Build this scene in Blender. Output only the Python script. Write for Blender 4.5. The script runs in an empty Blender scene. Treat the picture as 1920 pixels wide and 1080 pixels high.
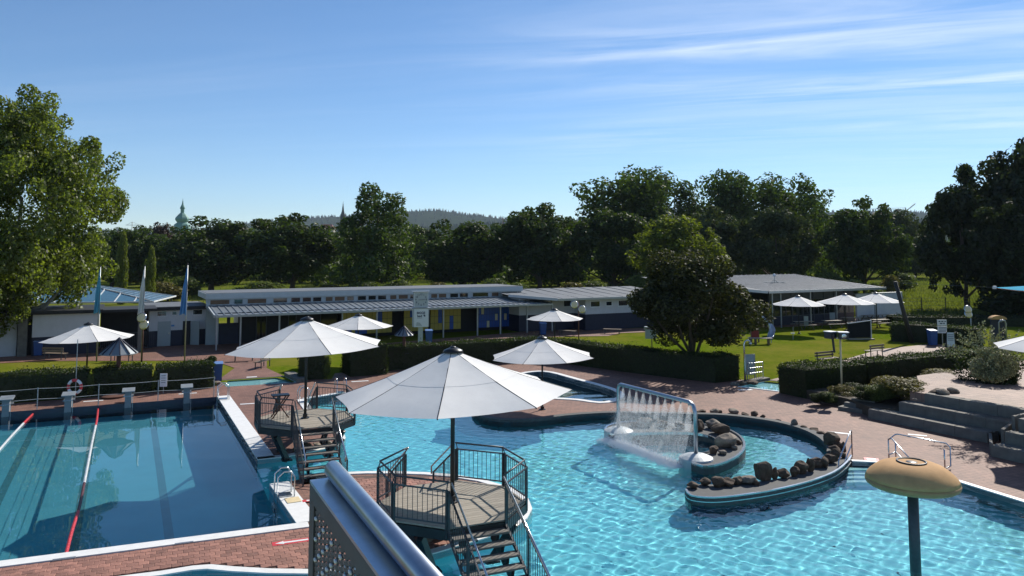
import bpy, math, random
from mathutils import Vector, Matrix
from mathutils.geometry import tessellate_polygon
R = math.radians
S = bpy.context.scene
COL = S.collection
rnd = random.Random(7)

# ------------------------------------------------------------------ camera, sky, sun, exposure
CAMZ, FPX, PITCH = 7.6, 1442.0, math.atan(112 / 1442.0)
cam = bpy.data.cameras.new('camera')
cam.sensor_width = 36.0
cam.lens = 36.0 * FPX / 1920.0
cam.shift_y = -180.0 / 1920.0
cam.clip_start = 0.05
cam.clip_end = 30000
cam_o = bpy.data.objects.new('camera', cam)
COL.objects.link(cam_o)
cam_o.location = (0, 0, CAMZ)
cam_o.rotation_euler = (R(90) + PITCH, 0, 0)
S.camera = cam_o

SUN_EL, SUN_AZ = R(36), R(35)
world = bpy.data.worlds.new('World')
S.world = world
world.use_nodes = True
wn, wl = world.node_tree.nodes, world.node_tree.links
bg = wn['Background']
bg.inputs[1].default_value = 0.10
sky = wn.new('ShaderNodeTexSky')
sky.sky_type = 'NISHITA'
sky.sun_disc = False
sky.sun_elevation = SUN_EL
sky.sun_rotation = SUN_AZ
sky.altitude = 1500
sky.air_density = 1.0
sky.dust_density = 0.0
sky.ozone_density = 4.0


def wnode(t, **kw):
    n = wn.new(t)
    for k, v in kw.items():
        setattr(n, k, v)
    return n


def wmath(op, a, b=None, clamp=False):
    n = wnode('ShaderNodeMath', operation=op, use_clamp=clamp)
    for i, x in enumerate((a, b)):
        if x is None:
            continue
        if isinstance(x, (int, float)):
            n.inputs[i].default_value = x
        else:
            wl.new(x, n.inputs[i])
    return n.outputs[0]


# thin cirrus: streaks on a high flat layer, direction projected on z = 1
tc = wnode('ShaderNodeTexCoord')
sep = wnode('ShaderNodeSeparateXYZ')
wl.new(tc.outputs['Generated'], sep.inputs[0])
zc = wmath('MAXIMUM', sep.outputs[2], 0.02)
px_ = wmath('DIVIDE', sep.outputs[0], zc)
py_ = wmath('DIVIDE', sep.outputs[1], zc)


CR = R(-15)          # heading of the streaks on that layer
qa = wmath('ADD', wmath('MULTIPLY', px_, math.cos(CR)), wmath('MULTIPLY', py_, math.sin(CR)))
qb = wmath('ADD', wmath('MULTIPLY', py_, math.cos(CR)), wmath('MULTIPLY', px_, -math.sin(CR)))


def streaks(sx, sy, off, det, lo, hi, dist=0.8, rough=0.62):
    cb = wnode('ShaderNodeCombineXYZ')
    wl.new(wmath('ADD', wmath('MULTIPLY', qa, sx), off[0]), cb.inputs[0])
    wl.new(wmath('ADD', wmath('MULTIPLY', qb, sy), off[1]), cb.inputs[1])
    nz = wnode('ShaderNodeTexNoise')
    nz.inputs['Scale'].default_value = 1.0
    nz.inputs['Detail'].default_value = det
    nz.inputs['Roughness'].default_value = rough
    nz.inputs['Distortion'].default_value = dist
    wl.new(cb.outputs[0], nz.inputs['Vector'])
    mr = wnode('ShaderNodeMapRange')
    mr.interpolation_type = 'SMOOTHSTEP'
    mr.inputs[1].default_value = lo; mr.inputs[2].default_value = hi
    wl.new(nz.outputs[0], mr.inputs[0])
    return mr.outputs[0]


c1 = streaks(0.42, 1.9, (3.1, 1.7), 8, 0.30, 0.80, 0.9, 0.62)
c2 = streaks(0.16, 0.9, (7.3, 4.2), 6, 0.42, 0.75, 0.5)
bend = wmath('MULTIPLY', wmath('SUBTRACT', streaks(0.3, 0.5, (1.3, 9.1), 3, 0.2, 0.8), 0.5), 0.5)
ramp = wnode('ShaderNodeValToRGB')
wl.new(wmath('DIVIDE', wmath('ADD', qb, bend), 10.0, clamp=True), ramp.inputs[0])
el = ramp.color_ramp.elements
el[0].position = 0.0; el[0].color = (.25, .25, .25, 1)
el[1].position = 1.0; el[1].color = (.12, .12, .12, 1)
for pos, v in ((.28, .25), (.33, .5), (.375, 1.0), (.405, .8), (.435, .32), (.46, .4), (.49, .85), (.54, .3), (.60, .28), (.66, .55), (.74, .3)):
    e_ = el.new(pos); e_.color = (v, v, v, 1)
side = wnode('ShaderNodeMapRange'); side.interpolation_type = 'SMOOTHSTEP'
side.inputs[1].default_value = -0.25; side.inputs[2].default_value = 0.5
wl.new(sep.outputs[0], side.inputs[0])
cov = wmath('ADD', wmath('MULTIPLY', c1, 1.05), wmath('MULTIPLY', c2, 0.45))
cov = wmath('MULTIPLY', cov, ramp.outputs[0])
cov = wmath('MULTIPLY', cov, wmath('ADD', wmath('MULTIPLY', side.outputs[0], 0.93), 0.07))
cov = wmath('MULTIPLY', cov, 0.72, clamp=True)
hs = wnode('ShaderNodeHueSaturation')
hs.inputs['Saturation'].default_value = 1.10
wl.new(sky.outputs[0], hs.inputs['Color'])
cmix = wnode('ShaderNodeMix', data_type='RGBA')
cmix.inputs['B'].default_value = (9.5, 10.0, 10.6, 1)
wl.new(cov, cmix.inputs['Factor'])
wl.new(hs.outputs[0], cmix.inputs['A'])
wl.new(cmix.outputs['Result'], bg.inputs[0])

sun_l = bpy.data.lights.new('sun', 'SUN')
sun_l.energy = 5.0
sun_l.angle = R(0.53)
sun_l.color = (1.0, 0.94, 0.84)
sun_l.cycles.is_caustics_light = True
sun_o = bpy.data.objects.new('sun', sun_l)
COL.objects.link(sun_o)
SUND = Vector((math.sin(SUN_AZ) * math.cos(SUN_EL), math.cos(SUN_AZ) * math.cos(SUN_EL), math.sin(SUN_EL)))
sun_o.rotation_euler = SUND.to_track_quat('Z', 'Y').to_euler()
sun_o.location = (0, 0, 60)
vs = S.view_settings
vs.view_transform = 'Standard'
vs.look = 'None'
vs.exposure = 0.35
vs.gamma = 1.0
vs.use_curve_mapping = False
S.cycles.max_bounces = 10
S.cycles.transparent_max_bounces = 16
S.cycles.sample_clamp_indirect = 6.0

# ------------------------------------------------------------------ survey helpers
CT, ST = math.cos(PITCH), math.sin(PITCH)


def ray(u, v):
    yv = (360.0 - v) / FPX
    return Vector(((u - 960.0) / FPX, CT - yv * ST, ST + yv * CT))


def P(u, v, z=0.0):
    """point of the level z that the survey direction (u, v) meets"""
    d = ray(u, v)
    t = (z - CAMZ) / d.z
    return Vector((d.x * t, d.y * t, z))


def D(u, v, Y):
    """point at distance Y ahead"""
    d = ray(u, v)
    t = Y / d.y
    return Vector((d.x * t, Y, CAMZ + d.z * t))


def wall_frame(o, ang):
    """(u, v, off) -> (along, height) on the vertical plane through o + off * normal"""
    e = Vector((math.cos(ang), math.sin(ang), 0)); n = Vector((-math.sin(ang), math.cos(ang), 0))

    def f(u, v, off=0.0):
        d = ray(u, v)
        q = Vector((o[0], o[1], 0)) + n * off - Vector((0, 0, CAMZ))
        t = q.dot(n) / d.dot(n)
        p = Vector((0, 0, CAMZ)) + d * t
        return (p - Vector((o[0], o[1], 0))).dot(e), p.z
    return f


# ------------------------------------------------------------------ materials
def N(nt, t, **kw):
    n = nt.nodes.new(t)
    for k, v in kw.items():
        setattr(n, k, v)
    return n


MATS = {}


def mat(name, col, rough=0.6, metal=0.0, var=0.15, scale=3.0, bump=0.0, bscale=30.0, spec=0.5, var2=None, stretch=None):
    m = bpy.data.materials.new(name)
    m.use_nodes = True
    nt = m.node_tree
    b = nt.nodes['Principled BSDF']
    b.inputs['Roughness'].default_value = rough
    b.inputs['Metallic'].default_value = metal
    b.inputs['Specular IOR Level'].default_value = spec
    t = N(nt, 'ShaderNodeTexCoord')
    src = t.outputs['Object']
    if stretch:
        mp = N(nt, 'ShaderNodeMapping')
        mp.inputs['Scale'].default_value = stretch
        nt.links.new(src, mp.inputs[0]); src = mp.outputs[0]
    nz = N(nt, 'ShaderNodeTexNoise')
    nz.inputs['Scale'].default_value = scale
    nz.inputs['Detail'].default_value = 6
    nz.inputs['Roughness'].default_value = 0.65
    nt.links.new(src, nz.inputs['Vector'])
    cr = N(nt, 'ShaderNodeValToRGB')
    cr.color_ramp.elements[0].position = 0.3
    cr.color_ramp.elements[1].position = 0.7
    c2_ = var2 or tuple(min(1, c * (1 + var)) for c in col)
    cr.color_ramp.elements[0].color = (*[c * (1 - var) for c in col], 1)
    cr.color_ramp.elements[1].color = (*c2_, 1)
    nt.links.new(nz.outputs[0], cr.inputs[0])
    nt.links.new(cr.outputs[0], b.inputs['Base Color'])
    if bump:
        n2 = N(nt, 'ShaderNodeTexNoise')
        n2.inputs['Scale'].default_value = bscale
        n2.inputs['Detail'].default_value = 5
        nt.links.new(src, n2.inputs['Vector'])
        bp = N(nt, 'ShaderNodeBump')
        bp.inputs['Strength'].default_value = bump
        bp.inputs['Distance'].default_value = 0.02
        nt.links.new(n2.outputs[0], bp.inputs['Height'])
        nt.links.new(bp.outputs[0], b.inputs['Normal'])
    MATS[name] = m
    return m


def leaf_mat(name, col, trans=0.35, var=0.45, hue=0.03):
    m = bpy.data.materials.new(name)
    m.use_nodes = True
    nt = m.node_tree
    nt.nodes.clear()
    out = N(nt, 'ShaderNodeOutputMaterial')
    geo = N(nt, 'ShaderNodeNewGeometry')
    cr = N(nt, 'ShaderNodeValToRGB')
    e = cr.color_ramp.elements
    e[0].color = (*[c * (1 - var) for c in col], 1)
    e[1].color = (col[0] * (1 + var * 1.1), col[1] * (1 + var * 0.9), col[2] * (1 + var * 0.3), 1)
    nt.links.new(geo.outputs['Random Per Island'], cr.inputs[0])
    df = N(nt, 'ShaderNodeBsdfDiffuse')
    tr = N(nt, 'ShaderNodeBsdfTranslucent')
    gl = N(nt, 'ShaderNodeBsdfGlossy')
    gl.inputs['Roughness'].default_value = 0.5
    gl.inputs['Color'].default_value = (0.5, 0.5, 0.5, 1)
    tm = N(nt, 'ShaderNodeMix', data_type='RGBA', blend_type='MULTIPLY')
    tm.inputs['Factor'].default_value = 1
    tm.inputs['B'].default_value = (1.5, 1.6, 0.6, 1)
    nt.links.new(cr.outputs[0], df.inputs[0]); nt.links.new(cr.outputs[0], tm.inputs['A'])
    nt.links.new(tm.outputs['Result'], tr.inputs[0])
    mx = N(nt, 'ShaderNodeMixShader'); mx.inputs[0].default_value = trans
    nt.links.new(df.outputs[0], mx.inputs[1]); nt.links.new(tr.outputs[0], mx.inputs[2])
    m2 = N(nt, 'ShaderNodeMixShader'); m2.inputs[0].default_value = 0.05
    nt.links.new(mx.outputs[0], m2.inputs[1]); nt.links.new(gl.outputs[0], m2.inputs[2])
    nt.links.new(m2.outputs[0], out.inputs[0])
    MATS[name] = m
    return m


def paver_mat(name, c1_, c2_, joint, bw, bh, ang, local=False):
    """fired pavers with recessed joints, for the paving too far off to pick single stones"""
    m = bpy.data.materials.new(name)
    m.use_nodes = True
    nt = m.node_tree
    b = nt.nodes['Principled BSDF']
    b.inputs['Roughness'].default_value = 0.75
    t = N(nt, 'ShaderNodeTexCoord')
    mp = N(nt, 'ShaderNodeMapping')
    mp.inputs['Rotation'].default_value = (0, 0, -ang)
    nt.links.new(t.outputs['Object'], mp.inputs[0])
    br = N(nt, 'ShaderNodeTexBrick')
    br.inputs['Scale'].default_value = 1.0
    br.inputs['Brick Width'].default_value = bw
    br.inputs['Row Height'].default_value = bh
    br.inputs['Mortar Size'].default_value = 0.008
    br.inputs['Mortar Smooth'].default_value = 0.4
    br.inputs['Bias'].default_value = 0.0
    br.inputs['Color1'].default_value = (*c1_, 1)
    br.inputs['Color2'].default_value = (*c2_, 1)
    br.inputs['Mortar'].default_value = (*joint, 1)
    nt.links.new(mp.outputs[0], br.inputs['Vector'])
    nz = N(nt, 'ShaderNodeTexNoise')
    nz.inputs['Scale'].default_value = 0.35
    nz.inputs['Detail'].default_value = 8
    nz.inputs['Roughness'].default_value = 0.7
    nt.links.new(t.outputs['Object'], nz.inputs['Vector'])
    mr = N(nt, 'ShaderNodeMapRange')
    mr.inputs[1].default_value = 0.3; mr.inputs[2].default_value = 0.7
    mr.inputs[3].default_value = 0.72; mr.inputs[4].default_value = 1.25
    nt.links.new(nz.outputs[0], mr.inputs[0])
    mx = N(nt, 'ShaderNodeMix', data_type='RGBA', blend_type='MULTIPLY')
    mx.inputs['Factor'].default_value = 1
    nt.links.new(br.outputs[0], mx.inputs['A']); nt.links.new(mr.outputs[0], mx.inputs['B'])
    nt.links.new(mx.outputs['Result'], b.inputs['Base Color'])
    bp = N(nt, 'ShaderNodeBump')
    bp.inputs['Strength'].default_value = 0.6; bp.inputs['Distance'].default_value = 0.01
    bp.invert = True
    nt.links.new(br.outputs['Fac'], bp.inputs['Height'])
    nt.links.new(bp.outputs[0], b.inputs['Normal'])
    MATS[name] = m
    return m


def grass_mat(name, dark, light, dry, s1=0.12, s2=2.5):
    m = bpy.data.materials.new(name)
    m.use_nodes = True
    nt = m.node_tree
    b = nt.nodes['Principled BSDF']
    b.inputs['Roughness'].default_value = 0.85
    b.inputs['Specular IOR Level'].default_value = 0.0
    t = N(nt, 'ShaderNodeTexCoord')

    def nz(s, d=8):
        n = N(nt, 'ShaderNodeTexNoise')
        n.inputs['Scale'].default_value = s; n.inputs['Detail'].default_value = d
        n.inputs['Roughness'].default_value = 0.7
        nt.links.new(t.outputs['Object'], n.inputs['Vector'])
        return n.outputs[0]
    cr = N(nt, 'ShaderNodeValToRGB')
    cr.color_ramp.elements[0].position = 0.35; cr.color_ramp.elements[1].position = 0.65
    cr.color_ramp.elements[0].color = (*dark, 1); cr.color_ramp.elements[1].color = (*light, 1)
    nt.links.new(nz(s2), cr.inputs[0])
    mr = N(nt, 'ShaderNodeMapRange')
    mr.inputs[1].default_value = 0.40; mr.inputs[2].default_value = 0.64
    nt.links.new(nz(s1), mr.inputs[0])
    mx = N(nt, 'ShaderNodeMix', data_type='RGBA')
    mx.inputs['B'].default_value = (*dry, 1)
    nt.links.new(mr.outputs[0], mx.inputs['Factor'])
    nt.links.new(cr.outputs[0], mx.inputs['A'])
    nt.links.new(mx.outputs['Result'], b.inputs['Base Color'])
    bp = N(nt, 'ShaderNodeBump')
    bp.inputs['Strength'].default_value = 0.9; bp.inputs['Distance'].default_value = 0.05
    nt.links.new(nz(14, 4), bp.inputs['Height'])
    nt.links.new(bp.outputs[0], b.inputs['Normal'])
    MATS[name] = m
    return m


def water_mat(name, tint=(0.93, 0.99, 0.985)):
    m = bpy.data.materials.new(name)
    m.use_nodes = True
    nt = m.node_tree
    nt.nodes.clear()
    out = N(nt, 'ShaderNodeOutputMaterial')
    g = N(nt, 'ShaderNodeBsdfGlass')
    g.inputs['IOR'].default_value = 1.33
    g.inputs['Roughness'].default_value = 0.0
    g.inputs['Color'].default_value = (*tint, 1)
    nt.links.new(g.outputs[0], out.inputs[0])
    MATS[name] = m
    return m


PAVE = R(24)
paver_mat('brick_paving', (0.232, 0.114, 0.080), (0.165, 0.078, 0.055), (0.075, 0.046, 0.037), 0.25, 0.21, PAVE)
paver_mat('terrace_paving', (0.25, 0.155, 0.118), (0.185, 0.112, 0.086), (0.085, 0.058, 0.048), 0.3, 0.3, R(27))
mat('paver_clay', (0.285, 0.135, 0.098), 0.75, var=0.28, scale=9, bump=0.3, bscale=60)
mat('paver_joint', (0.10, 0.062, 0.05), 0.9)
grass_mat('lawn_grass', (0.064, 0.108, 0.006), (0.128, 0.172, 0.012), (0.18, 0.17, 0.03))
grass_mat('meadow_grass', (0.05, 0.085, 0.008), (0.11, 0.145, 0.015), (0.15, 0.155, 0.035), 0.03, 0.5)
mat('fabric', (0.72, 0.71, 0.69), 0.85, var=0.06, scale=1.3, bump=0.35, bscale=2.2, stretch=(1, 1, .4))
mat('black_steel', (0.018, 0.02, 0.024), 0.4, 0.3, var=0.3)
mat('grey_steel', (0.055, 0.062, 0.072), 0.45, 0.4, var=0.2, scale=8)
mat('stainless', (0.52, 0.55, 0.58), 0.24, 1.0, var=0.08, scale=25)
mat('brushed', (0.40, 0.44, 0.49), 0.33, 1.0, var=0.12, scale=14, stretch=(1, 1, 1))
mat('galvanised', (0.34, 0.36, 0.38), 0.45, 0.8, var=0.2, scale=12)
mat('deck_wood', (0.30, 0.265, 0.22), 0.8, var=0.28, scale=5, bump=0.25, bscale=40, stretch=(0.25, 3, 3))
mat('tread_wood', (0.155, 0.14, 0.125), 0.8, var=0.3, scale=5, bump=0.25, bscale=40, stretch=(0.25, 3, 3))
mat('concrete', (0.145, 0.137, 0.12), 0.85, var=0.28, scale=2.2, bump=0.25, bscale=24)
mat('coping_white', (0.74, 0.74, 0.72), 0.6, var=0.08, scale=4, bump=0.1, bscale=40)
mat('pool_rim', (0.075, 0.078, 0.08), 0.85, 0.0, var=0.2, scale=5)
mat('navy_tile_and_reflection', (0.012, 0.022, 0.05), 0.25, var=0.25, scale=4)  # tile of the lap pool; painted dark reflection below the curved walls
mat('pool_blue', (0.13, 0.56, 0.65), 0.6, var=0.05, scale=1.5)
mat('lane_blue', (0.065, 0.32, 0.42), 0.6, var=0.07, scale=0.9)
mat('lane_line', (0.03, 0.17, 0.22), 0.6)
mat('pool_shade', (0.02, 0.10, 0.14), 0.5, var=0.2)  # pool blue darkened: shade below the coping put into the wall colour
mat('seam_blue', (0.085, 0.45, 0.54), 0.6)
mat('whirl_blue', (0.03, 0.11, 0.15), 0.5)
mat('bath_blue', (0.36, 0.62, 0.66), 0.6, var=0.06)
mat('rock', (0.080, 0.052, 0.034), 0.9, var=0.45, scale=3.5, bump=0.8, bscale=9)
mat('rock_pale', (0.20, 0.165, 0.13), 0.9, var=0.4, scale=3.5, bump=0.8, bscale=9)
mat('wall_white', (0.52, 0.53, 0.55), 0.85, var=0.07, scale=1.5, bump=0.08, bscale=60)
mat('wall_navy', (0.010, 0.014, 0.035), 0.6, var=0.25)
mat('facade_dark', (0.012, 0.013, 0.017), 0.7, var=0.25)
mat('zinc_roof', (0.20, 0.225, 0.245), 0.5, 0.35, var=0.12, scale=1.2)
mat('roof_felt', (0.115, 0.13, 0.15), 0.85, var=0.18, scale=1.1, bump=0.1)
mat('fascia', (0.42, 0.46, 0.48), 0.5, var=0.06)
mat('dark_glass', (0.012, 0.016, 0.02), 0.06, var=0.2, spec=0.8)
mat('brown_interior', (0.13, 0.07, 0.035), 0.5, var=0.25)  # warm brown interior seen through the glass, put into the pane colour
mat('window_frame', (0.62, 0.64, 0.65), 0.5)
mat('locker_yellow', (0.48, 0.38, 0.07), 0.45, var=0.1)
mat('locker_blue', (0.018, 0.09, 0.42), 0.4, var=0.12)
mat('locker_pale', (0.62, 0.60, 0.42), 0.5)
mat('door_grey', (0.30, 0.35, 0.36), 0.5, var=0.05)
mat('bin_blue', (0.018, 0.07, 0.24), 0.4, var=0.1)
mat('bin_lid', (0.12, 0.22, 0.45), 0.4)
mat('cream', (0.74, 0.60, 0.36), 0.45, var=0.12, scale=8)
mat('mushroom_paint', (0.50, 0.295, 0.135), 0.85, var=0.16, scale=2.6, bump=0.06, bscale=14, spec=0.2)
mat('mushroom_rim', (0.36, 0.205, 0.085), 0.6, var=0.2, scale=2.5)  # cap paint darkened: shade on the rim put into its colour
mat('sign_white', (0.66, 0.68, 0.70), 0.45, var=0.05)
mat('sign_ink', (0.035, 0.05, 0.09), 0.6)
mat('sign_blue', (0.06, 0.20, 0.45), 0.5)
mat('clock_face', (0.42, 0.45, 0.45), 0.5, var=0.05)
mat('flag_blue', (0.10, 0.27, 0.55), 0.8, var=0.1)
mat('flag_cyan', (0.10, 0.36, 0.52), 0.8, var=0.1)
mat('flag_white', (0.62, 0.63, 0.64), 0.8, var=0.06)
mat('bark', (0.075, 0.058, 0.042), 0.95, var=0.35, scale=6, bump=0.7, bscale=14)
mat('bark_pale', (0.22, 0.21, 0.16), 0.9, var=0.45, scale=3, bump=0.4, bscale=10)
mat('timber_brown', (0.11, 0.045, 0.03), 0.8, var=0.25, scale=6)
mat('bench_wood', (0.16, 0.12, 0.085), 0.75, var=0.25, scale=7)
mat('red_paint', (0.22, 0.018, 0.018), 0.45, var=0.1)
mat('float_red', (0.62, 0.05, 0.06), 0.45, var=0.15)
mat('float_white', (0.75, 0.76, 0.75), 0.45)
mat('float_dark', (0.10, 0.03, 0.035), 0.5)
mat('rope', (0.40, 0.40, 0.38), 0.8)
mat('sail_cyan', (0.01, 0.27, 0.42), 0.9, var=0.05, spec=0.05)
mat('net_black', (0.015, 0.017, 0.02), 0.8)
mat('copper_green', (0.10, 0.24, 0.20), 0.6, var=0.2, scale=0.4)
mat('slate', (0.05, 0.055, 0.06), 0.7)
mat('church_wall', (0.45, 0.42, 0.36), 0.85)
mat('tile_red', (0.20, 0.07, 0.05), 0.8)
mat('crane_paint', (0.55, 0.55, 0.55), 0.5)
mat('soil', (0.06, 0.045, 0.03), 0.95, var=0.3)
mat('forest_floor', (0.022, 0.034, 0.014), 0.95, var=0.4, scale=0.01, spec=0.0)
mat('block_grey', (0.20, 0.23, 0.25), 0.6, var=0.15)
mat('mast_black', (0.03, 0.027, 0.024), 0.7)
mat('pane_blue', (0.09, 0.20, 0.28), 0.12, var=0.1, spec=0.8)
water_mat('pool_water')
leaf_mat('leaf_dark', (0.036, 0.060, 0.013), 0.38)
leaf_mat('leaf_mid', (0.048, 0.080, 0.016), 0.36)
leaf_mat('leaf_grey', (0.050, 0.070, 0.030), 0.25)
leaf_mat('leaf_yellow', (0.105, 0.135, 0.014), 0.45)
leaf_mat('leaf_plane', (0.105, 0.140, 0.030), 0.5, var=0.55)
leaf_mat('leaf_copper', (0.050, 0.030, 0.026), 0.25)
leaf_mat('leaf_bronze', (0.040, 0.047, 0.016), 0.32, var=0.65)
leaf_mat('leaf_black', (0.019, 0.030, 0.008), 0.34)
leaf_mat('leaf_hedge', (0.023, 0.040, 0.006), 0.42)
leaf_mat('leaf_silver', (0.22, 0.24, 0.165), 0.08, var=0.6)
leaf_mat('leaf_bush', (0.085, 0.115, 0.03), 0.35)
leaf_mat('leaf_heath', (0.115, 0.105, 0.035), 0.3)
leaf_mat('blade', (0.10, 0.12, 0.032), 0.4)
leaf_mat('leaf_spruce', (0.016, 0.026, 0.014), 0.1)
M = MATS


def film_mat(name, lo, hi, scale, stretch, white=0.8, top_=0.75, low_=0.02, fade=None):
    """falling water: clear in places, broken white in others"""
    m = bpy.data.materials.new(name)
    m.use_nodes = True
    nt = m.node_tree
    nt.nodes.clear()
    out = N(nt, 'ShaderNodeOutputMaterial')
    t = N(nt, 'ShaderNodeTexCoord')
    mp = N(nt, 'ShaderNodeMapping'); mp.inputs['Scale'].default_value = stretch
    nt.links.new(t.outputs['Object'], mp.inputs[0])
    nz = N(nt, 'ShaderNodeTexNoise')
    nz.inputs['Scale'].default_value = scale; nz.inputs['Detail'].default_value = 8
    nz.inputs['Roughness'].default_value = 0.75; nz.inputs['Distortion'].default_value = 0.6
    nt.links.new(mp.outputs[0], nz.inputs['Vector'])
    mr = N(nt, 'ShaderNodeMapRange'); mr.inputs[1].default_value = lo; mr.inputs[2].default_value = hi
    mr.inputs[3].default_value = low_; mr.inputs[4].default_value = top_
    nt.links.new(nz.outputs[0], mr.inputs[0])
    fac = mr.outputs[0]
    if fade:
        sx = N(nt, 'ShaderNodeSeparateXYZ'); nt.links.new(t.outputs['Object'], sx.inputs[0])
        fd = N(nt, 'ShaderNodeMapRange'); fd.interpolation_type = 'SMOOTHSTEP'
        fd.inputs[1].default_value = fade[0]; fd.inputs[2].default_value = fade[1]
        fd.inputs[3].default_value = 0.0; fd.inputs[4].default_value = 1.0
        nt.links.new(sx.outputs[2], fd.inputs[0])
        ml = N(nt, 'ShaderNodeMath', operation='MULTIPLY')
        nt.links.new(fac, ml.inputs[0]); nt.links.new(fd.outputs[0], ml.inputs[1]); fac = ml.outputs[0]
    tp = N(nt, 'ShaderNodeBsdfTransparent')
    pr = N(nt, 'ShaderNodeBsdfPrincipled')
    pr.inputs['Base Color'].default_value = (white, white, white, 1)
    pr.inputs['Roughness'].default_value = 0.2
    tl = N(nt, 'ShaderNodeBsdfTranslucent'); tl.inputs[0].default_value = (white, white, white, 1)
    ad = N(nt, 'ShaderNodeMixShader'); ad.inputs[0].default_value = 0.5
    nt.links.new(pr.outputs[0], ad.inputs[1]); nt.links.new(tl.outputs[0], ad.inputs[2])
    mx = N(nt, 'ShaderNodeMixShader')
    nt.links.new(fac, mx.inputs[0]); nt.links.new(tp.outputs[0], mx.inputs[1]); nt.links.new(ad.outputs[0], mx.inputs[2])
    nt.links.new(mx.outputs[0], out.inputs[0])
    MATS[name] = m


film_mat('water_sheet', 0.30, 0.85, 1.0, (6, 6, 2.2), 0.85, 0.60, 0.05, (1.75, 0.9))
film_mat('water_jet', 0.35, 0.80, 1.0, (9, 9, 5), 0.9, 0.42)
mat('spray', (0.9, 0.92, 0.93), 0.3, var=0.02)

# translucent umbrella cloth
_nt = M['fabric'].node_tree
_b = _nt.nodes['Principled BSDF']
_o = [n for n in _nt.nodes if n.type == 'OUTPUT_MATERIAL'][0]
_tl = N(_nt, 'ShaderNodeBsdfTranslucent'); _tl.inputs[0].default_value = (0.74, 0.73, 0.70, 1)
_mx = N(_nt, 'ShaderNodeMixShader'); _mx.inputs[0].default_value = 0.07
_nt.links.new(_b.outputs[0], _mx.inputs[1]); _nt.links.new(_tl.outputs[0], _mx.inputs[2])
_nt.links.new(_mx.outputs[0], _o.inputs[0])


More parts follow.
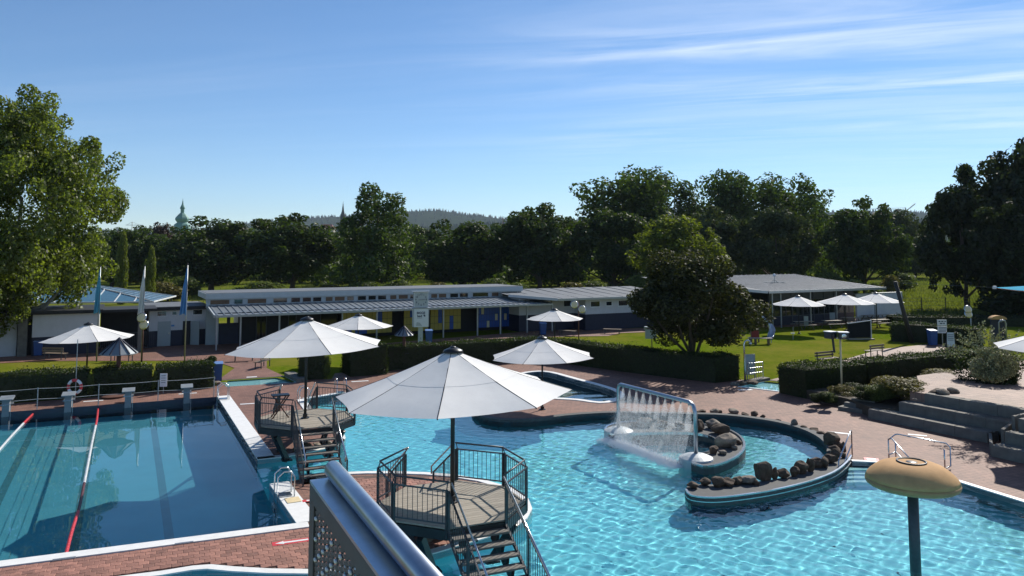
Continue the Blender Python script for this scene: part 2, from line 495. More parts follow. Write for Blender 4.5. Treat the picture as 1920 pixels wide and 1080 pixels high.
# ------------------------------------------------------------------ mesh builder
class MB:
    def __init__(s):
        s.v, s.f, s.m = [], [], []
        s.cur = 0

    def add(s, vs_, fs_):
        o = len(s.v)
        s.v.extend([tuple(x) for x in vs_])
        for f in fs_:
            s.f.append([i + o for i in f]); s.m.append(s.cur)
        return s

    def box(s, c, d, rz=0.0, mtx=None):
        x, y, z = d[0] / 2, d[1] / 2, d[2] / 2
        q = [Vector((a, b, e)) for e in (-z, z) for b in (-y, y) for a in (-x, x)]
        if mtx is not None:
            q = [mtx @ p for p in q]
        elif rz:
            r = Matrix.Rotation(rz, 3, 'Z'); q = [r @ p for p in q]
        c = Vector(c)
        return s.add([p + c for p in q], [(0, 2, 3, 1), (4, 5, 7, 6), (0, 1, 5, 4), (2, 6, 7, 3), (0, 4, 6, 2), (1, 3, 7, 5)])

    def span(s, x0, x1, y0, y1, z0, z1):
        return s.box(((x0 + x1) / 2, (y0 + y1) / 2, (z0 + z1) / 2), (abs(x1 - x0), abs(y1 - y0), abs(z1 - z0)))

    def bar(s, a, b, w, h=None):
        """square bar from a to b"""
        a, b = Vector(a), Vector(b)
        d = b - a
        q = d.to_track_quat('Z', 'Y').to_matrix()
        return s.box((a + b) / 2, (w, h or w, d.length), mtx=q)

    def tube(s, pts, r, n=8, cap=True, r1=None):
        pts = [Vector(p) for p in pts]
        k = len(pts)
        rings = []
        for i, p in enumerate(pts):
            if i == 0:
                d = pts[1] - p
            elif i == k - 1:
                d = p - pts[-2]
            else:
                d = (pts[i + 1] - p).normalized() + (p - pts[i - 1]).normalized()
            q = d.to_track_quat('Z', 'Y').to_matrix()
            if rings:
                prev = rings[-1][1]
                ax = prev.copy()
                zq = d.normalized()
                xa = ax.col[0] - zq * ax.col[0].dot(zq)
                if xa.length > 1e-4:
                    xa.normalize(); ya = zq.cross(xa)
                    q = Matrix((xa, ya, zq)).transposed()
            rr = r if r1 is None else r + (r1 - r) * i / (k - 1)
            if isinstance(r, (list, tuple)):
                rr = r[i]
            ring = [p + q @ Vector((rr * math.cos(2 * math.pi * j / n), rr * math.sin(2 * math.pi * j / n), 0)) for j in range(n)]
            rings.append((ring, q))
        vs_ = [x for rg, _ in rings for x in rg]
        fs_ = [(i * n + j, i * n + (j + 1) % n, (i + 1) * n + (j + 1) % n, (i + 1) * n + j) for i in range(k - 1) for j in range(n)]
        if cap:
            fs_.append(tuple(reversed(range(n)))); fs_.append(tuple((k - 1) * n + j for j in range(n)))
        return s.add(vs_, fs_)

    def lathe(s, prof, n=16, c=(0, 0, 0), ph=0.0):
        c = Vector(c)
        vs_, fs_ = [], []
        for r, z in prof:
            for j in range(n):
                a = ph + 2 * math.pi * j / n
                vs_.append(c + Vector((r * math.cos(a), r * math.sin(a), z)))
        for i in range(len(prof) - 1):
            for j in range(n):
                fs_.append((i * n + j, i * n + (j + 1) % n, (i + 1) * n + (j + 1) % n, (i + 1) * n + j))
        if prof[0][0] > 1e-4:
            fs_.append(tuple(reversed(range(n))))
        if prof[-1][0] > 1e-4:
            fs_.append(tuple((len(prof) - 1) * n + j for j in range(n)))
        return s.add(vs_, fs_)

    def prism(s, poly, z0, z1, top=True, bottom=False):
        n = len(poly)
        vs_ = [(p[0], p[1], z0) for p in poly] + [(p[0], p[1], z1) for p in poly]
        area = sum(poly[i][0] * poly[(i + 1) % n][1] - poly[(i + 1) % n][0] * poly[i][1] for i in range(n))
        fs_ = []
        for i in range(n):
            j = (i + 1) % n
            fs_.append((i, j, n + j, n + i) if area > 0 else (j, i, n + i, n + j))
        if top:
            for t in tessellate_polygon([[Vector((p[0], p[1], 0)) for p in poly]]):
                fs_.append(tuple(n + i for i in up(poly, t)))
        if bottom:
            for t in tessellate_polygon([[Vector((p[0], p[1], 0)) for p in poly]]):
                fs_.append(tuple(reversed(up(poly, t))))
        return s.add(vs_, fs_)

    def strip(s, path, width, z0, z1, side=1, closed=False):
        """flat-topped strip that follows path, laid to one side of it"""
        a, b = path, offset(path, width * side, closed)
        n = len(a)
        vs_ = [(p[0], p[1], z1) for p in a] + [(p[0], p[1], z1) for p in b] + [(p[0], p[1], z0) for p in a] + [(p[0], p[1], z0) for p in b]
        fs_ = []
        for i in range(n if closed else n - 1):
            j = (i + 1) % n
            fs_ += [(i, j, n + j, n + i), (2 * n + i, 2 * n + j, j, i), (n + i, n + j, 3 * n + j, 3 * n + i)]
        if not closed:
            fs_ += [(0, n, 3 * n, 2 * n), (n - 1, 3 * n - 1, 4 * n - 1, 2 * n - 1)]
        return s.add(vs_, fs_)

    def sheet(s, outer, holes, z):
        loops = [[Vector((p[0], p[1], 0)) for p in outer]] + [[Vector((p[0], p[1], 0)) for p in h] for h in holes]
        flat = [p for l in loops for p in l]
        return s.add([(p.x, p.y, z) for p in flat], [up(flat, t) for t in tessellate_polygon(loops)])

    def build(s, name, m, parent=None, smooth=False, world=False, loc=None, rz=None):
        me = bpy.data.meshes.new(name)
        vv = s.v
        if world and parent is not None:
            o = root_loc(parent)
            vv = [(a - o[0], b - o[1], c - o[2]) for a, b, c in vv]
        me.from_pydata(vv, [], s.f)
        ms = m if isinstance(m, (list, tuple)) else [m]
        for x in ms:
            me.materials.append(M[x] if isinstance(x, str) else x)
        if len(ms) > 1:
            me.polygons.foreach_set('material_index', s.m)
        if smooth:
            me.polygons.foreach_set('use_smooth', [True] * len(me.polygons))
        me.update()
        o = bpy.data.objects.new(name, me)
        COL.objects.link(o)
        if parent is not None:
            o.parent = parent
        if loc is not None:
            o.location = loc
        if rz is not None:
            o.rotation_euler = (0, 0, rz)
        return o


def up(pts, t):
    a, b, c = (pts[i] for i in t)
    cr = (b[0] - a[0]) * (c[1] - a[1]) - (b[1] - a[1]) * (c[0] - a[0])
    return tuple(t) if cr > 0 else (t[0], t[2], t[1])


def root_loc(o):
    l = Vector(o.location)
    while o.parent is not None:
        o = o.parent; l = l + Vector(o.location)
    return l


def offset(path, d, closed=False):
    out, n = [], len(path)
    for i in range(n):
        p = Vector((path[i][0], path[i][1]))
        a = Vector(path[i - 1][:2]) if (i > 0 or closed) else None
        b = Vector(path[(i + 1) % n][:2]) if (i < n - 1 or closed) else None
        ds = []
        if a is not None and (p - a).length > 1e-6:
            ds.append((p - a).normalized())
        if b is not None and (b - p).length > 1e-6:
            ds.append((b - p).normalized())
        nn = [Vector((-e.y, e.x)) for e in ds]
        m = sum(nn, Vector((0, 0)))
        m = m.normalized() if m.length > 1e-6 else nn[0]
        k = max(0.45, m.dot(nn[0]))
        q = p + m * (d / k)
        out.append((q.x, q.y))
    return out


def smooth_path(pts, n=4, closed=False):
    """Catmull-Rom through pts"""
    out, k = [], len(pts)
    rng = range(k if closed else k - 1)
    for i in rng:
        g = (lambda j: Vector(pts[j % k])) if closed else (lambda j: Vector(pts[max(0, min(k - 1, j))]))
        p0, p1, p2, p3 = g(i - 1), g(i), g(i + 1), g(i + 2)
        for s_ in range(n):
            t = s_ / n
            out.append(0.5 * ((2 * p1) + (p2 - p0) * t + (2 * p0 - 5 * p1 + 4 * p2 - p3) * t * t + (3 * p1 - p0 - 3 * p2 + p3) * t ** 3))
    if not closed:
        out.append(Vector(pts[-1]))
    return out


def thing(name, label, cat, loc=(0, 0, 0), rz=0.0, group=None):
    o = bpy.data.objects.new(name, None)
    o.empty_display_size = 0.2
    COL.objects.link(o)
    o.location = loc
    o.rotation_euler = (0, 0, rz)
    return tag(o, label, cat, group)


def tag(o, label, cat, group=None):
    o['label'] = label; o['category'] = cat
    if group:
        o['group'] = group
    return o


def kind(o, k):
    o['kind'] = k
    return o


KIDS = {}


def kids(o):
    return [c for c in bpy.data.objects if c.parent == o]


def copy_tree(o, parent=None, kid_map=None):
    if kid_map is None:
        kid_map = {}
        for c in bpy.data.objects:
            if c.parent is not None:
                kid_map.setdefault(c.parent.name, []).append(c)
    c = o.copy()
    COL.objects.link(c)
    if parent is not None:
        c.parent = parent
    for k in kid_map.get(o.name, []):
        copy_tree(k, c, kid_map)
    return c


def again(o, mesh_owner, parent, loc=(0, 0, 0), rot=(0, 0, 0), scale=None):
    """another piece with the mesh of o"""
    c = o.copy()
    COL.objects.link(c)
    c.parent = parent
    c.location = loc
    c.rotation_euler = rot
    if scale:
        c.scale = scale
    return c


def recv(o):
    o.cycles.is_caustics_receiver = True
    return o


def inside(p, loop):
    c = False
    j = len(loop) - 1
    for i in range(len(loop)):
        a, b = loop[i], loop[j]
        if (a[1] > p[1]) != (b[1] > p[1]) and p[0] < (b[0] - a[0]) * (p[1] - a[1]) / (b[1] - a[1]) + a[0]:
            c = not c
        j = i
    return c



# ================================================================== SETTING
AX = R(27)
E1 = Vector((math.cos(AX), math.sin(AX), 0)); E2 = Vector((math.sin(AX), -math.cos(AX), 0))
WZ = -0.14
px = lambda L, z=0.0: [P(u, v, z) for u, v in L]

FR, R1, R2, NR = P(407, 744), P(483, 863), P(505, 909), P(556, 983)
farv = (FR - P(20, 772)).normalized()
nearv = (NR - P(0, 1054)).normalized()
FL = FR - farv * 26
NL = NR - nearv * 24
left_pool = [FR, R1, R2, NR, NL, FL]
shore_a = px([(572, 749), (640, 738), (760, 739), (855, 752), (884, 765)])
shore_pen = smooth_path(px([(884, 765), (889, 777), (906, 786), (935, 791), (970, 792), (1010, 790), (1060, 784), (1110, 780), (1160, 778), (1220, 779), (1290, 781)]), 3)
shore_arc = smooth_path(px([(1290, 781), (1340, 782), (1380, 785), (1420, 790), (1460, 797), (1500, 808), (1530, 822), (1548, 838), (1550, 852), (1538, 866)]), 3)
cres_in = smooth_path(px([(1538, 866), (1510, 882), (1470, 895), (1420, 903), (1370, 908), (1320, 908), (1292, 907)], .07), 3)
cres_out = smooth_path(px([(1284, 919), (1296, 931), (1340, 935), (1400, 929), (1460, 919), (1520, 904), (1565, 887), (1590, 868), (1598, 855)], .07), 3)
shore_right = px([(1598, 866), (1640, 868), (1720, 886), (1795, 904), (1920, 943), (2300, 1060)])
shore_far = [Vector((26, 10, 0)), Vector((14, 6, 0)), Vector((-12, 6, 0))]
shore_near = px([(150, 1100), (300, 1081), (360, 1071), (388, 1069), (430, 1073), (500, 1077), (580, 1078), (700, 1066), (808, 1041), (913, 1010), (962, 993), (988, 974), (998, 955), (991, 937), (962, 917), (905, 900), (850, 891), (800, 887), (740, 885), (690, 885), (640, 887), (590, 894)])
shore_isl = px([(540, 857), (572, 851), (632, 838), (648, 822), (642, 806), (612, 789), (588, 770)])
pool_loop = (shore_a + shore_pen[1:] + shore_arc[1:] + cres_in[1:] + cres_out + shore_right + shore_far + shore_near
             + [R2, NR, NL, FL, FR, R1] + shore_isl)
center_loop = shore_a + shore_pen[1:] + shore_arc[1:] + cres_in[1:] + cres_out + shore_right + shore_far + shore_near + [R2, R1] + shore_isl
whirl = smooth_path(px([(975, 704), (1002, 698), (1030, 699), (1075, 711), (1120, 723), (1150, 733), (1159, 741), (1148, 750), (1124, 754), (1085, 749), (1035, 746), (985, 742), (965, 722)]), 3, True)
bath_l = px([(411, 713), (425, 725), (556, 717), (533, 705)])
bath_r = px([(1385, 725), (1492, 738), (1512, 721), (1444, 713)])
# ---- outer line of the brick pool deck
deck_outer = [Vector((-46, 4, 0)), Vector((48, 4, 0)), Vector((48, 36, 0))] + px([(1830, 700), (1640, 727), (1520, 752), (1514, 720), (1444, 712.5), (1389, 712), (1342, 718), (1240, 706), (1160, 696), (1060, 682), (1010, 674), (930, 680), (830, 688), (728, 695), (660, 706), (622, 711), (560, 712), (530, 704), (409, 712), (398, 727), (0, 758)]) + [Vector((-46, 28, 0))]
lawn_hole = offset(deck_outer, 0.6, True)
if abs(lawn_hole[0][0]) > 46:
    lawn_hole = offset(deck_outer, -0.6, True)
lawn = MB().sheet([(-7000, -60), (7000, -60), (7000, 7000), (-7000, 7000)], [lawn_hole], -0.02)
kind(lawn.build('lawn', 'lawn_grass'), 'structure')
md = MB().sheet([D(-1500, 480, 92), D(1200, 480, 92), D(1640, 480, 100), D(3600, 480, 97), (6900, 3000), (6900, 6900), (-6900, 6900), (-6900, 3000)], [], -0.008)
kind(md.build('meadow', 'meadow_grass'), 'structure')
deck = kind(recv(MB().sheet(deck_outer, [pool_loop, whirl, bath_l, bath_r], 0.0).build('pool_deck', 'brick_paving')), 'structure')
# pool walls and floors
w_ = MB()


def walls(mb, loop, z0, z1, closed=True):
    n = len(loop)
    for i in range(n if closed else n - 1):
        a, b = loop[i], loop[(i + 1) % n]
        mb.add([(a[0], a[1], z0), (b[0], b[1], z0), (b[0], b[1], z1), (a[0], a[1], z1)], [(0, 1, 2, 3)])
    return mb


i0 = pool_loop.index(R2)
n_a = len(shore_a) + len(shore_pen) - 1 + len(shore_arc) - 1
n_c = n_a + len(cres_in) - 1 + len(cres_out)
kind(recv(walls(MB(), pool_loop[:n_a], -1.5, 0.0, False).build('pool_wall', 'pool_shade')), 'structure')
n_r = n_c + len(shore_right)
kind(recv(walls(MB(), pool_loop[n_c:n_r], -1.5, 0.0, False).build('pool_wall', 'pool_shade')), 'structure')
kind(recv(walls(MB(), pool_loop[n_r - 1:i0 + 1], -1.5, 0.0, False).build('pool_wall', 'pool_blue')), 'structure')
kind(recv(walls(MB(), [R1] + shore_isl + [shore_a[0]], -1.5, 0.0, False).build('pool_wall', 'pool_blue')), 'structure')
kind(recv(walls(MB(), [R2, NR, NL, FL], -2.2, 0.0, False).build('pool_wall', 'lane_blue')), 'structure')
kind(recv(walls(MB(), [FL, FR, R1], -2.2, 0.0, False).build('pool_wall', 'navy_tile_and_reflection')), 'structure')
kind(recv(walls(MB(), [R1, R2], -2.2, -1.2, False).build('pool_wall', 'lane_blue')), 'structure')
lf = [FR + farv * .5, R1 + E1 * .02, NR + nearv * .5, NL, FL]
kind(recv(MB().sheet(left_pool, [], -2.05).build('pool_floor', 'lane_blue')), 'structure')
kind(recv(MB().sheet(center_loop, [], -1.2).build('pool_floor', 'pool_blue')), 'structure')
# lane lines on the floor of the lap pool
ll = MB()
for k, (a, b) in enumerate([((-3.1), 0.13), ((-5.6), 0.13), (-8.1, .13), (-10.6, .13), (-13.1, .13), (-15.6, .13)]):
    p0 = FR + farv * a; p1 = NR + nearv * a
    d = (p1 - p0).normalized(); s_ = Vector((-d.y, d.x, 0)) * b
    p0 = p0 + d * 1.5; p1 = p1 - d * 1.5
    ll.add([(*(p0 - s_)[:2], -2.046), (*(p1 - s_)[:2], -2.046), (*(p1 + s_)[:2], -2.046), (*(p0 + s_)[:2], -2.046)], [(0, 1, 2, 3)])
kind(recv(ll.build('lane_marking', 'lane_line')), 'structure')
# welded seams between the floor sheets of the main pool
sm = MB()
for k in range(-14, 16):
    for e_, n_ in ((E1, E2), (E2, E1)):
        o_ = P(1000, 860) + n_ * (k * 2.0)
        run = None
        for q in range(-60, 61):
            c_ = o_ + e_ * (q * .5)
            a_, b_ = c_ - e_ * .25 - n_ * .025, c_ + e_ * .25 + n_ * .025
            if inside(c_, center_loop):
                sm.add([(*(c_ - e_ * .25 - n_ * .025)[:2], -1.196), (*(c_ + e_ * .25 - n_ * .025)[:2], -1.196), (*(c_ + e_ * .25 + n_ * .025)[:2], -1.196), (*(c_ - e_ * .25 + n_ * .025)[:2], -1.196)], [(0, 1, 2, 3)])
kind(recv(sm.build('floor_seam', 'seam_blue')), 'structure')
# copings
cp = MB()
cp.strip([R1, FR], 0.62, -0.10, 0.03, -1) if False else None
right_n = Vector((math.cos(AX), math.sin(AX), 0))


def coping(path, w, side, m='coping_white', z0=-0.16, z1=0.035, name='coping', closed=False):
    return kind(MB().strip(path, w, z0, z1, side, closed).build(name, m), 'structure')


def side_of(path, loop_inside):
    """+1 when the left-hand normal of path points away from loop_inside point"""
    a, b = Vector(path[0][:2]), Vector(path[1][:2])
    d = (b - a).normalized(); nrm = Vector((-d.y, d.x))
    return 1 if (Vector(loop_inside[:2]) - a).dot(nrm) < 0 else -1


for path, w in (([FR, R1], 0.62), ([R2, NR], 0.62), ([NR + nearv * .3, NL], 0.42)):
    coping(path, w, side_of(path, P(250, 880)))
coping(shore_near, 0.26, side_of(shore_near[-6:], P(760, 870)))
coping([R1] + shore_isl, 0.3, side_of([R1, shore_isl[0]], R2))
coping([shore_isl[-1], shore_a[0]], 0.42, side_of([shore_isl[-1], shore_a[0]], P(700, 760)))
coping(shore_a, 0.3, side_of(shore_a, P(720, 780)))
coping(shore_pen + shore_arc[1:-3], 0.36, side_of(shore_pen[2:], P(720, 800)), 'pool_rim', -0.5, 0.12)
coping(shore_right, 0.2, side_of(shore_right[2:], P(1700, 1000)))
coping(whirl, 0.34, side_of(whirl, P(1060, 735)), closed=True)
coping(bath_r[:2], 0.12, side_of(bath_r[:2], bath_r[2]))
# crescent wall that carries the boulders
cres = cres_in + cres_out
crw = thing('curved_wall', 'low curved stainless pool wall carrying a row of dark boulders', 'pool wall', tuple(cres_in[8]))
MB().prism([tuple(p) for p in cres], -0.24, 0.07).build('wall_body', 'pool_rim', crw, world=True)
MB().prism([tuple(p) for p in cres], -1.2, -0.2405, top=False).build('underwater_wall', 'navy_tile_and_reflection', crw, world=True)  # navy colour stands in for the dark reflection on the water
MB().strip(cres_out, 0.07, 0.074, 0.115, side_of(cres_out[2:], cres_in[5]) * -1).build('rim', 'stainless', crw, world=True)
MB().strip(cres_out, 0.02, -0.05, -0.02, side_of(cres_out[2:], cres_in[5])).build('trim_strip', 'stainless', crw, world=True)
# whirlpool and foot baths
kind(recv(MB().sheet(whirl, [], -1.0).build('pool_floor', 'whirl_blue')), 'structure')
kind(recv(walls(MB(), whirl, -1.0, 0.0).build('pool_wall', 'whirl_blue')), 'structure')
for bth in (bath_l, bath_r):
    kind(recv(MB().sheet(bth, [], -0.16).build('bath_floor', 'bath_blue')), 'structure')
    kind(recv(walls(MB(), bth, -0.16, 0.0).build('bath_wall', 'bath_blue')), 'structure')


def water(name, loop, z, amp, step, seed, lam=(0.45, 1.7), clip=None, spread=0.9):
    r = random.Random(seed)
    wv = []
    for _ in range(24):
        a = r.gauss(R(-60), spread); l = lam[0] * (lam[1] / lam[0]) ** r.random()
        wv.append((2 * math.pi / l * math.cos(a), 2 * math.pi / l * math.sin(a), r.uniform(0, 6.28), l))
    x0, x1 = min(p[0] for p in loop) - .3, max(p[0] for p in loop) + .3
    y0, y1 = min(p[1] for p in loop) - .3, max(p[1] for p in loop) + .3
    if clip:
        x0, x1, y0, y1 = max(x0, clip[0]), min(x1, clip[1]), max(y0, clip[2]), min(y1, clip[3])
    nx, ny = int((x1 - x0) / step) + 1, int((y1 - y0) / step) + 1
    # row intervals inside the loop, padded by a step
    keep = {}
    ins = [[False] * nx for _ in range(ny)]
    n = len(loop)
    for j in range(ny):
        y = y0 + j * step
        xs = []
        for i in range(n):
            a, b = loop[i], loop[(i + 1) % n]
            if (a[1] > y) != (b[1] > y):
                xs.append((b[0] - a[0]) * (y - a[1]) / (b[1] - a[1]) + a[0])
        xs.sort()
        for q in range(0, len(xs) - 1, 2):
            i_a = max(0, int((xs[q] - x0) / step)); i_b = min(nx - 1, int((xs[q + 1] - x0) / step) + 1)
            for i in range(i_a, i_b + 1):
                ins[j][i] = True
    vs_, fs_ = [], []

    def vid(i, j):
        k = j * nx + i
        if k not in keep:
            x, y = x0 + i * step, y0 + j * step
            h = 0.0
            for kx, ky, ph, l in wv:
                h += l * math.sin(kx * x + ky * y + ph)
            am = amp(x, y) if callable(amp) else amp
            keep[k] = len(vs_); vs_.append((x, y, z + am * h))
        return keep[k]
    for j in range(ny - 1):
        for i in range(nx - 1):
            if ins[j][i] or ins[j][i + 1] or ins[j + 1][i] or ins[j + 1][i + 1]:
                fs_.append((vid(i, j), vid(i + 1, j), vid(i + 1, j + 1), vid(i, j + 1)))
    o = MB().add(vs_, fs_).build(name, 'pool_water', smooth=True)
    o.cycles.is_caustics_caster = True
    return kind(o, 'structure')


curt_a, curt_b = P(1160, 803, 0.25), P(1305, 853, 0.25)


def amp_c(x, y):
    c_ = (curt_a + curt_b) / 2
    d = math.hypot(x - c_.x + 1.2, y - c_.y + 1.5)
    near = max(0.0, 1 - y / 30)
    return 0.0012 + 0.0022 * math.exp(-d / 4) + 0.0034 * near


water('lap_pool_water', left_pool, WZ - 0.08, 0.00016, 0.3, 3, (0.8, 3.0), (-26, 0, 10, 50))
water('pool_water', center_loop, WZ, amp_c, 0.055, 4, (0.17, 0.75), (-12, 22, 14, 45), 1.3)
water('pool_water', whirl, WZ, 0.0005, 0.2, 5, (0.5, 1.6))
water('bath_water', bath_l, -0.07, 0.0002, 0.4, 6)
water('bath_water', bath_r, -0.07, 0.0002, 0.4, 8)

# ================================================================== PAVERS NEAR THE CAMERA (single stones)
def paver_mesh(phase):
    w, h, d, n = 0.246, 0.205, 0.03, 4
    bot, top_, = [], []
    for i in range(n + 1):
        x = -w / 2 + w * i / n
        s_ = 0.013 * math.sin(2 * math.pi * (i / n) + phase)
        bot.append((x, -h / 2 + s_)); top_.append((x, h / 2 + s_))
    ring = bot + top_[::-1]
    inner = [(x * 0.93, y * 0.92) for x, y in ring]
    k = len(ring)
    vs_ = [(x, y, 0.0) for x, y in ring] + [(x, y, d * .75) for x, y in ring] + [(x, y, d) for x, y in inner]
    fs_ = []
    for a in (0, k):
        for i in range(k):
            j = (i + 1) % k
            fs_.append((a + i, a + j, a + k + j, a + k + i))
    m_ = n + 1
    for i in range(n):
        fs_.append((2 * k + i, 2 * k + i + 1, 2 * k + k - 2 - i, 2 * k + k - 1 - i))
    return vs_, fs_


PV = R(22)
pe1 = Vector((math.cos(PV), math.sin(PV), 0)); pe2 = Vector((-math.sin(PV), math.cos(PV), 0))
org = P(300, 1060)
strip_near = [NL + (-pe2) * .46, NR - pe2 * .46 + pe1 * .2] + [P(600, 960), P(612, 930)] + px([(625, 905), (650, 893), (740, 891), (800, 893), (905, 906), (960, 922), (985, 940), (990, 957), (980, 972), (955, 989), (905, 1005), (800, 1036), (700, 1060), (580, 1072), (500, 1071), (430, 1067), (388, 1063), (355, 1065), (290, 1076), (150, 1094)])
cells = []
for j in range(-40, 60):
    for i in range(-60, 60):
        c = org + pe1 * (i * 0.25 + (0.125 if j % 2 else 0)) + pe2 * (j * 0.21)
        if c.y < 14 or c.y > 26.5:
            continue
        if inside(c, strip_near) and all(inside(c + pe1 * a + pe2 * b, strip_near) for a in (-.12, .12) for b in (-.1, .1)):
            d = c - Vector((0, 0, CAMZ))
            u = 960 + FPX * d.x / (d.y * CT + d.z * ST); v = 360 - FPX * (d.z * CT - d.y * ST) / (d.y * CT + d.z * ST)
            cells.append((-20 < u < 1940 and v < 1100, d.length, j, c))
vis = sorted([c for c in cells if c[0]], key=lambda c: c[1])
near_p, rest = vis[:300], [c for c in cells if not c[0]] + vis[300:]
pav = kind(MB().sheet([p for p in strip_near], [], 0.0035).build('brick_strip', 'paver_joint'), 'structure')
pm = [MB().add(*paver_mesh(ph)).build('paver', 'paver_clay', pav) for ph in (0, math.pi)]
for k, (_, _, j, c) in enumerate(near_p):
    base = pm[j % 2]
    o = base if k == 0 and j % 2 == 0 else None
    o = again(base, None, pav, (c.x, c.y, 0.004 + rnd.uniform(-.002, .0025)), (rnd.uniform(-.012, .012), rnd.uniform(-.012, .012), PV + rnd.uniform(-.012, .012)))
for b in pm:
    bpy.data.objects.remove(b)
mb = MB()
pms = [paver_mesh(0), paver_mesh(math.pi)]
for _, _, j, c in rest:
    vs_, fs_ = pms[j % 2]
    r_ = Matrix.Rotation(PV + rnd.uniform(-.012, .012), 3, 'Z'); q = Vector((c.x, c.y, 0.004 + rnd.uniform(-.002, .0025)))
    mb.add([r_ @ Vector(v) + q for v in vs_], fs_)
kind(mb.build('far_pavers', 'paver_clay', pav), 'stuff')
# random colour from stone to stone
_nt = M['paver_clay'].node_tree
_b = _nt.nodes['Principled BSDF']
_src = _b.inputs['Base Color'].links[0].from_socket
_oi = N(_nt, 'ShaderNodeObjectInfo'); _ge = N(_nt, 'ShaderNodeNewGeometry')
_ad = N(_nt, 'ShaderNodeMath', operation='ADD'); _fr = N(_nt, 'ShaderNodeMath', operation='FRACT')
_nt.links.new(_oi.outputs['Random'], _ad.inputs[0]); _nt.links.new(_ge.outputs['Random Per Island'], _ad.inputs[1]); _nt.links.new(_ad.outputs[0], _fr.inputs[0])
_mr = N(_nt, 'ShaderNodeMapRange'); _mr.inputs[3].default_value = 0.72; _mr.inputs[4].default_value = 1.28
_nt.links.new(_fr.outputs[0], _mr.inputs[0])
_mm = N(_nt, 'ShaderNodeMix', data_type='RGBA', blend_type='MULTIPLY'); _mm.inputs['Factor'].default_value = 1
_nt.links.new(_src, _mm.inputs['A']); _nt.links.new(_mr.outputs[0], _mm.inputs['B'])
_nt.links.new(_mm.outputs['Result'], _b.inputs['Base Color'])

# ================================================================== PATHS
def path_sheet(name, pts, m, z):
    return kind(MB().sheet(pts, [], z).build(name, m), 'structure')


path_sheet('path', px([(-120, 700), (0, 681), (80, 677), (400, 676), (440, 690), (409, 712.5), (532, 705), (500, 690), (500, 664), (640, 655), (640, 640), (300, 640), (-120, 676)]), 'brick_paving', 0.004)
path_sheet('path', px([(1000, 632), (1140, 630), (1175, 622), (1168, 614), (1010, 620), (500, 662), (500, 655)]), 'brick_paving', 0.008)
path_sheet('path', px([(1444, 712.5), (1514, 719), (1640, 695), (1790, 655), (1800, 646), (1745, 645), (1650, 655), (1580, 675), (1500, 697)]), 'terrace_paving', 0.006)
path_sheet('path', px([(1060, 618), (1180, 616), (1480, 606), (1700, 592), (1700, 600), (1530, 611), (1180, 624), (1060, 628)]), 'brick_paving', 0.010)
path_sheet('path', px([(622, 711), (660, 706), (654, 698), (628, 700)]), 'terrace_paving', 0.006)

# ================================================================== FOLIAGE
def leaf_quad(mb, c, nrm, s, r, asp=0.62):
    n = nrm.normalized()
    a = n.orthogonal().normalized()
    th = r.uniform(0, 6.28)
    a = a * math.cos(th) + n.cross(a) * math.sin(th)
    b = n.cross(a)
    mb.v.extend([tuple(c - a * s), tuple(c - b * s * asp), tuple(c + a * s), tuple(c + b * s * asp)])
    k = len(mb.v)
    mb.f.append([k - 4, k - 3, k - 2, k - 1]); mb.m.append(mb.cur)


def rdir(r):
    while True:
        v = Vector((r.uniform(-1, 1), r.uniform(-1, 1), r.uniform(-1, 1)))
        if 0.05 < v.length < 1:
            return v.normalized()


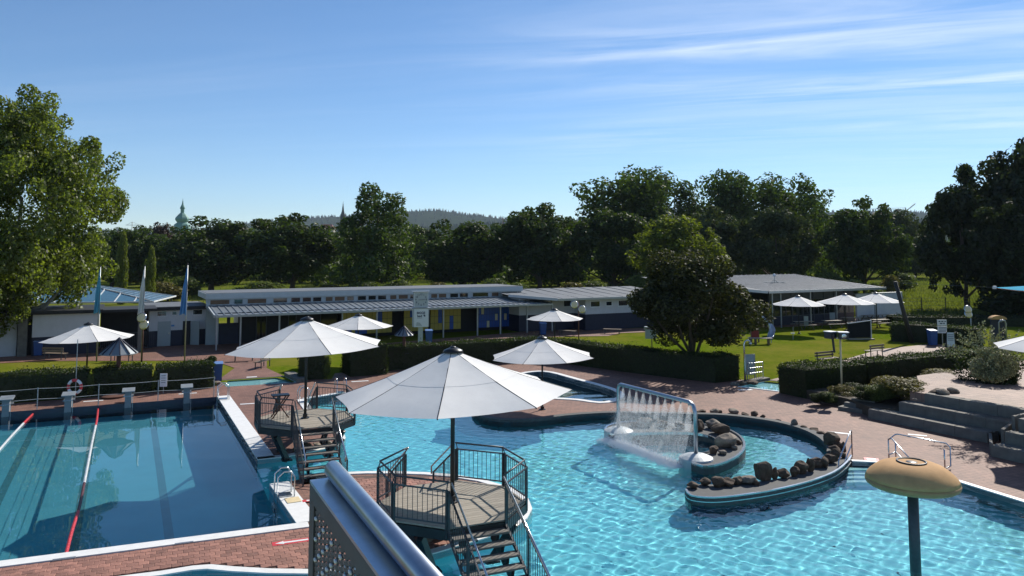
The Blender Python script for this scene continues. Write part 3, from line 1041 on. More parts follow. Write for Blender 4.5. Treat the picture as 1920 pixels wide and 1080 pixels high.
def crown_blobs(r, kindname):
    """(centre, radius) in a unit tree: height 1, width 1 (x,y within +-0.5), crown only"""
    bl = []
    if kindname == 'round':
        for _ in range(46):
            d = rdir(r); k = r.uniform(.35, 1) ** .5
            bl.append((Vector((d.x * .33 * k, d.y * .33 * k, .54 + d.z * .33 * k)), r.uniform(.08, .15)))
        for _ in range(44):
            d = rdir(r); e_ = r.uniform(.92, 1.12)
            bl.append((Vector((d.x * .42 * e_, d.y * .42 * e_, .54 + d.z * .40 * e_)), r.uniform(.035, .075)))
    elif kindname == 'oval':
        for _ in range(52):
            d = rdir(r); k = r.uniform(.3, 1) ** .5; z = d.z * k
            w = .38 * (1 - .25 * z)
            bl.append((Vector((d.x * w * k, d.y * w * k, .55 + z * .37)), r.uniform(.06, .13)))
        for _ in range(40):
            d = rdir(r); e_ = r.uniform(.95, 1.12); w = .42 * (1 - .25 * d.z)
            bl.append((Vector((d.x * w * e_, d.y * w * e_, .54 + d.z * .41 * e_)), r.uniform(.03, .065)))
    elif kindname == 'open':
        for tx, ty, th, tw in ((-.12, 0, .98, .20), (.2, .05, 1.0, .22), (.02, -.1, .8, .32), (-.28, .1, .6, .18), (.3, -.05, .62, .2)):
            for _ in range(17):
                z = r.uniform(.14, th - .06)
                w = tw * (1.25 - z / th)
                bl.append((Vector((tx * (.45 + .6 * z) + r.uniform(-w, w), ty + r.uniform(-w, w), z)), r.uniform(.035, .10)))
    elif kindname == 'fan':
        for _ in range(12):
            a = r.uniform(0, 6.28); sp = r.uniform(.05, .42)
            top = 1.0 - sp * .35 + r.uniform(-.06, .02)
            for i in range(8):
                t = .3 + .7 * i / 7
                bl.append((Vector((math.cos(a) * sp * t * 1.05 + r.uniform(-.08, .08), math.sin(a) * sp * t + r.uniform(-.08, .08), top * t - .06)), r.uniform(.07, .13)))
    elif kindname == 'column':
        for i in range(26):
            z = .06 + .9 * i / 25
            w = .32 * math.sin(math.pi * min(1, (z * .8 + .18))) 
            bl.append((Vector((r.uniform(-w, w) * .5, r.uniform(-w, w) * .5, z)), .10 + .14 * w))
    elif kindname == 'broad':
        for _ in range(70):
            d = rdir(r); k = r.uniform(.3, 1) ** .5
            z = d.z if d.z > 0 else d.z * .75
            bl.append((Vector((d.x * .41 * k, d.y * .41 * k, .53 + z * .40 * k)), r.uniform(.06, .13)))
    elif kindname == 'plane':
        for _ in range(150):
            d = rdir(r); k = r.uniform(.25, 1) ** .5
            w = .40 * (1 - .45 * max(0, d.z) ** 2) * (1 - .03 * max(0, -d.z))
            bl.append((Vector((d.x * w * k, d.y * w * k, .54 + d.z * .43 * k)), r.uniform(.04, .10)))
        for _ in range(90):
            d = rdir(r)
            w = .44 * (1 - .45 * max(0, d.z) ** 2) * (1 - .03 * max(0, -d.z))
            e_ = r.uniform(.95, 1.1)
            bl.append((Vector((d.x * w * e_, d.y * w * e_, .54 + d.z * .45 * e_)), r.uniform(.02, .05)))
    elif kindname == 'bush':
        for _ in range(16):
            d = rdir(r); k = r.uniform(.3, 1) ** .5
            bl.append((Vector((d.x * .32 * k, d.y * .32 * k, .42 + d.z * .34 * k)), r.uniform(.12, .2)))
    return bl


def crown_mesh(name, kindname, nleaf, size, seed, m, shell=0.55):
    r = random.Random(seed)
    bl = crown_blobs(r, kindname)
    wt = [b[1] ** 2 for b in bl]
    mb = MB()
    for b in r.choices(bl, wt, k=nleaf):
        d = rdir(r)
        rr = b[1] * (shell + (1.05 - shell) * r.random() ** .6)
        c = b[0] + d * rr
        if c.z < 0.01:
            c.z = .01 + r.random() * .05
        nn = d * .8 + rdir(r) * .9 + Vector((0, 0, .35))
        leaf_quad(mb, c, nn, size * r.uniform(.6, 1.25), r)
    me = bpy.data.meshes.new(name)
    me.from_pydata(mb.v, [], mb.f)
    me.materials.append(M[m])
    me.update()
    return me, bl


def trunk_mesh(name, bl, seed, m, tr=0.022, top=.6, fork=.18, nlimb=7, scale_z=1.0):
    r = random.Random(seed)
    mb = MB()
    pts = [Vector((0, 0, -.01)), Vector((r.uniform(-.01, .01), r.uniform(-.01, .01), fork * .6)), Vector((r.uniform(-.02, .02), r.uniform(-.02, .02), fork * 1.3)), Vector((r.uniform(-.04, .04), r.uniform(-.04, .04), top))]
    mb.tube(pts, [tr * 1.25, tr, tr * .85, tr * .25], 8)
    for b in r.sample(bl, min(nlimb, len(bl))):
        s_ = pts[1].lerp(pts[2], r.random())
        mid = s_.lerp(b[0], .5) + Vector((0, 0, -.04))
        mb.tube([s_, mid, b[0]], [tr * .55, tr * .35, tr * .1], 6, cap=False)
    me = bpy.data.meshes.new(name)
    me.from_pydata(mb.v, [], mb.f)
    me.polygons.foreach_set('use_smooth', [True] * len(me.polygons))
    me.materials.append(M[m])
    return me


TREES = {}
for key, kn, nl, sz, seed, fork in (('round', 'round', 20000, .0185, 11, .16), ('round2', 'round', 20000, .0185, 23, .16), ('oval', 'oval', 20000, .0175, 31, .14), ('oval2', 'oval', 20000, .0175, 37, .14),
                              ('open', 'open', 17000, .0145, 41, .2), ('fan', 'fan', 19000, .016, 51, .2), ('fan2', 'fan', 19000, .016, 57, .2), ('column', 'column', 9000, .022, 61, .1), ('broad', 'broad', 40000, .0118, 71, .1), ('fine', 'bush', 9000, .019, 87, .1), ('loose', 'broad', 24000, .0125, 75, .1), ('plane', 'plane', 95000, .0078, 91, .1), ('bush', 'bush', 3600, .036, 81, .1)):
    me, bl = crown_mesh('crown_' + key, kn, nl, sz, seed, 'leaf_dark')
    TREES[key] = (me, trunk_mesh('trunk_' + key, bl, seed, 'bark', top=.75 if key in ('open', 'fan', 'column') else .6, fork=fork))


def tree(name, key, loc, w, h, m, label, cat='tree', group=None, rz=None, trunk_m='bark'):
    t = thing(name, label, cat, loc, 0, group)
    rz = rnd.uniform(0, 6.28) if rz is None else rz
    for nm, me, mm in (('crown', TREES[key][0], m), ('trunk', TREES[key][1], trunk_m)):
        o = bpy.data.objects.new(nm, me)
        COL.objects.link(o)
        o.parent = t
        o.scale = (w, w, h)
        o.rotation_euler = (0, 0, rz)
        o.material_slots[0].link = 'OBJECT'
        o.material_slots[0].material = M[mm]
    return t


def tree_at(name, key, u, top, half, Y, m, label, group=None, rz=None, base=0.0, trunk_m='bark'):
    b = D(u, 400, Y); b.z = base
    h = D(u, top, Y).z - base
    return tree(name, key, b, 2 * half * Y / FPX * 1.1, h * 1.02, m, label, 'tree', group, rz, trunk_m)


# the row beyond the long building
ROW = [
    ('round', 215, 428, 62, 150, 'leaf_mid', 'mid green tree mostly hidden behind the large plane tree'),
    ('round2', 272, 428, 55, 152, 'leaf_mid', 'mid green tree behind the two narrow columnar evergreens'),
    ('round', 305, 417, 36, 185, 'leaf_copper', 'dark purple leaved tree beside the green church dome'),
    ('round', 400, 407, 88, 144, 'leaf_dark', 'dark round tree with a visible trunk, below the green church dome'),
    ('round2', 550, 405, 86, 142, 'leaf_dark', 'dark round tree between the church dome and the tall ragged tree'),
    ('open', 712, 340, 104, 130, 'leaf_mid', 'tall ragged tree with gaps in its crown, behind the pool clock'),
    ('round', 866, 412, 82, 146, 'leaf_dark', 'dark round tree just beyond the tall ragged one'),
    ('round2', 1010, 387, 78, 146, 'leaf_dark', 'dark tall rounded tree behind the end of the long building'),
    ('oval', 1150, 390, 80, 144, 'leaf_dark', 'dark tree with forked trunk behind the building wing with three windows'),
    ('round', 1264, 402, 76, 128, 'leaf_yellow', 'yellow green rounded tree behind the small bronze tree'),
    ('oval2', 1336, 386, 66, 152, 'leaf_grey', 'grey green oval tree beyond the yellow green tree'),
    ('oval', 1457, 383, 66, 146, 'leaf_grey', 'grey green oval tree standing behind the cafe roof'),
    ('oval2', 1617, 371, 70, 135, 'leaf_dark', 'dark oval tree with bare trunk at the end of the cafe'),
    ('fan', 1185, 316, 112, 185, 'leaf_mid', 'broad fan shaped poplar, the widest of the three tall ones'),
    ('fan2', 1338, 321, 92, 188, 'leaf_mid', 'tall poplar in the middle of the three'),
    ('fan', 1484, 326, 96, 190, 'leaf_mid', 'tall poplar nearest the meadow of the three'),
    ('round', 1690, 402, 55, 230, 'leaf_grey', 'far grey green tree above the meadow beside the crane'),
    ('round2', 1560, 418, 70, 235, 'leaf_mid', 'far tree seen in the gap left of the dark oval tree'),
    ('round', 780, 432, 60, 225, 'leaf_mid', 'far tree seen in the gap behind the tall ragged one'),
    ('round2', 935, 432, 60, 225, 'leaf_mid', 'far tree between two dark round trees of the row'),
    ('round', 1085, 424, 55, 230, 'leaf_mid', 'far tree filling the gap before the forked tree'),
    ('round2', 640, 436, 60, 225, 'leaf_mid', 'far tree under the thin dark church spire'),
    ('round', 478, 438, 60, 225, 'leaf_mid', 'far tree between the two dark round trees under the hills'),
    ('round', 1400, 425, 60, 235, 'leaf_mid', 'far tree between the two grey green ovals'),
    ('round', 1712, 440, 40, 215, 'leaf_grey', 'small pale tree at the edge of the meadow'),
]
for i, (k, u, top, half, Y, m, lab) in enumerate(ROW):
    tree_at('poplar_tree' if k.startswith('fan') else 'park_tree', k, u, top - (10 if Y > 215 else 0), half * (1.15 if k.startswith(('round', 'oval')) else 1.05), Y, m, lab, 'trees beyond the buildings', rz=i * 1.7)
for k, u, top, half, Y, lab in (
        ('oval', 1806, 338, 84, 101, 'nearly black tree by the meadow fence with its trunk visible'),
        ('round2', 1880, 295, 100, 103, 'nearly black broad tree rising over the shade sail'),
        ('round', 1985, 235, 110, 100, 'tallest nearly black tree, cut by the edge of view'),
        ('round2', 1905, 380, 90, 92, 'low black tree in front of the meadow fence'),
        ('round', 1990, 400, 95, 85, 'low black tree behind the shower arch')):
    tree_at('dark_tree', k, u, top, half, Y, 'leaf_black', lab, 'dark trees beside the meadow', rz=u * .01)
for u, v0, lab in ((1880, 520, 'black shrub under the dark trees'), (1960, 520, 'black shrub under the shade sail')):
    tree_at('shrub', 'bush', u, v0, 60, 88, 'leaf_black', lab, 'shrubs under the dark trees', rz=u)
tree_at('columnar_tree', 'column', 233, 442, 22, 112, 'leaf_yellow', 'wide yellow green columnar evergreen next to the plane tree', 'columnar evergreens', rz=1)
tree_at('columnar_tree', 'column', 286, 468, 19, 104, 'leaf_yellow', 'slim yellow green columnar evergreen behind the white flag', 'columnar evergreens', rz=2.5)
# the wood behind the row, one mass
r = random.Random(15)
mb = MB()
for k in range(230):
    u = -300 + 2500 * (k + r.random()) / 230
    Y = r.uniform(163, 250) if u < 1560 else r.uniform(255, 330)
    c = D(u, 400, Y)
    h = r.uniform(5, 9) if Y < 190 else r.uniform(9, 15); w = r.uniform(4, 7)
    for _ in range(520):
        d = rdir(r); q = r.random() ** .4
        bx = 1 + .25 * math.sin(d.x * 5 + k) 
        p = Vector((c.x + d.x * w * q * bx, Y + d.y * w * q * bx, h * .5 + d.z * h * .5 * q))
        leaf_quad(mb, p, d + rdir(r) * .8, r.uniform(.3, .6), r)
kind(mb.build('far_wood', 'leaf_mid'), 'stuff')
# big plane tree
pt = tree_at('plane_tree', 'plane', 22, 186, 196, 58, 'leaf_plane', 'huge light green plane tree overhanging the white building', rz=0.6, trunk_m='bark_pale')
tree_at('plane_tree', 'broad', -120, 420, 130, 50, 'leaf_plane', 'lower bough mass of a second plane tree, cut by the view', rz=3.0, trunk_m='bark_pale')
# small bronze tree on the lawn
bt = tree_at('copper_tree', 'broad', 1298, 466, 128, 50, 'leaf_bronze', 'small spreading bronze leaved tree on the lawn behind the hedge', rz=1.1)

SHR = 'first second third fourth fifth sixth seventh eighth ninth tenth eleventh twelfth thirteenth fourteenth fifteenth sixteenth seventeenth eighteenth'.split()
# sunny shrubs along the meadow edge
for i, (u, v0, half, Y) in enumerate([(320, 520, 40, 120), (350, 508, 30, 128), (480, 520, 50, 126), (610, 528, 40, 122), (690, 520, 45, 118), (760, 515, 40, 116), (830, 522, 30, 124), (925, 512, 34, 118), (960, 522, 30, 120), (1065, 522, 34, 120), (1110, 520, 40, 122), (1205, 505, 34, 116), (1380, 510, 40, 120), (1545, 500, 34, 130), (1585, 515, 30, 122), (1660, 505, 22, 118), (1690, 505, 30, 150), (1640, 520, 20, 112)]):
    tree_at('meadow_shrub', 'bush', u, v0, half, Y, 'leaf_bush' if i % 3 else 'leaf_heath', f'sunlit shrub in the scrub behind the buildings, {SHR[i]} counted from the white building', 'sunlit shrubs along the meadow', rz=i)


def hedge(label, line, depth, h, m='leaf_hedge', dens=230, lsz=.05, seed=1, z0=0.0, group='clipped hedges', name='hedge'):
    """clipped hedge: line is its front foot, depth goes to the left of the line's direction"""
    r = random.Random(seed)
    line = [Vector((p[0], p[1])) for p in line]
    back = [Vector(p) for p in offset([tuple(p) for p in line], depth)]
    n = len(line)
    t = thing(name, label, 'hedge', (line[0].x, line[0].y, z0), 0, group)
    core = MB()
    ins = .08
    f2, b2 = [Vector(p) for p in offset([tuple(p) for p in line], ins)], [Vector(p) for p in offset([tuple(p) for p in line], depth - ins)]
    core.prism([tuple(p) for p in f2] + [tuple(p) for p in reversed(b2)], z0, z0 + h - ins)
    co = core.build('core', 'leaf_black', t, world=True)
    mb = MB()

    def face(a, b, zlo, zhi, nrm):
        L = (b - a).length
        for _ in range(int(L * (zhi - zlo) * dens)):
            s_, q = r.random(), r.random()
            p = a.lerp(b, s_)
            bul = .09 * math.sin(p.x * 2.1 + q * 3) + .07 * math.sin(p.y * 3.3 + p.x) + .05 * math.sin(p.x * 6.3 + q * 5)
            c = Vector((p.x, p.y, zlo + q * (zhi - zlo))) + nrm * (r.gauss(0, .045) + bul * .6)
            leaf_quad(mb, c, nrm + rdir(r) * 1.0, lsz * r.uniform(.6, 1.3), r)
    for i in range(n - 1):
        d = (line[i + 1] - line[i]).normalized()
        nf = Vector((d.y, -d.x, 0))
        face(line[i], line[i + 1], z0 + .04, z0 + h, nf)
        face(back[i], back[i + 1], z0 + .3, z0 + h, -nf)
        L = (line[i + 1] - line[i]).length
        for _ in range(int(L * depth * dens * 1.6)):
            s_, q = r.random(), r.random()
            p = line[i].lerp(line[i + 1], s_).lerp(back[i].lerp(back[i + 1], s_), q)
            z = z0 + h + abs(r.gauss(0, .055)) * (1 + 1.6 * (r.random() < .08)) + .05 * math.sin(p.x * 1.7) + .04 * math.sin(p.x * 4.1 + p.y * 2.3) - .04
            leaf_quad(mb, Vector((p.x, p.y, z)), Vector((0, 0, 1)) + rdir(r) * .9, lsz * r.uniform(.6, 1.3), r)
    for a, b, s_ in ((line[0], back[0], -1), (line[-1], back[-1], 1)):
        d = (line[1] - line[0]).normalized() if s_ < 0 else (line[-1] - line[-2]).normalized()
        face(a, b, z0 + .04, z0 + h, Vector((d.x, d.y, 0)) * s_)
    mb.build('foliage', m, t, world=True)
    return t


HL = P(0, 757); HR = P(400, 727)
hd = (HR - HL).normalized()
hlen = (HR - HL).length
hedge('long clipped hedge behind the starting blocks, end by the lifebuoy', [HL - hd * 8, P(163, 745.0)], 1.5, 1.38, seed=2)
hedge('clipped hedge in the middle of three behind the starting blocks', [P(174, 744), P(284, 736)], 1.5, 1.36, seed=3)
hedge('clipped hedge with a raised tuft next to the blue bin', [P(293, 735), P(400, 727)], 1.5, 1.36, seed=4)
tree('twig_bush', 'bush', P(168, 744), .5, 1.5, 'leaf_bush', 'light twiggy gap filler between two hedge blocks near the lifebuoy', 'bush', 'twiggy growth in the hedge gaps')
tree('twig_bush', 'bush', P(288, 735), .5, 1.45, 'leaf_bush', 'light twiggy gap filler behind the small white notice', 'bush', 'twiggy growth in the hedge gaps')
tree('hedge_tuft', 'bush', P(392, 724) + Vector((-.2, .5, .9)), 1.0, .9, 'leaf_hedge', 'round leafy tuft on top of the hedge by the blue bin', 'bush')
hedge('square hedge block beside the foot bath, seen through the umbrella pole', [P(560, 713), P(607, 711)], 1.5, 1.75, seed=5)
tree('twig_bush', 'bush', P(612, 710), .7, 1.7, 'leaf_bush', 'pale climber on the end of the square hedge block', 'bush', 'twiggy growth in the hedge gaps')
hedge('square hedge block beside the brown zinc roofed post', [P(657, 707), P(726, 702)], 2.2, 1.9, seed=6)
hedge('long curving hedge around the whirlpool terrace up to the foot shower', [P(728, 695), P(830, 688), P(930, 681), P(1010, 675.5), P(1060, 682), P(1160, 696.5), P(1240, 706.5), P(1342, 718.5), P(1388, 713)], 1.3, 1.5, seed=7, dens=190)
ha = P(1514, 748)
hedge('tall dense hedge corner behind the loudspeaker post', [ha, ha + E1 * 4.6], 2.0, 1.52, seed=8, dens=200)
hedge('tall hedge running from the loudspeaker post to the silvery shrub', [ha + E1 * 5.0 + Vector((-.1, .1, 0)), ha + E1 * 14.2], 1.3, 1.58, seed=9, dens=190)
hedge('long hedge beside the lawn behind the blue bin and notices', [P(1672, 640), P(1735, 643), P(1822, 652)], 1.8, 1.5, seed=10, dens=120, lsz=.065)
hedge('low dark hedge along the meadow fence', [D(1675, 600, 80), D(2100, 600, 78)], 2.0, .95, 'leaf_black', seed=12, dens=70, lsz=.08)
# planting bed shrubs beside the terraces
for u, v, w, h, m, lab in (
        (1694, 752, 3.9, 1.55, 'leaf_heath', 'broad heather-like shrub above the terrace steps'),
        (1652, 752, 2.2, 1.2, 'leaf_bush', 'low green shrub at the head of the narrow steps'),
        (1585, 752, 2.0, 1.0, 'leaf_heath', 'straggly low shrub in front of the loudspeaker post'),
        (1555, 755, 1.3, .7, 'leaf_bush', 'straggly low shrub at the foot of the hedge corner'),
        (1775, 722, 3.4, 1.1, 'leaf_heath', 'yellowish low shrub bed before the long hedge'),
        (1825, 722, 2.6, .8, 'leaf_heath', 'yellowish low shrub beside the silvery shrub'),
        (1622, 750, 1.6, .9, 'leaf_hedge', 'dark shrub between the narrow steps and the hedge'),
        (1668, 742, 2.2, 1.0, 'leaf_hedge', 'dark shrub behind the broad heather-like shrub'),
        (1742, 730, 2.2, .8, 'leaf_hedge', 'dark low shrub behind the rocks of the top seat wall'),
        (1803, 716, 2.4, .9, 'leaf_hedge', 'dark low shrub between the hedge and the terrace paving'),
        (1600, 741, 1.8, .9, 'leaf_hedge', 'dark shrub right behind the loudspeaker post'),
        (1538, 756, 1.2, .7, 'leaf_hedge', 'dark small shrub at the corner of the foot bath hedge'),
        (1915, 720, 1.6, 1.0, 'leaf_bush', 'light green shrub at the edge under the umbrella')):
    zz = .5 if u > 1600 else .1
    tree('low_shrub', 'fine', P(u, v, zz), w, h, m, lab, 'shrub', 'shrubs of the terrace bed', rz=u)

# ================================================================== BUILDINGS
def win(parent, name, x0, x1, z0, z1, y, pane='dark_glass', fr=.06, frm='window_frame', inset=.06):
    """window on a wall facing local -y at y: frame proud of the wall, pane set back"""
    f = MB()
    for a in ((x0, x0 + fr, z0, z1), (x1 - fr, x1, z0, z1), (x0 + fr, x1 - fr, z0, z0 + fr), (x0 + fr, x1 - fr, z1 - fr, z1)):
        f.span(a[0], a[1], y - .05, y + .02, a[2], a[3])
    w = f.build(name, frm, parent)
    MB().span(x0 + fr, x1 - fr, y - .03, y - .005, z0 + fr, z1 - fr).build('pane', pane, w)
    return w


BO = P(405, 657)
BA = R(28)
BF = wall_frame(BO, BA)
main = thing('changing_building', 'long flat changing room building with clerestory windows and ribbed canopy', 'building', (BO.x, BO.y, 0), BA)
xe = BF(988, 600)[0]
xr = BF(978, 540, 4.0)[0]
xl = BF(385, 565, 4.0)[0]
# canopy: ribbed zinc panels between seams
y0, y1, z0, z1 = -0.75, 3.9, 2.72, 3.18
x0c, x1c = BF(404, 590, -.75)[0], BF(1037, 564, -.75)[0]
npan = 56
pw = (x1c - x0c) / npan
pmesh = MB()
sl = (z1 - z0) / (y1 - y0)
h_ = .05
prof = [(0, 0), (pw * .12, 0), (pw * .2, h_), (pw * .38, h_), (pw * .46, 0), (pw, 0)]
vs_ = [(a, y0, z0 + b) for a, b in prof] + [(a, y1, z1 + b) for a, b in prof] + [(a, y0, z0 + b - .04) for a, b in prof] + [(a, y1, z1 + b - .04) for a, b in prof]
k = len(prof)
fs_ = []
for i in range(k - 1):
    fs_ += [(i, i + 1, k + i + 1, k + i), (2 * k + i + 1, 2 * k + i, 3 * k + i, 3 * k + i + 1), (2 * k + i, 2 * k + i + 1, i + 1, i)]
pmesh.add(vs_, fs_)
p0 = pmesh.build('roof_panel', 'zinc_roof', main, loc=(x0c, 0, 0))
for i in range(1, npan):
    again(p0, None, main, (x0c + pw * i, 0, 0))
MB().span(x0c, x1c, y0 - .1, y0 + .0, z0 - .16, z0 + .01).build('gutter', 'galvanised', main)
MB().bar((x0c - .06, y0, z0 - .06), (x0c - .06, y1, z1 - .06), .1, .22).build('verge_trim', 'fascia', main)
cols = [BF(u, v, 0)[0] for u, v in ((405, 657), (450, 650), (523, 640), (641, 635), (706, 630), (831, 625), (895, 622), (938, 622), (988, 620), (1035, 615))]
cm = MB().span(-.06, .06, -.06, .06, 0, 2.86).build('column', 'galvanised', main, loc=(cols[0], 0, 0))
for c in cols[1:]:
    again(cm, None, main, (c, 0, 0))
MB().span(x0c + .1, x1c - .1, -.05, .05, 2.74, 2.86).build('eaves_beam', 'grey_steel', main)
# upper storey: fascia, clerestory, roof slab
MB().span(xl, xr, 3.75, 9.5, 3.72, 4.17).build('roof_slab', 'fascia', main)
MB().span(xl + .1, xr - .1, 3.85, 9.4, 4.172, 4.2).build('roof_covering', 'roof_felt', main)
MB().span(xl + .05, xr - .05, 3.95, 4.0, 3.0, 3.72).build('clerestory_wall', 'fascia', main)
zx2 = lambda a, b: (360 + a / 4, 360 + b / 4)
zx3 = lambda a, b: (760 + a / 4, 760 + b / 4)
cler = [zx2(135, 285), zx2(315, 383), zx2(415, 560), zx2(608, 715), zx2(742, 813), zx2(828, 895), zx2(905, 972), zx2(1000, 1057), zx2(1068, 1147), zx2(1160, 1215), zx2(1240, 1307), zx2(1320, 1380), zx2(1392, 1457), zx2(1483, 1535), zx2(1547, 1620), zx2(1632, 1690), zx3(60, 120), zx3(190, 240), zx3(248, 308), zx3(333, 397), zx3(405, 470), zx3(503, 622), zx3(645, 700), zx3(723, 838)]
brown = {0, 2, 7, 8, 13, 14, 17, 18, 22}
for i, (a, b) in enumerate(cler):
    xa, xb = BF(a, 555, 3.95)[0], BF(b, 555, 3.95)[0]
    win(main, 'clerestory_window', xa, xb, 3.24, 3.66, 3.95, 'brown_interior' if i in brown else 'dark_glass', .035, 'fascia')
# walls under the canopy
gap0, gap1 = BF(410, 610, 4)[0], BF(447, 610, 4)[0]
MB().span(xl + .1, gap0, 4.0, 4.2, 0, 3.0).build('wall', 'door_grey', main)
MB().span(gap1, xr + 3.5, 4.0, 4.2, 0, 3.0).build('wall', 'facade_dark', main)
MB().span(gap0, gap1, 4.0, 4.2, 0, 1.7).build('wall', 'wall_navy', main)
MB().span(gap0, gap1, 4.0, 4.2, 2.55, 3.0).build('wall', 'wall_navy', main)
MB().span((gap0 + gap1) / 2 - .12, (gap0 + gap1) / 2 + .12, 4.0, 4.2, 1.7, 2.55).build('wall', 'wall_navy', main)
MB().span(xr - .2, xr, 4.2, 9.4, 0, 3.7).build('end_wall', 'wall_white', main)
MB().span(gap1 + .4, xr - .2, 9.2, 9.4, 0, 3.7).build('rear_wall', 'wall_white', main)
MB().span(gap1 + .4, gap1 + .6, 4.2, 9.2, 0, 3.7).build('partition_wall', 'wall_white', main)
for u0, u1, v0, v1 in ((480, 500, 600, 640), (540, 556, 598, 640), (600, 640, 596, 632)):
    a, b = BF(u0, 610, 3.98)[0], BF(u1, 610, 3.98)[0]
    win(main, 'facade_window', a, b, .2, 2.3, 4.0, 'dark_glass', .07, 'grey_steel')


def lockers(name, label, xa, xb, y, nx, nz, z0, z1, base, alt, altset):
    t = thing(name, label, 'lockers', tuple(Vector((BO.x, BO.y, 0)) + Vector((math.cos(BA), math.sin(BA), 0)) * xa + Vector((-math.sin(BA), math.cos(BA), 0)) * y), BA, 'locker banks under the canopy')
    W = xb - xa
    MB().span(0, W, 0, .5, z0, z1 + .03).build('carcass', 'facade_dark', t)
    dw, dh = W / nx, (z1 - z0) / nz
    pr = {}
    for i in range(nx):
        for j in range(nz):
            m = alt if (i, j) in altset else base
            if m not in pr:
                pr[m] = MB().span(.012, dw - .012, -.02, -.002, .012, dh - .012).build('locker_door', m, t, loc=(i * dw, 0, z0 + j * dh))
            else:
                again(pr[m], None, t, (i * dw, 0, z0 + j * dh))
    return t


lb = [('yellow locker bank furthest from the clock, behind the far parasol', 640, 735, 10, 'locker_yellow', 'locker_blue', {(7, 2), (7, 1), (1, 0), (1, 1), (4, 0)}),
      ('yellow locker bank with blue doors, directly beside the clock', 757, 803, 8, 'locker_yellow', 'locker_blue', {(2, 2), (5, 0)}),
      ('yellow locker bank with two blue doors, nearer the blue lockers', 807, 864, 8, 'locker_yellow', 'locker_blue', {(2, 2), (2, 1), (5, 0), (5, 1)}),
      ('blue locker bank with pale doors, first from the yellow ones', 897, 938, 8, 'locker_blue', 'locker_pale', {(1, 2), (3, 0), (6, 1)}),
      ('blue locker bank with pale doors, last under the canopy', 940, 974, 7, 'locker_blue', 'locker_pale', {(3, 2), (1, 1), (4, 0)})]
for lab, u0, u1, nx, b_, a_, st in lb:
    lockers('locker_bank', lab, BF(u0, 600, 3.2)[0], BF(u1, 600, 3.2)[0], 3.2, nx, 3, .35, 2.25, b_, a_, st)

# left wing
LF = wall_frame(P(278, 651), R(30))
LO = P(278, 651)
lw = thing('changing_wing', 'low white building wing with navy base, grey door and three small windows', 'building', (LO.x, LO.y, 0), R(30))
xl_ = LF(386, 643)[0]
MB().span(0, xl_, 0, 6, 1.25, 2.88).build('wall', 'wall_white', lw)
MB().span(.02, xl_ - .02, .03, 5.9, 0, 1.25).build('base_wall', 'wall_navy', lw)
MB().span(-.3, xl_ + .3, -.35, 6.3, 2.88, 3.14).build('roof', 'facade_dark', lw)
MB().span(-.1, xl_ + .1, -.15, 6.1, 3.142, 3.17).build('roof_covering', 'roof_felt', lw)
for u0, u1, v0, v1 in ((294, 313, 583, 593), (322, 332, 583, 591), (361, 380, 580, 590)):
    a, b = LF(u0, v0), LF(u1, v1)
    win(lw, 'window', a[0], b[0], b[1], a[1], 0, 'dark_glass', .05, 'window_frame')
a, b = LF(296, 603), LF(319, 648)
d_ = MB().span(a[0], b[0], -.04, .02, .02, a[1]).build('door', 'door_grey', lw)
MB().span(b[0] - .15, b[0] - .1, -.08, -.042, .95, 1.1).build('handle', 'stainless', d_)
a, b = LF(343, 602), LF(356, 648)
MB().span(a[0], b[0], -.03, .02, .02, a[1]).build('doorway', 'facade_dark', lw)
d_ = MB().box((b[0] + .3, -.28, a[1] / 2), (.9, .05, a[1] - .05), R(-50)).build('door', 'door_grey', lw)
a, b = LF(321, 609), LF(327, 612)
MB().span(a[0], b[0], -.03, -.002, b[1], a[1]).build('wall_sign', 'sign_blue', lw)

# far left white building
KO = P(58, 668)
KF = wall_frame(KO, R(27))
kw = thing('white_building', 'white walled building with navy base partly hidden by the plane tree', 'building', (KO.x, KO.y, 0), R(27))
xk = KF(182, 657)[0]
MB().span(0, xk, 0, 6, 1.35, 3.0).build('wall', 'wall_white', kw)
MB().span(.02, xk - .02, .03, 5.9, 0, 1.35).build('base_wall', 'wall_navy', kw)
MB().span(-7, xk + .3, -.3, 6.3, 3.0, 3.25).build('roof', 'facade_dark', kw)
MB().span(-7, -1.0, .6, 6, 0, 3.0).build('wall', 'wall_white', kw)
MB().span(-1.0, 0, .9, 1.0, 0, 2.2).build('door', 'facade_dark', kw)
MB().span(-.9, -.3, .1, .5, 0, 2.9).build('pier', 'concrete', kw)
MB().span(.3, 1.3, -.04, .03, .05, 1.2).build('door', 'wall_navy', kw)
# entrance gate + dark hall between the wings
gt = thing('entrance_hall', 'dark open entrance hall with railing gate under the glass pyramid', 'entrance', tuple(KO + Vector((math.cos(R(27)), math.sin(R(27)), 0)) * xk), R(27))
wdt = (LO - KO).length - xk
MB().span(.1, wdt - .1, 3.5, 3.7, 0, 3.0).build('rear_wall', 'facade_dark', gt)
MB().span(-.2, wdt + .2, -.2, 4, 3.0, 3.2).build('roof_beam', 'facade_dark', gt)
gb = MB()
for i in range(28):
    gb.bar((.2 + i * wdt / 28, 1.0, .1), (.2 + i * wdt / 28, 1.0, 1.3), .03)
gb.bar((.1, 1, 1.3), (wdt, 1, 1.3), .05); gb.bar((.1, 1, .1), (wdt, 1, .1), .05)
gb.build('gate', 'grey_steel', gt)
MB().span(wdt - 1.1, wdt - .8, -.2, .1, 0, 2.4).build('post', 'concrete', gt)
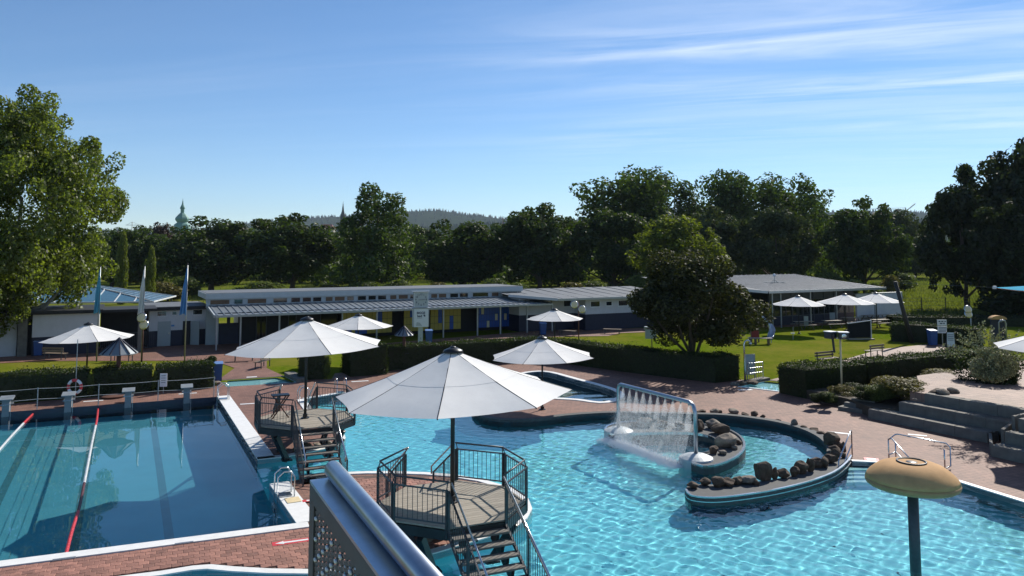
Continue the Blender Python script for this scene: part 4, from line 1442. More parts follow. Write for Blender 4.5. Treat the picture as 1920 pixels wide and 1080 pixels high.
# glass pyramid roof
gc = D(152, 560, 71)
ez, az_ = 3.22, 4.7
pr_ = thing('glass_pyramid', 'shallow glass pyramid roof with pale glazing bars', 'glass roof', (gc.x, gc.y, 0), R(12))
hw = 7.2
crn = [Vector((s_ * hw, t_ * 4.5, ez)) for s_, t_ in ((-1, -1), (1, -1), (1, 1), (-1, 1))]
ap = Vector((0, 0, az_))
for i in range(4):
    a, b = crn[i], crn[(i + 1) % 4]
    nb = 9 if i % 2 == 0 else 6
    fm = MB()
    for k in range(nb + 1):
        q = a.lerp(b, k / nb)
        s_ = abs(k / nb - .5) * 2
        top_ = a.lerp(ap, 1 - s_) if k / nb <= .5 else b.lerp(ap, 1 - s_)
        if k in (0, nb):
            top_ = ap
        fm.bar(q + Vector((0, 0, .02)), top_ + Vector((0, 0, .03)), .07)
    fm.bar(a, b, .12)
    g_ = fm.build('glazing_bars', 'window_frame', pr_)
    for k in range(nb):
        t0, t1 = k / nb, (k + 1) / nb
        q0, q1 = a.lerp(b, t0), a.lerp(b, t1)
        e0 = (a if t0 <= .5 else b).lerp(ap, 1 - abs(t0 - .5) * 2); e1 = (a if t1 <= .5 else b).lerp(ap, 1 - abs(t1 - .5) * 2)
        vs_ = [q0, q1, e1, e0]
        if t0 < .5 < t1:
            vs_ = [q0, q1, e1, ap, e0]
        vs_ = [v for i_, v in enumerate(vs_) if (v - vs_[i_ - 1]).length > 1e-4]
        n_ = len(vs_)
        lo_ = [v - Vector((0, 0, .02)) for v in vs_]
        MB().add(vs_ + lo_, [tuple(range(n_)), tuple(reversed(range(n_, 2 * n_)))] + [(j, n_ + j, n_ + (j + 1) % n_, (j + 1) % n_) for j in range(n_)]).build('glass_pane', 'pane_blue', g_)
for c in crn:
    MB().bar((c.x * .95, c.y * .95, 0), (c.x * .95, c.y * .95, ez), .15).build('column', 'grey_steel', pr_)

# right wing with three windows
RO = P(1098, 620)
RA = R(28)
RF = wall_frame(RO, RA)
rw = thing('pool_wing', 'low building wing with grey roof, white wall and three square windows', 'building', (RO.x, RO.y, 0), RA)
xR = 10.5
MB().span(0, xR, 0, 7, 1.55, 3.15).build('wall', 'wall_white', rw)
MB().span(.02, xR - .02, .04, 6.9, 0, 1.55).build('base_wall', 'wall_navy', rw)
MB().span(-6.2, 0, 2.0, 7, 1.55, 3.15).build('wall', 'wall_white', rw)
MB().span(-6.2, 0, 2.05, 6.9, 0, 1.55).build('base_wall', 'wall_navy', rw)
rf = MB().add([(-3.6, -.8, 3.18), (xR + .6, -.8, 3.18), (xR + .6, 7.6, 3.75), (-7.0, 7.6, 3.75), (-7.0, 2.6, 3.45)], [(0, 1, 2, 3, 4)])
rf.add([(-3.6, -.8, 3.0), (xR + .6, -.8, 3.0), (xR + .6, -.8, 3.176), (-3.6, -.8, 3.176)], [(0, 1, 2, 3)])
rf.add([(-7, 2.6, 3.2), (-3.6, -.8, 3.0), (-3.6, -.8, 3.176), (-7, 2.6, 3.446)], [(0, 1, 2, 3)])
rf.add([(-3.6, -.8, 3.0), (xR + .6, -.8, 3.0), (xR + .6, 7.6, 3.0), (-7, 7.6, 3.0), (-7, 2.6, 3.0)], [(4, 3, 2, 1, 0)])
rfo = rf.build('roof', 'roof_felt', rw)
MB().span(-3.6, xR + .6, -.88, -.803, 3.0, 3.2).build('gutter', 'galvanised', rfo)
vb = MB().bar((-7.04, 2.6, 3.42), (-3.62, -.82, 3.13), .1, .25)
vb.build('verge_trim', 'wall_white', rfo)
for i in range(10):
    MB().bar((-6.5 + i * 1.75, -.6 if i > 1 else 3, 3.20 if i > 1 else 3.47), (-6.5 + i * 1.75, 7.5, 3.77), .04).build('roof_seam', 'roof_felt', rfo)
for u0, u1, v0, v1 in ((1106, 1125.5, 564, 576), (1135, 1148, 564, 574), (1158, 1177, 562, 574)):
    a, b = RF(u0, v0), RF(u1, v1)
    win(rw, 'window', a[0], b[0], b[1], a[1], 0, 'dark_glass', .09)
a, b = RF(1056, 563, 2), RF(1071, 575, 2)
win(rw, 'window', a[0], b[0], b[1], a[1], 2.0, 'dark_glass', .06)

# cafe
CO_ = P(1445, 612)
CA = R(29)
CF = wall_frame(CO_, CA)
cf = thing('cafe_building', 'glass fronted cafe pavilion with shallow grey seamed roof', 'building', (CO_.x, CO_.y, 0), CA)
xc = CF(1605, 600)[0]
rz_ = 3.72
roof = MB().add([(-2.6, -2.2, rz_), (xc + 2.2, -2.2, rz_), (xc + 1.0, 9.5, rz_ + 1.15), (-9, 9.5, rz_ + 1.15), (-9, 4.5, rz_ + .65)], [(0, 1, 2, 3, 4)])
roof.add([(-2.6, -2.2, rz_ - .22), (xc + 2.2, -2.2, rz_ - .22), (xc + 1.0, 9.5, rz_ - .1), (-9, 9.5, rz_ - .1), (-9, 4.5, rz_ - .2)], [(4, 3, 2, 1, 0)])
rfo = roof.build('roof', 'roof_felt', cf)
MB().bar((-2.6, -2.25, rz_ - .1), (xc + 2.2, -2.25, rz_ - .1), .1, .24).build('gutter', 'galvanised', rfo)
MB().bar((-2.65, -2.2, rz_ - .08), (-9.05, 4.5, rz_ + .56), .1, .26).build('verge_trim', 'wall_white', rfo)
for i in range(24):
    xx = -2.2 + i * (xc + 4) / 24
    MB().bar((xx, -2.15, rz_ + .02), (xx, 9.45, rz_ + 1.17), .045).build('roof_seam', 'zinc_roof', rfo)
vp = CF(1452, 522, 3)
vent = thing('roof_vent', 'small white ball topped vent on the cafe roof', 'vent', tuple(Vector((CO_.x, CO_.y, 0)) + Vector((math.cos(CA), math.sin(CA), 0)) * vp[0] + Vector((-math.sin(CA), math.cos(CA), 0)) * 3 + Vector((0, 0, 4.25))))
MB().tube([(0, 0, 0), (0, 0, .7)], .04).build('pipe', 'galvanised', vent)
MB().lathe([(0, .62), (.14, .68), (.18, .8), (.12, .95), (0, 1.0)], 10).build('cap', 'sign_white', vent, smooth=True)
MB().bar((-1.2, 0, .03), (1.2, 0, .03), .06).bar((0, -.6, .03), (0, .6, .03), .06).bar((-.4, 0, .0), (0, 0, .35), .04).bar((.4, 0, 0), (0, 0, .35), .04).build('base', 'galvanised', vent)
MB().span(0, xc, .3, 8, 0, rz_ - .23).build('wall', 'facade_dark', cf)
for i in range(8):
    a, b = i * xc / 8, (i + 1) * xc / 8
    f = MB()
    f.span(a, a + .12, .14, .3, 0, rz_ - .25); f.span(a + .12, b, .16, .3, 2.55, 2.65); f.span(a + .12, b, .16, .3, .9, .98); f.span((a + b) / 2 - .03, (a + b) / 2 + .03, .17, .3, .98, 2.55)
    fo = f.build('glazing_frame', 'grey_steel', cf)
    MB().span(a + .13, b - .01, .2, .24, .98, 2.55).build('pane', 'dark_glass', fo)
    MB().span(a + .13, b - .01, .2, .28, 2.65, rz_ - .27).build('upper_panel', 'grey_steel', fo)
    MB().span(a + .13, b - .01, .2, .28, .02, .9).build('lower_panel', 'wall_navy', fo)
MB().span(-5.5, 0, 2.4, 8, 0, rz_ - .25).build('wall', 'facade_dark', cf)
for i in range(4):
    MB().span(-5.4 + i * 1.35, -4.4 + i * 1.35, 2.3, 2.38, .1, 2.9).build('pane', 'dark_glass', cf)
for xx in (-1.2, 0.0):
    MB().tube([(xx, -1.4, 0), (xx, -1.4, rz_ - .2)], .07).build('column', 'galvanised', cf)
cm = MB().span(-.06, .06, -1.75, -1.63, 0, rz_ - .2).build('column', 'galvanised', cf, loc=(xc * .3, 0, 0))
again(cm, None, cf, (xc * .6, 0, 0)); again(cm, None, cf, (xc + 1, 0, 0))
# screen wall beside the cafe
w0, w1 = P(1606, 604), P(1692, 598)
scr = thing('screen_wall', 'plain white rendered screen wall beside the cafe', 'wall', tuple(w0))
dv = (w1 - w0).normalized()
MB().box((w0 + w1) / 2 + Vector((0, 0, 1.5)), ((w1 - w0).length, .2, 3.0), math.atan2(dv.y, dv.x)).build('panel', 'wall_white', scr, world=True)
MB().box((w0 + w1) / 2 + Vector((0, 0, 3.03)), ((w1 - w0).length + .1, .3, .06), math.atan2(dv.y, dv.x)).build('cap', 'galvanised', scr, world=True)

# ================================================================== PARASOLS
def canopy_panel(Rr, rise, rz, n=8, sub=6, lo=0.05, hi=1.0, lift=0.0):
    """one of the eight cloth panels, centred on the local -y axis"""
    mb = MB()
    half = math.pi / n
    vs_ = []
    for i in range(sub + 1):
        t = lo + (hi - lo) * i / sub
        for j in range(sub + 1):
            s_ = -1 + 2 * j / sub
            a = -math.pi / 2 + half * s_
            rad = Rr * t / math.cos(half) * math.cos(half) / math.cos(half * s_)
            rad = Rr * t * (math.cos(half) / math.cos(half * s_))
            if t > .8:
                rad *= 1 - .035 * (1 - s_ * s_) * ((t - .8) / .2)
            z = rz + rise * (1 - t) + (-.045 * Rr / 3) * math.sin(math.pi * t) - .05 * (1 - s_ * s_) * t * Rr / 3 + lift
            vs_.append((rad * math.cos(a), rad * math.sin(a), z))
    k = sub + 1
    fs_ = [(i * k + j, (i + 1) * k + j, (i + 1) * k + j + 1, i * k + j + 1) for i in range(sub) for j in range(sub)]
    return mb.add(vs_, fs_)


def parasol(label, loc, Rr, apex, rise, rot, tilt=1.8, group='white market parasols', pole_m='black_steel', base='plate'):
    t = thing('parasol', label, 'parasol', tuple(loc), 0, group)
    rzm = apex - rise
    tl = R(-tilt)
    holder = (0, tl, 0)
    up_ = canopy_panel(Rr, rise, rzm, lo=.05, hi=.555, sub=4, lift=.004).build('upper_panel', 'fabric', t, smooth=True)
    lo_ = canopy_panel(Rr, rise, rzm, lo=.55, hi=1.0, sub=6).build('lower_panel', 'fabric', t, smooth=True)
    rib = MB()
    half = math.pi / 8
    pts = []
    for i in range(6):
        q = .05 + .95 * i / 5
        pts.append((0, -Rr * q, rzm + rise * (1 - q) - .045 * Rr / 3 * math.sin(math.pi * q) - .012))
    rib.tube(pts, .018, 5)
    rib.tube([(0, -.06, rzm + rise * .45), (0, -Rr * .5, rzm + rise * .5 - .06)], .014, 5)
    rb = rib.build('rib', pole_m, t)
    for k in range(8):
        for b, off in ((up_, half), (lo_, half), (rb, 0)):
            if k == 0:
                o = b
            else:
                o = b.copy(); COL.objects.link(o); o.parent = t
            # corner angle rot + 45k; panels between corners
            q = Matrix.Translation((0, 0, rzm)) @ Matrix.Rotation(tl, 4, 'Y') @ Matrix.Translation((0, 0, -rzm)) @ Matrix.Rotation(R(rot) + math.pi / 2 + k * math.pi / 4 + off, 4, 'Z')
            o.matrix_local = q
    MB().lathe([(0, apex + .09), (.06, apex + .08), (.10, apex + .04)][::-1] + [], 10).build('finial', pole_m, t, smooth=True)
    MB().lathe([(.27, apex - .07), (.24, apex - .01), (.10, apex + .05), (0, apex + .06)], 12).build('top_cap', pole_m, t, smooth=True)
    MB().tube([(0, 0, 0), (0, 0, apex - .05)], .055 if Rr > 2.8 else .045, 10).build('pole', pole_m, t, smooth=True)
    MB().lathe([(.16, 0), (.16, .03), (.09, .035), (.09, .16), (.05, .17)], 10).build('base_plate', pole_m, t)
    return t


PZ = 1.3
pl2 = P(848, 941, PZ)
pl1 = P(572, 784, PZ)
parasol('largest white parasol, over the near deck with the dark pole in full view', pl2, 3.03, 3.80, 1.10, -92, 2.0)
parasol('white parasol over the further raised deck beside the lap pool', pl1, 3.0, 3.75, 1.08, -104, 2.0)
parasol('white parasol on the brick peninsula between whirlpool and main pool', P(1017, 768), 2.6, 3.45, .92, -112, 1.2)


def at_rim(u, v, z, dy=0.0):
    p = P(u, v, z); p.z = 0
    p.y += dy
    return p


parasol('white parasol at the lap pool side in front of the flagpoles', at_rim(165, 634, 2.62), 2.5, 3.45, .85, -95, 1.5)
parasol('small white parasol on the lawn before the yellow lockers', at_rim(672, 611, 2.6), 2.35, 3.35, .78, -80, 0)
parasol('small white parasol on the lawn before the blue lockers', at_rim(1040, 596, 2.6), 2.22, 3.25, .72, -80, 0)
parasol('white cafe parasol nearest the playground slide', at_rim(1497, 573, 2.6), 2.45, 3.5, .82, -85, 0, 'white cafe parasols')
parasol('white cafe parasol in the middle of the three', at_rim(1585, 570, 2.6), 2.75, 3.55, .85, -85, 0, 'white cafe parasols')
parasol('white cafe parasol before the screen wall', at_rim(1643, 566, 2.6), 2.6, 3.5, .85, -85, 0, 'white cafe parasols')
tp = P(2003, 652, 3.9); tp.z = 1.26
parasol('white parasol on the terrace, cut by the view above the seat walls', tp, 2.6, 3.55, .95, -95, 0)

# ================================================================== RAISED DECKS
PA = R(24)


def platform(label, loc):
    t = thing('raised_deck', label, 'platform', (loc[0], loc[1], 0), PA, 'raised octagonal decks with stairs')
    Rr = 1.86
    cor = [Vector((Rr * math.cos(R(-112.5 + 45 * k)), Rr * math.sin(R(-112.5 + 45 * k)), 0)) for k in range(8)]
    apo = Rr * math.cos(R(22.5))
    # deck boards clipped to the octagon
    bw = .145
    nb = int(2 * apo / bw) + 1
    for i in range(nb):
        ya = -apo + i * bw
        yb = min(apo, ya + bw - .008)
        xs = []
        for y in (ya, yb):
            x = 0
            for k in range(8):
                a, b = cor[k], cor[(k + 1) % 8]
                if (a.y - y) * (b.y - y) <= 0 and abs(a.y - b.y) > 1e-6:
                    xx = a.x + (b.x - a.x) * (y - a.y) / (b.y - a.y)
                    x = max(x, xx)
            if abs(abs(y) - apo) < 1e-3:
                x = cor[1].x
            xs.append(max(x, .3))
        j = rnd.uniform(-.002, .002)
        v = [(-xs[0], ya, PZ - .035), (xs[0], ya, PZ - .035), (xs[1], yb, PZ - .035), (-xs[1], yb, PZ - .035)]
        v += [(a, b, PZ + j) for a, b, _ in v]
        MB().add(v, [(3, 2, 1, 0), (4, 5, 6, 7), (0, 1, 5, 4), (1, 2, 6, 5), (2, 3, 7, 6), (3, 0, 4, 7)]).build('deck_board', 'deck_wood', t)
    fr = MB()
    for k in range(8):
        fr.bar(cor[k] + Vector((0, 0, PZ - .16)), cor[(k + 1) % 8] + Vector((0, 0, PZ - .16)), .08, .22)
    fr.bar((-1.7, -.5, PZ - .16), (1.7, -.5, PZ - .16), .1, .2).bar((-1.7, .5, PZ - .16), (1.7, .5, PZ - .16), .1, .2)
    fr.bar((-.5, -1.6, PZ - .3), (-.5, 1.6, PZ - .3), .1, .16).bar((.5, -1.6, PZ - .3), (.5, 1.6, PZ - .3), .1, .16)
    fr.build('deck_frame', 'black_steel', t)
    for sx in (-1, 1):
        for sy in (-1, 1):
            lg = MB().bar((sx * .75, sy * .75, 0), (sx * 1.2, sy * 1.2, PZ - .3), .14, .2)
            lg.box((sx * .75, sy * .75, .02), (.36, .36, .04))
            lg.build('leg', 'black_steel', t)
    # railings
    def rail_panel(a, b, name='railing', z0=PZ):
        d = (b - a); L = d.length; e = d.normalized()
        n_ = Vector((e.y, -e.x, 0))
        a = a + n_ * .03; b = b + n_ * .03
        r_ = MB()
        for q in (a + e * .03, b - e * .03):
            r_.bar(q + Vector((0, 0, z0 - .22)), q + Vector((0, 0, z0 + .86)), .05)
            r_.bar(q + Vector((0, 0, z0 + .84)), q + Vector((0, 0, z0 + 1.0)) - n_ * .06, .02)
        r_.bar(a + Vector((0, 0, z0 + .84)), b + Vector((0, 0, z0 + .84)), .04, .03)
        r_.bar(a + Vector((0, 0, z0 + .1)), b + Vector((0, 0, z0 + .1)), .03)
        ro = r_.build(name, 'grey_steel', t)
        MB().tube([a + Vector((0, 0, z0 + 1.02)) - n_ * .06, b + Vector((0, 0, z0 + 1.02)) - n_ * .06], .024, 8).build('handrail', 'grey_steel', ro, smooth=True)
        m = int(L / .125)
        b0 = None
        for k in range(1, m):
            q = a + e * (L * k / m)
            if b0 is None:
                b0 = MB().bar((0, 0, z0 + .1), (0, 0, z0 + .83), .012).build('baluster', 'grey_steel', ro, loc=tuple(q))
            else:
                again(b0, None, ro, tuple(q))
    for k in (1, 2, 3, 5, 6, 7):
        rail_panel(cor[k], cor[(k + 1) % 8])
    # stairs: front (long, 9 risers) and rear
    def stair(sgn, ns, wdt):
        going, rise = .285, PZ / 8
        y_ = lambda k: sgn * -(apo + .06 + going * k)
        tr = None
        for k in range(ns):
            z = PZ - rise * (k + 1)
            if tr is None:
                tr = MB().span(-wdt / 2, wdt / 2, -.14, .14, -.045, 0).build('tread', 'tread_wood', t, loc=(0, y_(k) - sgn * .12, z))
            else:
                again(tr, None, t, (0, y_(k) - sgn * .12, z))
        bot = PZ - rise * (ns + .3)
        for sx in (-1, 1):
            st = MB()
            x = sx * (wdt / 2 - .28)
            st.bar((x, y_(-.4), PZ - .34), (x, y_(ns - .2), bot - .1), .07, .12)
            for k in range(ns):
                z = PZ - rise * (k + 1) - .047
                yy = y_(k) - sgn * .12
                st.add([(x - .035, yy - .13, z), (x + .035, yy - .13, z), (x + .035, yy + .13, z), (x - .035, yy + .13, z),
                        (x - .035, yy - .08, z - .19), (x + .035, yy - .08, z - .19), (x + .035, yy + .06, z - .22), (x - .035, yy + .06, z - .22)],
                       [(3, 2, 1, 0), (4, 5, 6, 7), (0, 1, 5, 4), (1, 2, 6, 5), (2, 3, 7, 6), (3, 0, 4, 7)])
            st.build('stringer', 'black_steel', t)
            # side railing
            x = sx * (wdt / 2 + .03)
            pa, pb = Vector((x, y_(-.1), PZ)), Vector((x, y_(ns - .3), PZ - rise * (ns - .2)))
            r_ = MB()
            r_.bar(pa + Vector((0, 0, -.12)), pb + Vector((0, 0, -.12)), .05, .09)
            for q in (0.0, .5, 1.0):
                c = pa.lerp(pb, q)
                r_.bar(c + Vector((0, 0, -.25)), c + Vector((0, 0, .84)), .045)
            r_.bar(pa + Vector((0, 0, .82)), pb + Vector((0, 0, .82)), .04, .03)
            ro = r_.build('stair_railing', 'grey_steel', t)
            MB().tube([pa + Vector((-sx * .06, 0, 1.0)), pb + Vector((-sx * .06, 0, 1.0)), pb + Vector((-sx * .06, 0, .78))], .024, 8).build('handrail', 'stainless', ro, smooth=True)
            m = int((pb - pa).length / .13)
            b0 = None
            for k in range(1, m):
                c = pa.lerp(pb, k / m)
                if b0 is None:
                    b0 = MB().bar((0, 0, -.08), (0, 0, .81), .012).build('baluster', 'grey_steel', ro, loc=tuple(c))
                else:
                    again(b0, None, ro, tuple(c))
    wdt = (cor[1] - cor[0]).length - .06
    stair(1, 9, wdt)
    stair(-1, 7, wdt)
    return t


plat2 = platform('near raised octagonal wooden deck whose stairs run down into the pool', pl2)
plat1 = platform('further raised octagonal wooden deck between the two pools', pl1)

fsn = pl1 + Vector((-1.0, .15, 0))
fst = thing('folding_stool', 'brown folding stool with crossed legs on the further raised deck', 'stool', tuple(fsn), R(24))
for y in (-.18, .18):
    MB().bar((-.3, y, 0), (.28, y, .82), .045).build('crossed_leg', 'timber_brown', fst)
    MB().bar((.3, y * .9, 0), (-.28, y * .9, .82), .045).build('crossed_leg', 'timber_brown', fst)
MB().span(-.32, .32, -.22, .22, .82, .86).build('seat', 'black_steel', fst)
# ================================================================== BOULDERS
def rock_mesh(seed, flat=.8):
    r = random.Random(seed)
    bm_v, bm_f = [], []
    import bmesh
    bm = bmesh.new()
    bmesh.ops.create_icosphere(bm, subdivisions=3, radius=.5)
    pl = [(rdir(r), r.uniform(.30, .44)) for _ in range(9)]
    for v in bm.verts:
        p = v.co.copy()
        for n_, d in pl:
            k = p.dot(n_) - d
            if k > 0:
                p -= n_ * k * .9
        p += p.normalized() * (.03 * math.sin(9 * p.x + seed) + .025 * math.sin(11 * p.y + 2 * seed) + .02 * math.sin(13 * p.z))
        p.z *= flat
        v.co = p
    me = bpy.data.meshes.new('boulder')
    bm.to_mesh(me); bm.free()
    return me


RM = [rock_mesh(s_ * 7 + 1, .75 + .05 * (s_ % 5)) for s_ in range(9)]
for i, me in enumerate(RM):
    me.materials.append(M['rock'])


def boulder(c, w, h, i, label, group, pale=False):
    o = bpy.data.objects.new('boulder', RM[i % 9])
    COL.objects.link(o)
    o.location = (c.x, c.y, c.z + h * .36)
    o.rotation_euler = (rnd.uniform(-.3, .3), rnd.uniform(-.3, .3), rnd.uniform(0, 6.28))
    o.scale = (w, w * rnd.uniform(.75, 1.0), h * 1.15)
    if pale:
        o.material_slots[0].link = 'OBJECT'; o.material_slots[0].material = M['rock_pale']
    return tag(o, label, 'boulder', group)


ORD = 'first second third fourth fifth sixth seventh eighth ninth tenth eleventh twelfth thirteenth fourteenth fifteenth sixteenth seventeenth eighteenth nineteenth twentieth twenty-first twenty-second twenty-third'.split()
cl = [(1299, 915, 20, 12), (1322, 910, 20, 14), (1347, 912, 24, 17), (1366, 911, 24, 13), (1382, 908, 18, 15), (1400, 906, 28, 14), (1431, 899, 30, 34), (1417, 909, 16, 10), (1452, 897, 15, 18), (1470, 896, 22, 17), (1490, 893, 15, 18), (1503, 888, 22, 22), (1520, 884, 15, 24), (1532, 877, 14, 14), (1545, 876, 18, 19), (1530, 870, 18, 13), (1557, 868, 24, 16), (1566, 858, 18, 14), (1566, 848, 22, 13), (1568, 838, 18, 12), (1560, 836, 30, 24), (1580, 846, 12, 16), (1582, 858, 10, 10)]
for i, (u, v, w, h) in enumerate(cl):
    p = P(u, v, .07)
    k = p.y / FPX
    tall = 'the tallest upright boulder on the curved pool wall' if h == 34 else f'dark boulder, {ORD[i]} from the free tip of the curved pool wall'
    boulder(p, w * k * 1.2, h * k * 1.25, i, tall, 'boulders on the curved pool wall', pale=i in (5,))
al = [(1318, 779, 16, 7), (1343, 778, 16, 9), (1377, 779, 20, 10), (1400, 784, 14, 6), (1417, 784, 15, 9), (1434, 788, 10, 6), (1463, 796, 12, 6), (1494, 805, 14, 16), (1512, 810, 16, 8), (1530, 815, 20, 8), (1352, 778, 12, 6), (1545, 822, 18, 10)]
for i, (u, v, w, h) in enumerate(al):
    p = P(u, v - 2, .0); k = p.y / FPX
    boulder(p + Vector((0, .25, 0)), w * k * 1.1, h * k * 1.15, i + 3, f'rock lying on the paving behind the round basin rim, {ORD[i]} from the water curtain', 'rocks along the round basin rim', pale=i in (1, 2, 7))
sl_ = [(1207, 799, 30, 17), (1240, 801, 24, 12), (1275, 803, 26, 13), (1313, 806, 22, 18), (1337, 803, 30, 18), (1352, 813, 34, 20), (1362, 838, 42, 24), (1377, 842, 14, 8), (1339, 850, 18, 16), (1356, 851, 18, 8), (1385, 832, 14, 8), (1190, 800, 20, 8)]
for i, (u, v, w, h) in enumerate(sl_):
    p = P(u, v, .11); k = p.y / FPX
    boulder(p, w * k * 1.05, h * k * 1.15, i + 5, f'boulder in the crescent planter behind the water curtain, {ORD[i]} from its far end', 'boulders of the crescent planter', pale=i in (0, 4, 6, 7, 9))
for i, (u, v, w, h) in enumerate([(596, 840, 22, 12), (617, 836, 18, 12), (575, 842, 20, 14), (640, 830, 14, 10), (555, 846, 16, 10)]):
    p = P(u, v, 0); k = p.y / FPX
    boulder(p, w * k, h * k, i, f'boulder under the further raised deck, {ORD[i]} of the heap', 'boulders under the raised decks', pale=i in (0, 1))
for i, (u, v, w, h) in enumerate([(800, 1012, 60, 40), (770, 1005, 44, 30), (828, 1005, 50, 34), (850, 995, 40, 26)]):
    p = P(u, v, 0); k = p.y / FPX
    boulder(p, w * k, h * k, i + 2, f'brown boulder under the near raised deck, {ORD[i]} of the heap', 'boulders under the raised decks', pale=i == 0)
for i, (u, v, w, h, lab) in enumerate([(1768, 741, 26, 15, 'pale edged rock on the corner of the top seat wall'), (1787, 738, 22, 13, 'angular rock beside the pale edged one on the top terrace'), (1715, 751, 10, 5, 'small white stone on the middle seat wall'), (1752, 738, 24, 10, 'dark rock half under the heather shrub on the terrace')]):
    p = P(u, v, 1.2); k = p.y / FPX
    boulder(p, w * k, h * k, i + 1, lab, 'rocks on the terrace', pale=i != 3)
for i, (u, v) in enumerate([(405, 722), (1387, 722), (1497, 738), (1410, 720)]):
    p = P(u, v); k = p.y / FPX
    boulder(p, 22 * k, 9 * k, i + 2, ['white stone cheek at the end of the far foot bath', 'angular stone at the corner of the foot bath by the shower', 'dark stone by the hedge corner at the foot bath', 'flat stone at the foot of the foot shower'][i], 'stones at the foot baths', pale=i in (0,))

# ================================================================== CRESCENT PLANTER + WATER CURTAIN
so = smooth_path(px([(1290, 866), (1318, 876), (1350, 872), (1385, 856), (1398, 838), (1390, 820), (1365, 806), (1325, 797), (1270, 792), (1210, 791), (1165, 793), (1138, 800), (1134, 810), (1150, 816), (1180, 814)], .10), 3)
si = smooth_path(px([(1180, 814), (1230, 812), (1290, 812), (1330, 818), (1348, 829), (1345, 841), (1325, 850), (1298, 853), (1288, 859), (1290, 866)], .10), 3)
ring = [tuple(p) for p in so[:-1]] + [tuple(p) for p in si[:-1]]
cres_t = thing('crescent_planter', 'low crescent shaped stainless planter holding boulders behind the water curtain', 'planter', tuple(curt_b))
MB().prism(ring, -.24, 0.10).build('body', 'pool_rim', cres_t, world=True)
MB().prism(ring, -1.2, -.2405, top=False).build('underwater_body', 'navy_tile_and_reflection', cres_t, world=True)  # dark reflection under the planter painted as navy body colour
rr = MB()
rr.strip(so, .09, 0.05, .16, 1 if offset(so, .1)[10] and not inside(offset(so, .1)[10], so + si) is False else -1)
rr.build('outer_rim', 'stainless', cres_t, world=True)
MB().strip(si, .07, 0.05, .15, -1).build('inner_rim', 'stainless', cres_t, world=True)
for q in (curt_a, curt_b):
    MB().lathe([(.62, -1.2), (.62, .12), (.60, .17), (.42, .25), (.2, .31), (0, .32)], 24, (q.x, q.y, 0)).build('post_base', 'fascia', cres_t, smooth=False, world=True)
wc = thing('water_curtain', 'tall pipe frame pouring a row of water jets as a curtain', 'fountain', (curt_a.x, curt_a.y, 0))
top = 2.08
cd = (curt_b - curt_a); cd.z = 0; cdn = cd.normalized()
A_ = Vector((curt_a.x, curt_a.y, .3)); B_ = Vector((curt_b.x, curt_b.y, .3))
pts = [A_, Vector((A_.x, A_.y, top - .2)), A_ + cdn * .06 + Vector((0, 0, top - .3 - .06)), A_ + cdn * .2 + Vector((0, 0, top - .3)), B_ - cdn * .35 + Vector((0, 0, top - .3)), B_ - cdn * .1 + Vector((0, 0, top - .3 - .08)), B_ + Vector((0, 0, top - .3 - .34)), B_]
MB().tube(pts, .075, 12).build('pipe_frame', 'brushed', wc, smooth=True, world=True)
nrm = Vector((cdn.y, -cdn.x, 0))
nj = 10
r_j = random.Random(21)
L = cd.length
jm = None
for k in range(nj):
    c = A_ + cdn * (L * (k + .75) / (nj + .5)); c.z = top - .06
    MB().lathe([(.03, .02), (.035, -.03), (.022, -.07)], 8, tuple(c)).build('nozzle', 'galvanised', wc, world=True)
    if jm is None:
        mb = MB()
        n = 14
        rows = 9
        vs_ = []
        for i in range(rows + 1):
            t = i / rows
            hw_ = .02 + .165 * math.sin(min(1, t * 1.15) * math.pi * .62)
            z = -.07 - .78 * t
            for j in range(n):
                a = 2 * math.pi * j / n
                p = cdn * (hw_ * math.cos(a)) + nrm * (.045 * math.sin(a) + .10 * t * t)
                vs_.append((p.x, p.y, z))
        fs_ = [(i * n + j, i * n + (j + 1) % n, (i + 1) * n + (j + 1) % n, (i + 1) * n + j) for i in range(rows) for j in range(n)]
        jm = mb.add(vs_, fs_).build('water_jet', 'water_jet', wc, smooth=True, loc=tuple(c - root_loc(wc)))
    else:
        again(jm, None, wc, tuple(c - root_loc(wc)), (0, 0, 0), (r_j.uniform(.75, 1.2), r_j.uniform(.75, 1.2), r_j.uniform(.8, 1.15)))
# falling sheet, uneven
mb = MB()
nx_, nz_ = 60, 14
r = random.Random(5)
vs_ = []
for i in range(nz_ + 1):
    t = i / nz_
    for j in range(nx_ + 1):
        s_ = j / nx_
        zt = top - .2 - .03 * math.sin(s_ * 23)
        p = A_ + cdn * (.1 + (L - .2) * s_) + nrm * (.1 + .55 * t * t + .015 * math.sin(s_ * 40 + t * 9))
        vs_.append((p.x, p.y, zt + (WZ - zt) * t))
fs_ = [(i * (nx_ + 1) + j, i * (nx_ + 1) + j + 1, (i + 1) * (nx_ + 1) + j + 1, (i + 1) * (nx_ + 1) + j) for i in range(nz_) for j in range(nx_)]
mb.add(vs_, fs_).build('falling_water', 'water_sheet', wc, smooth=True, world=True)
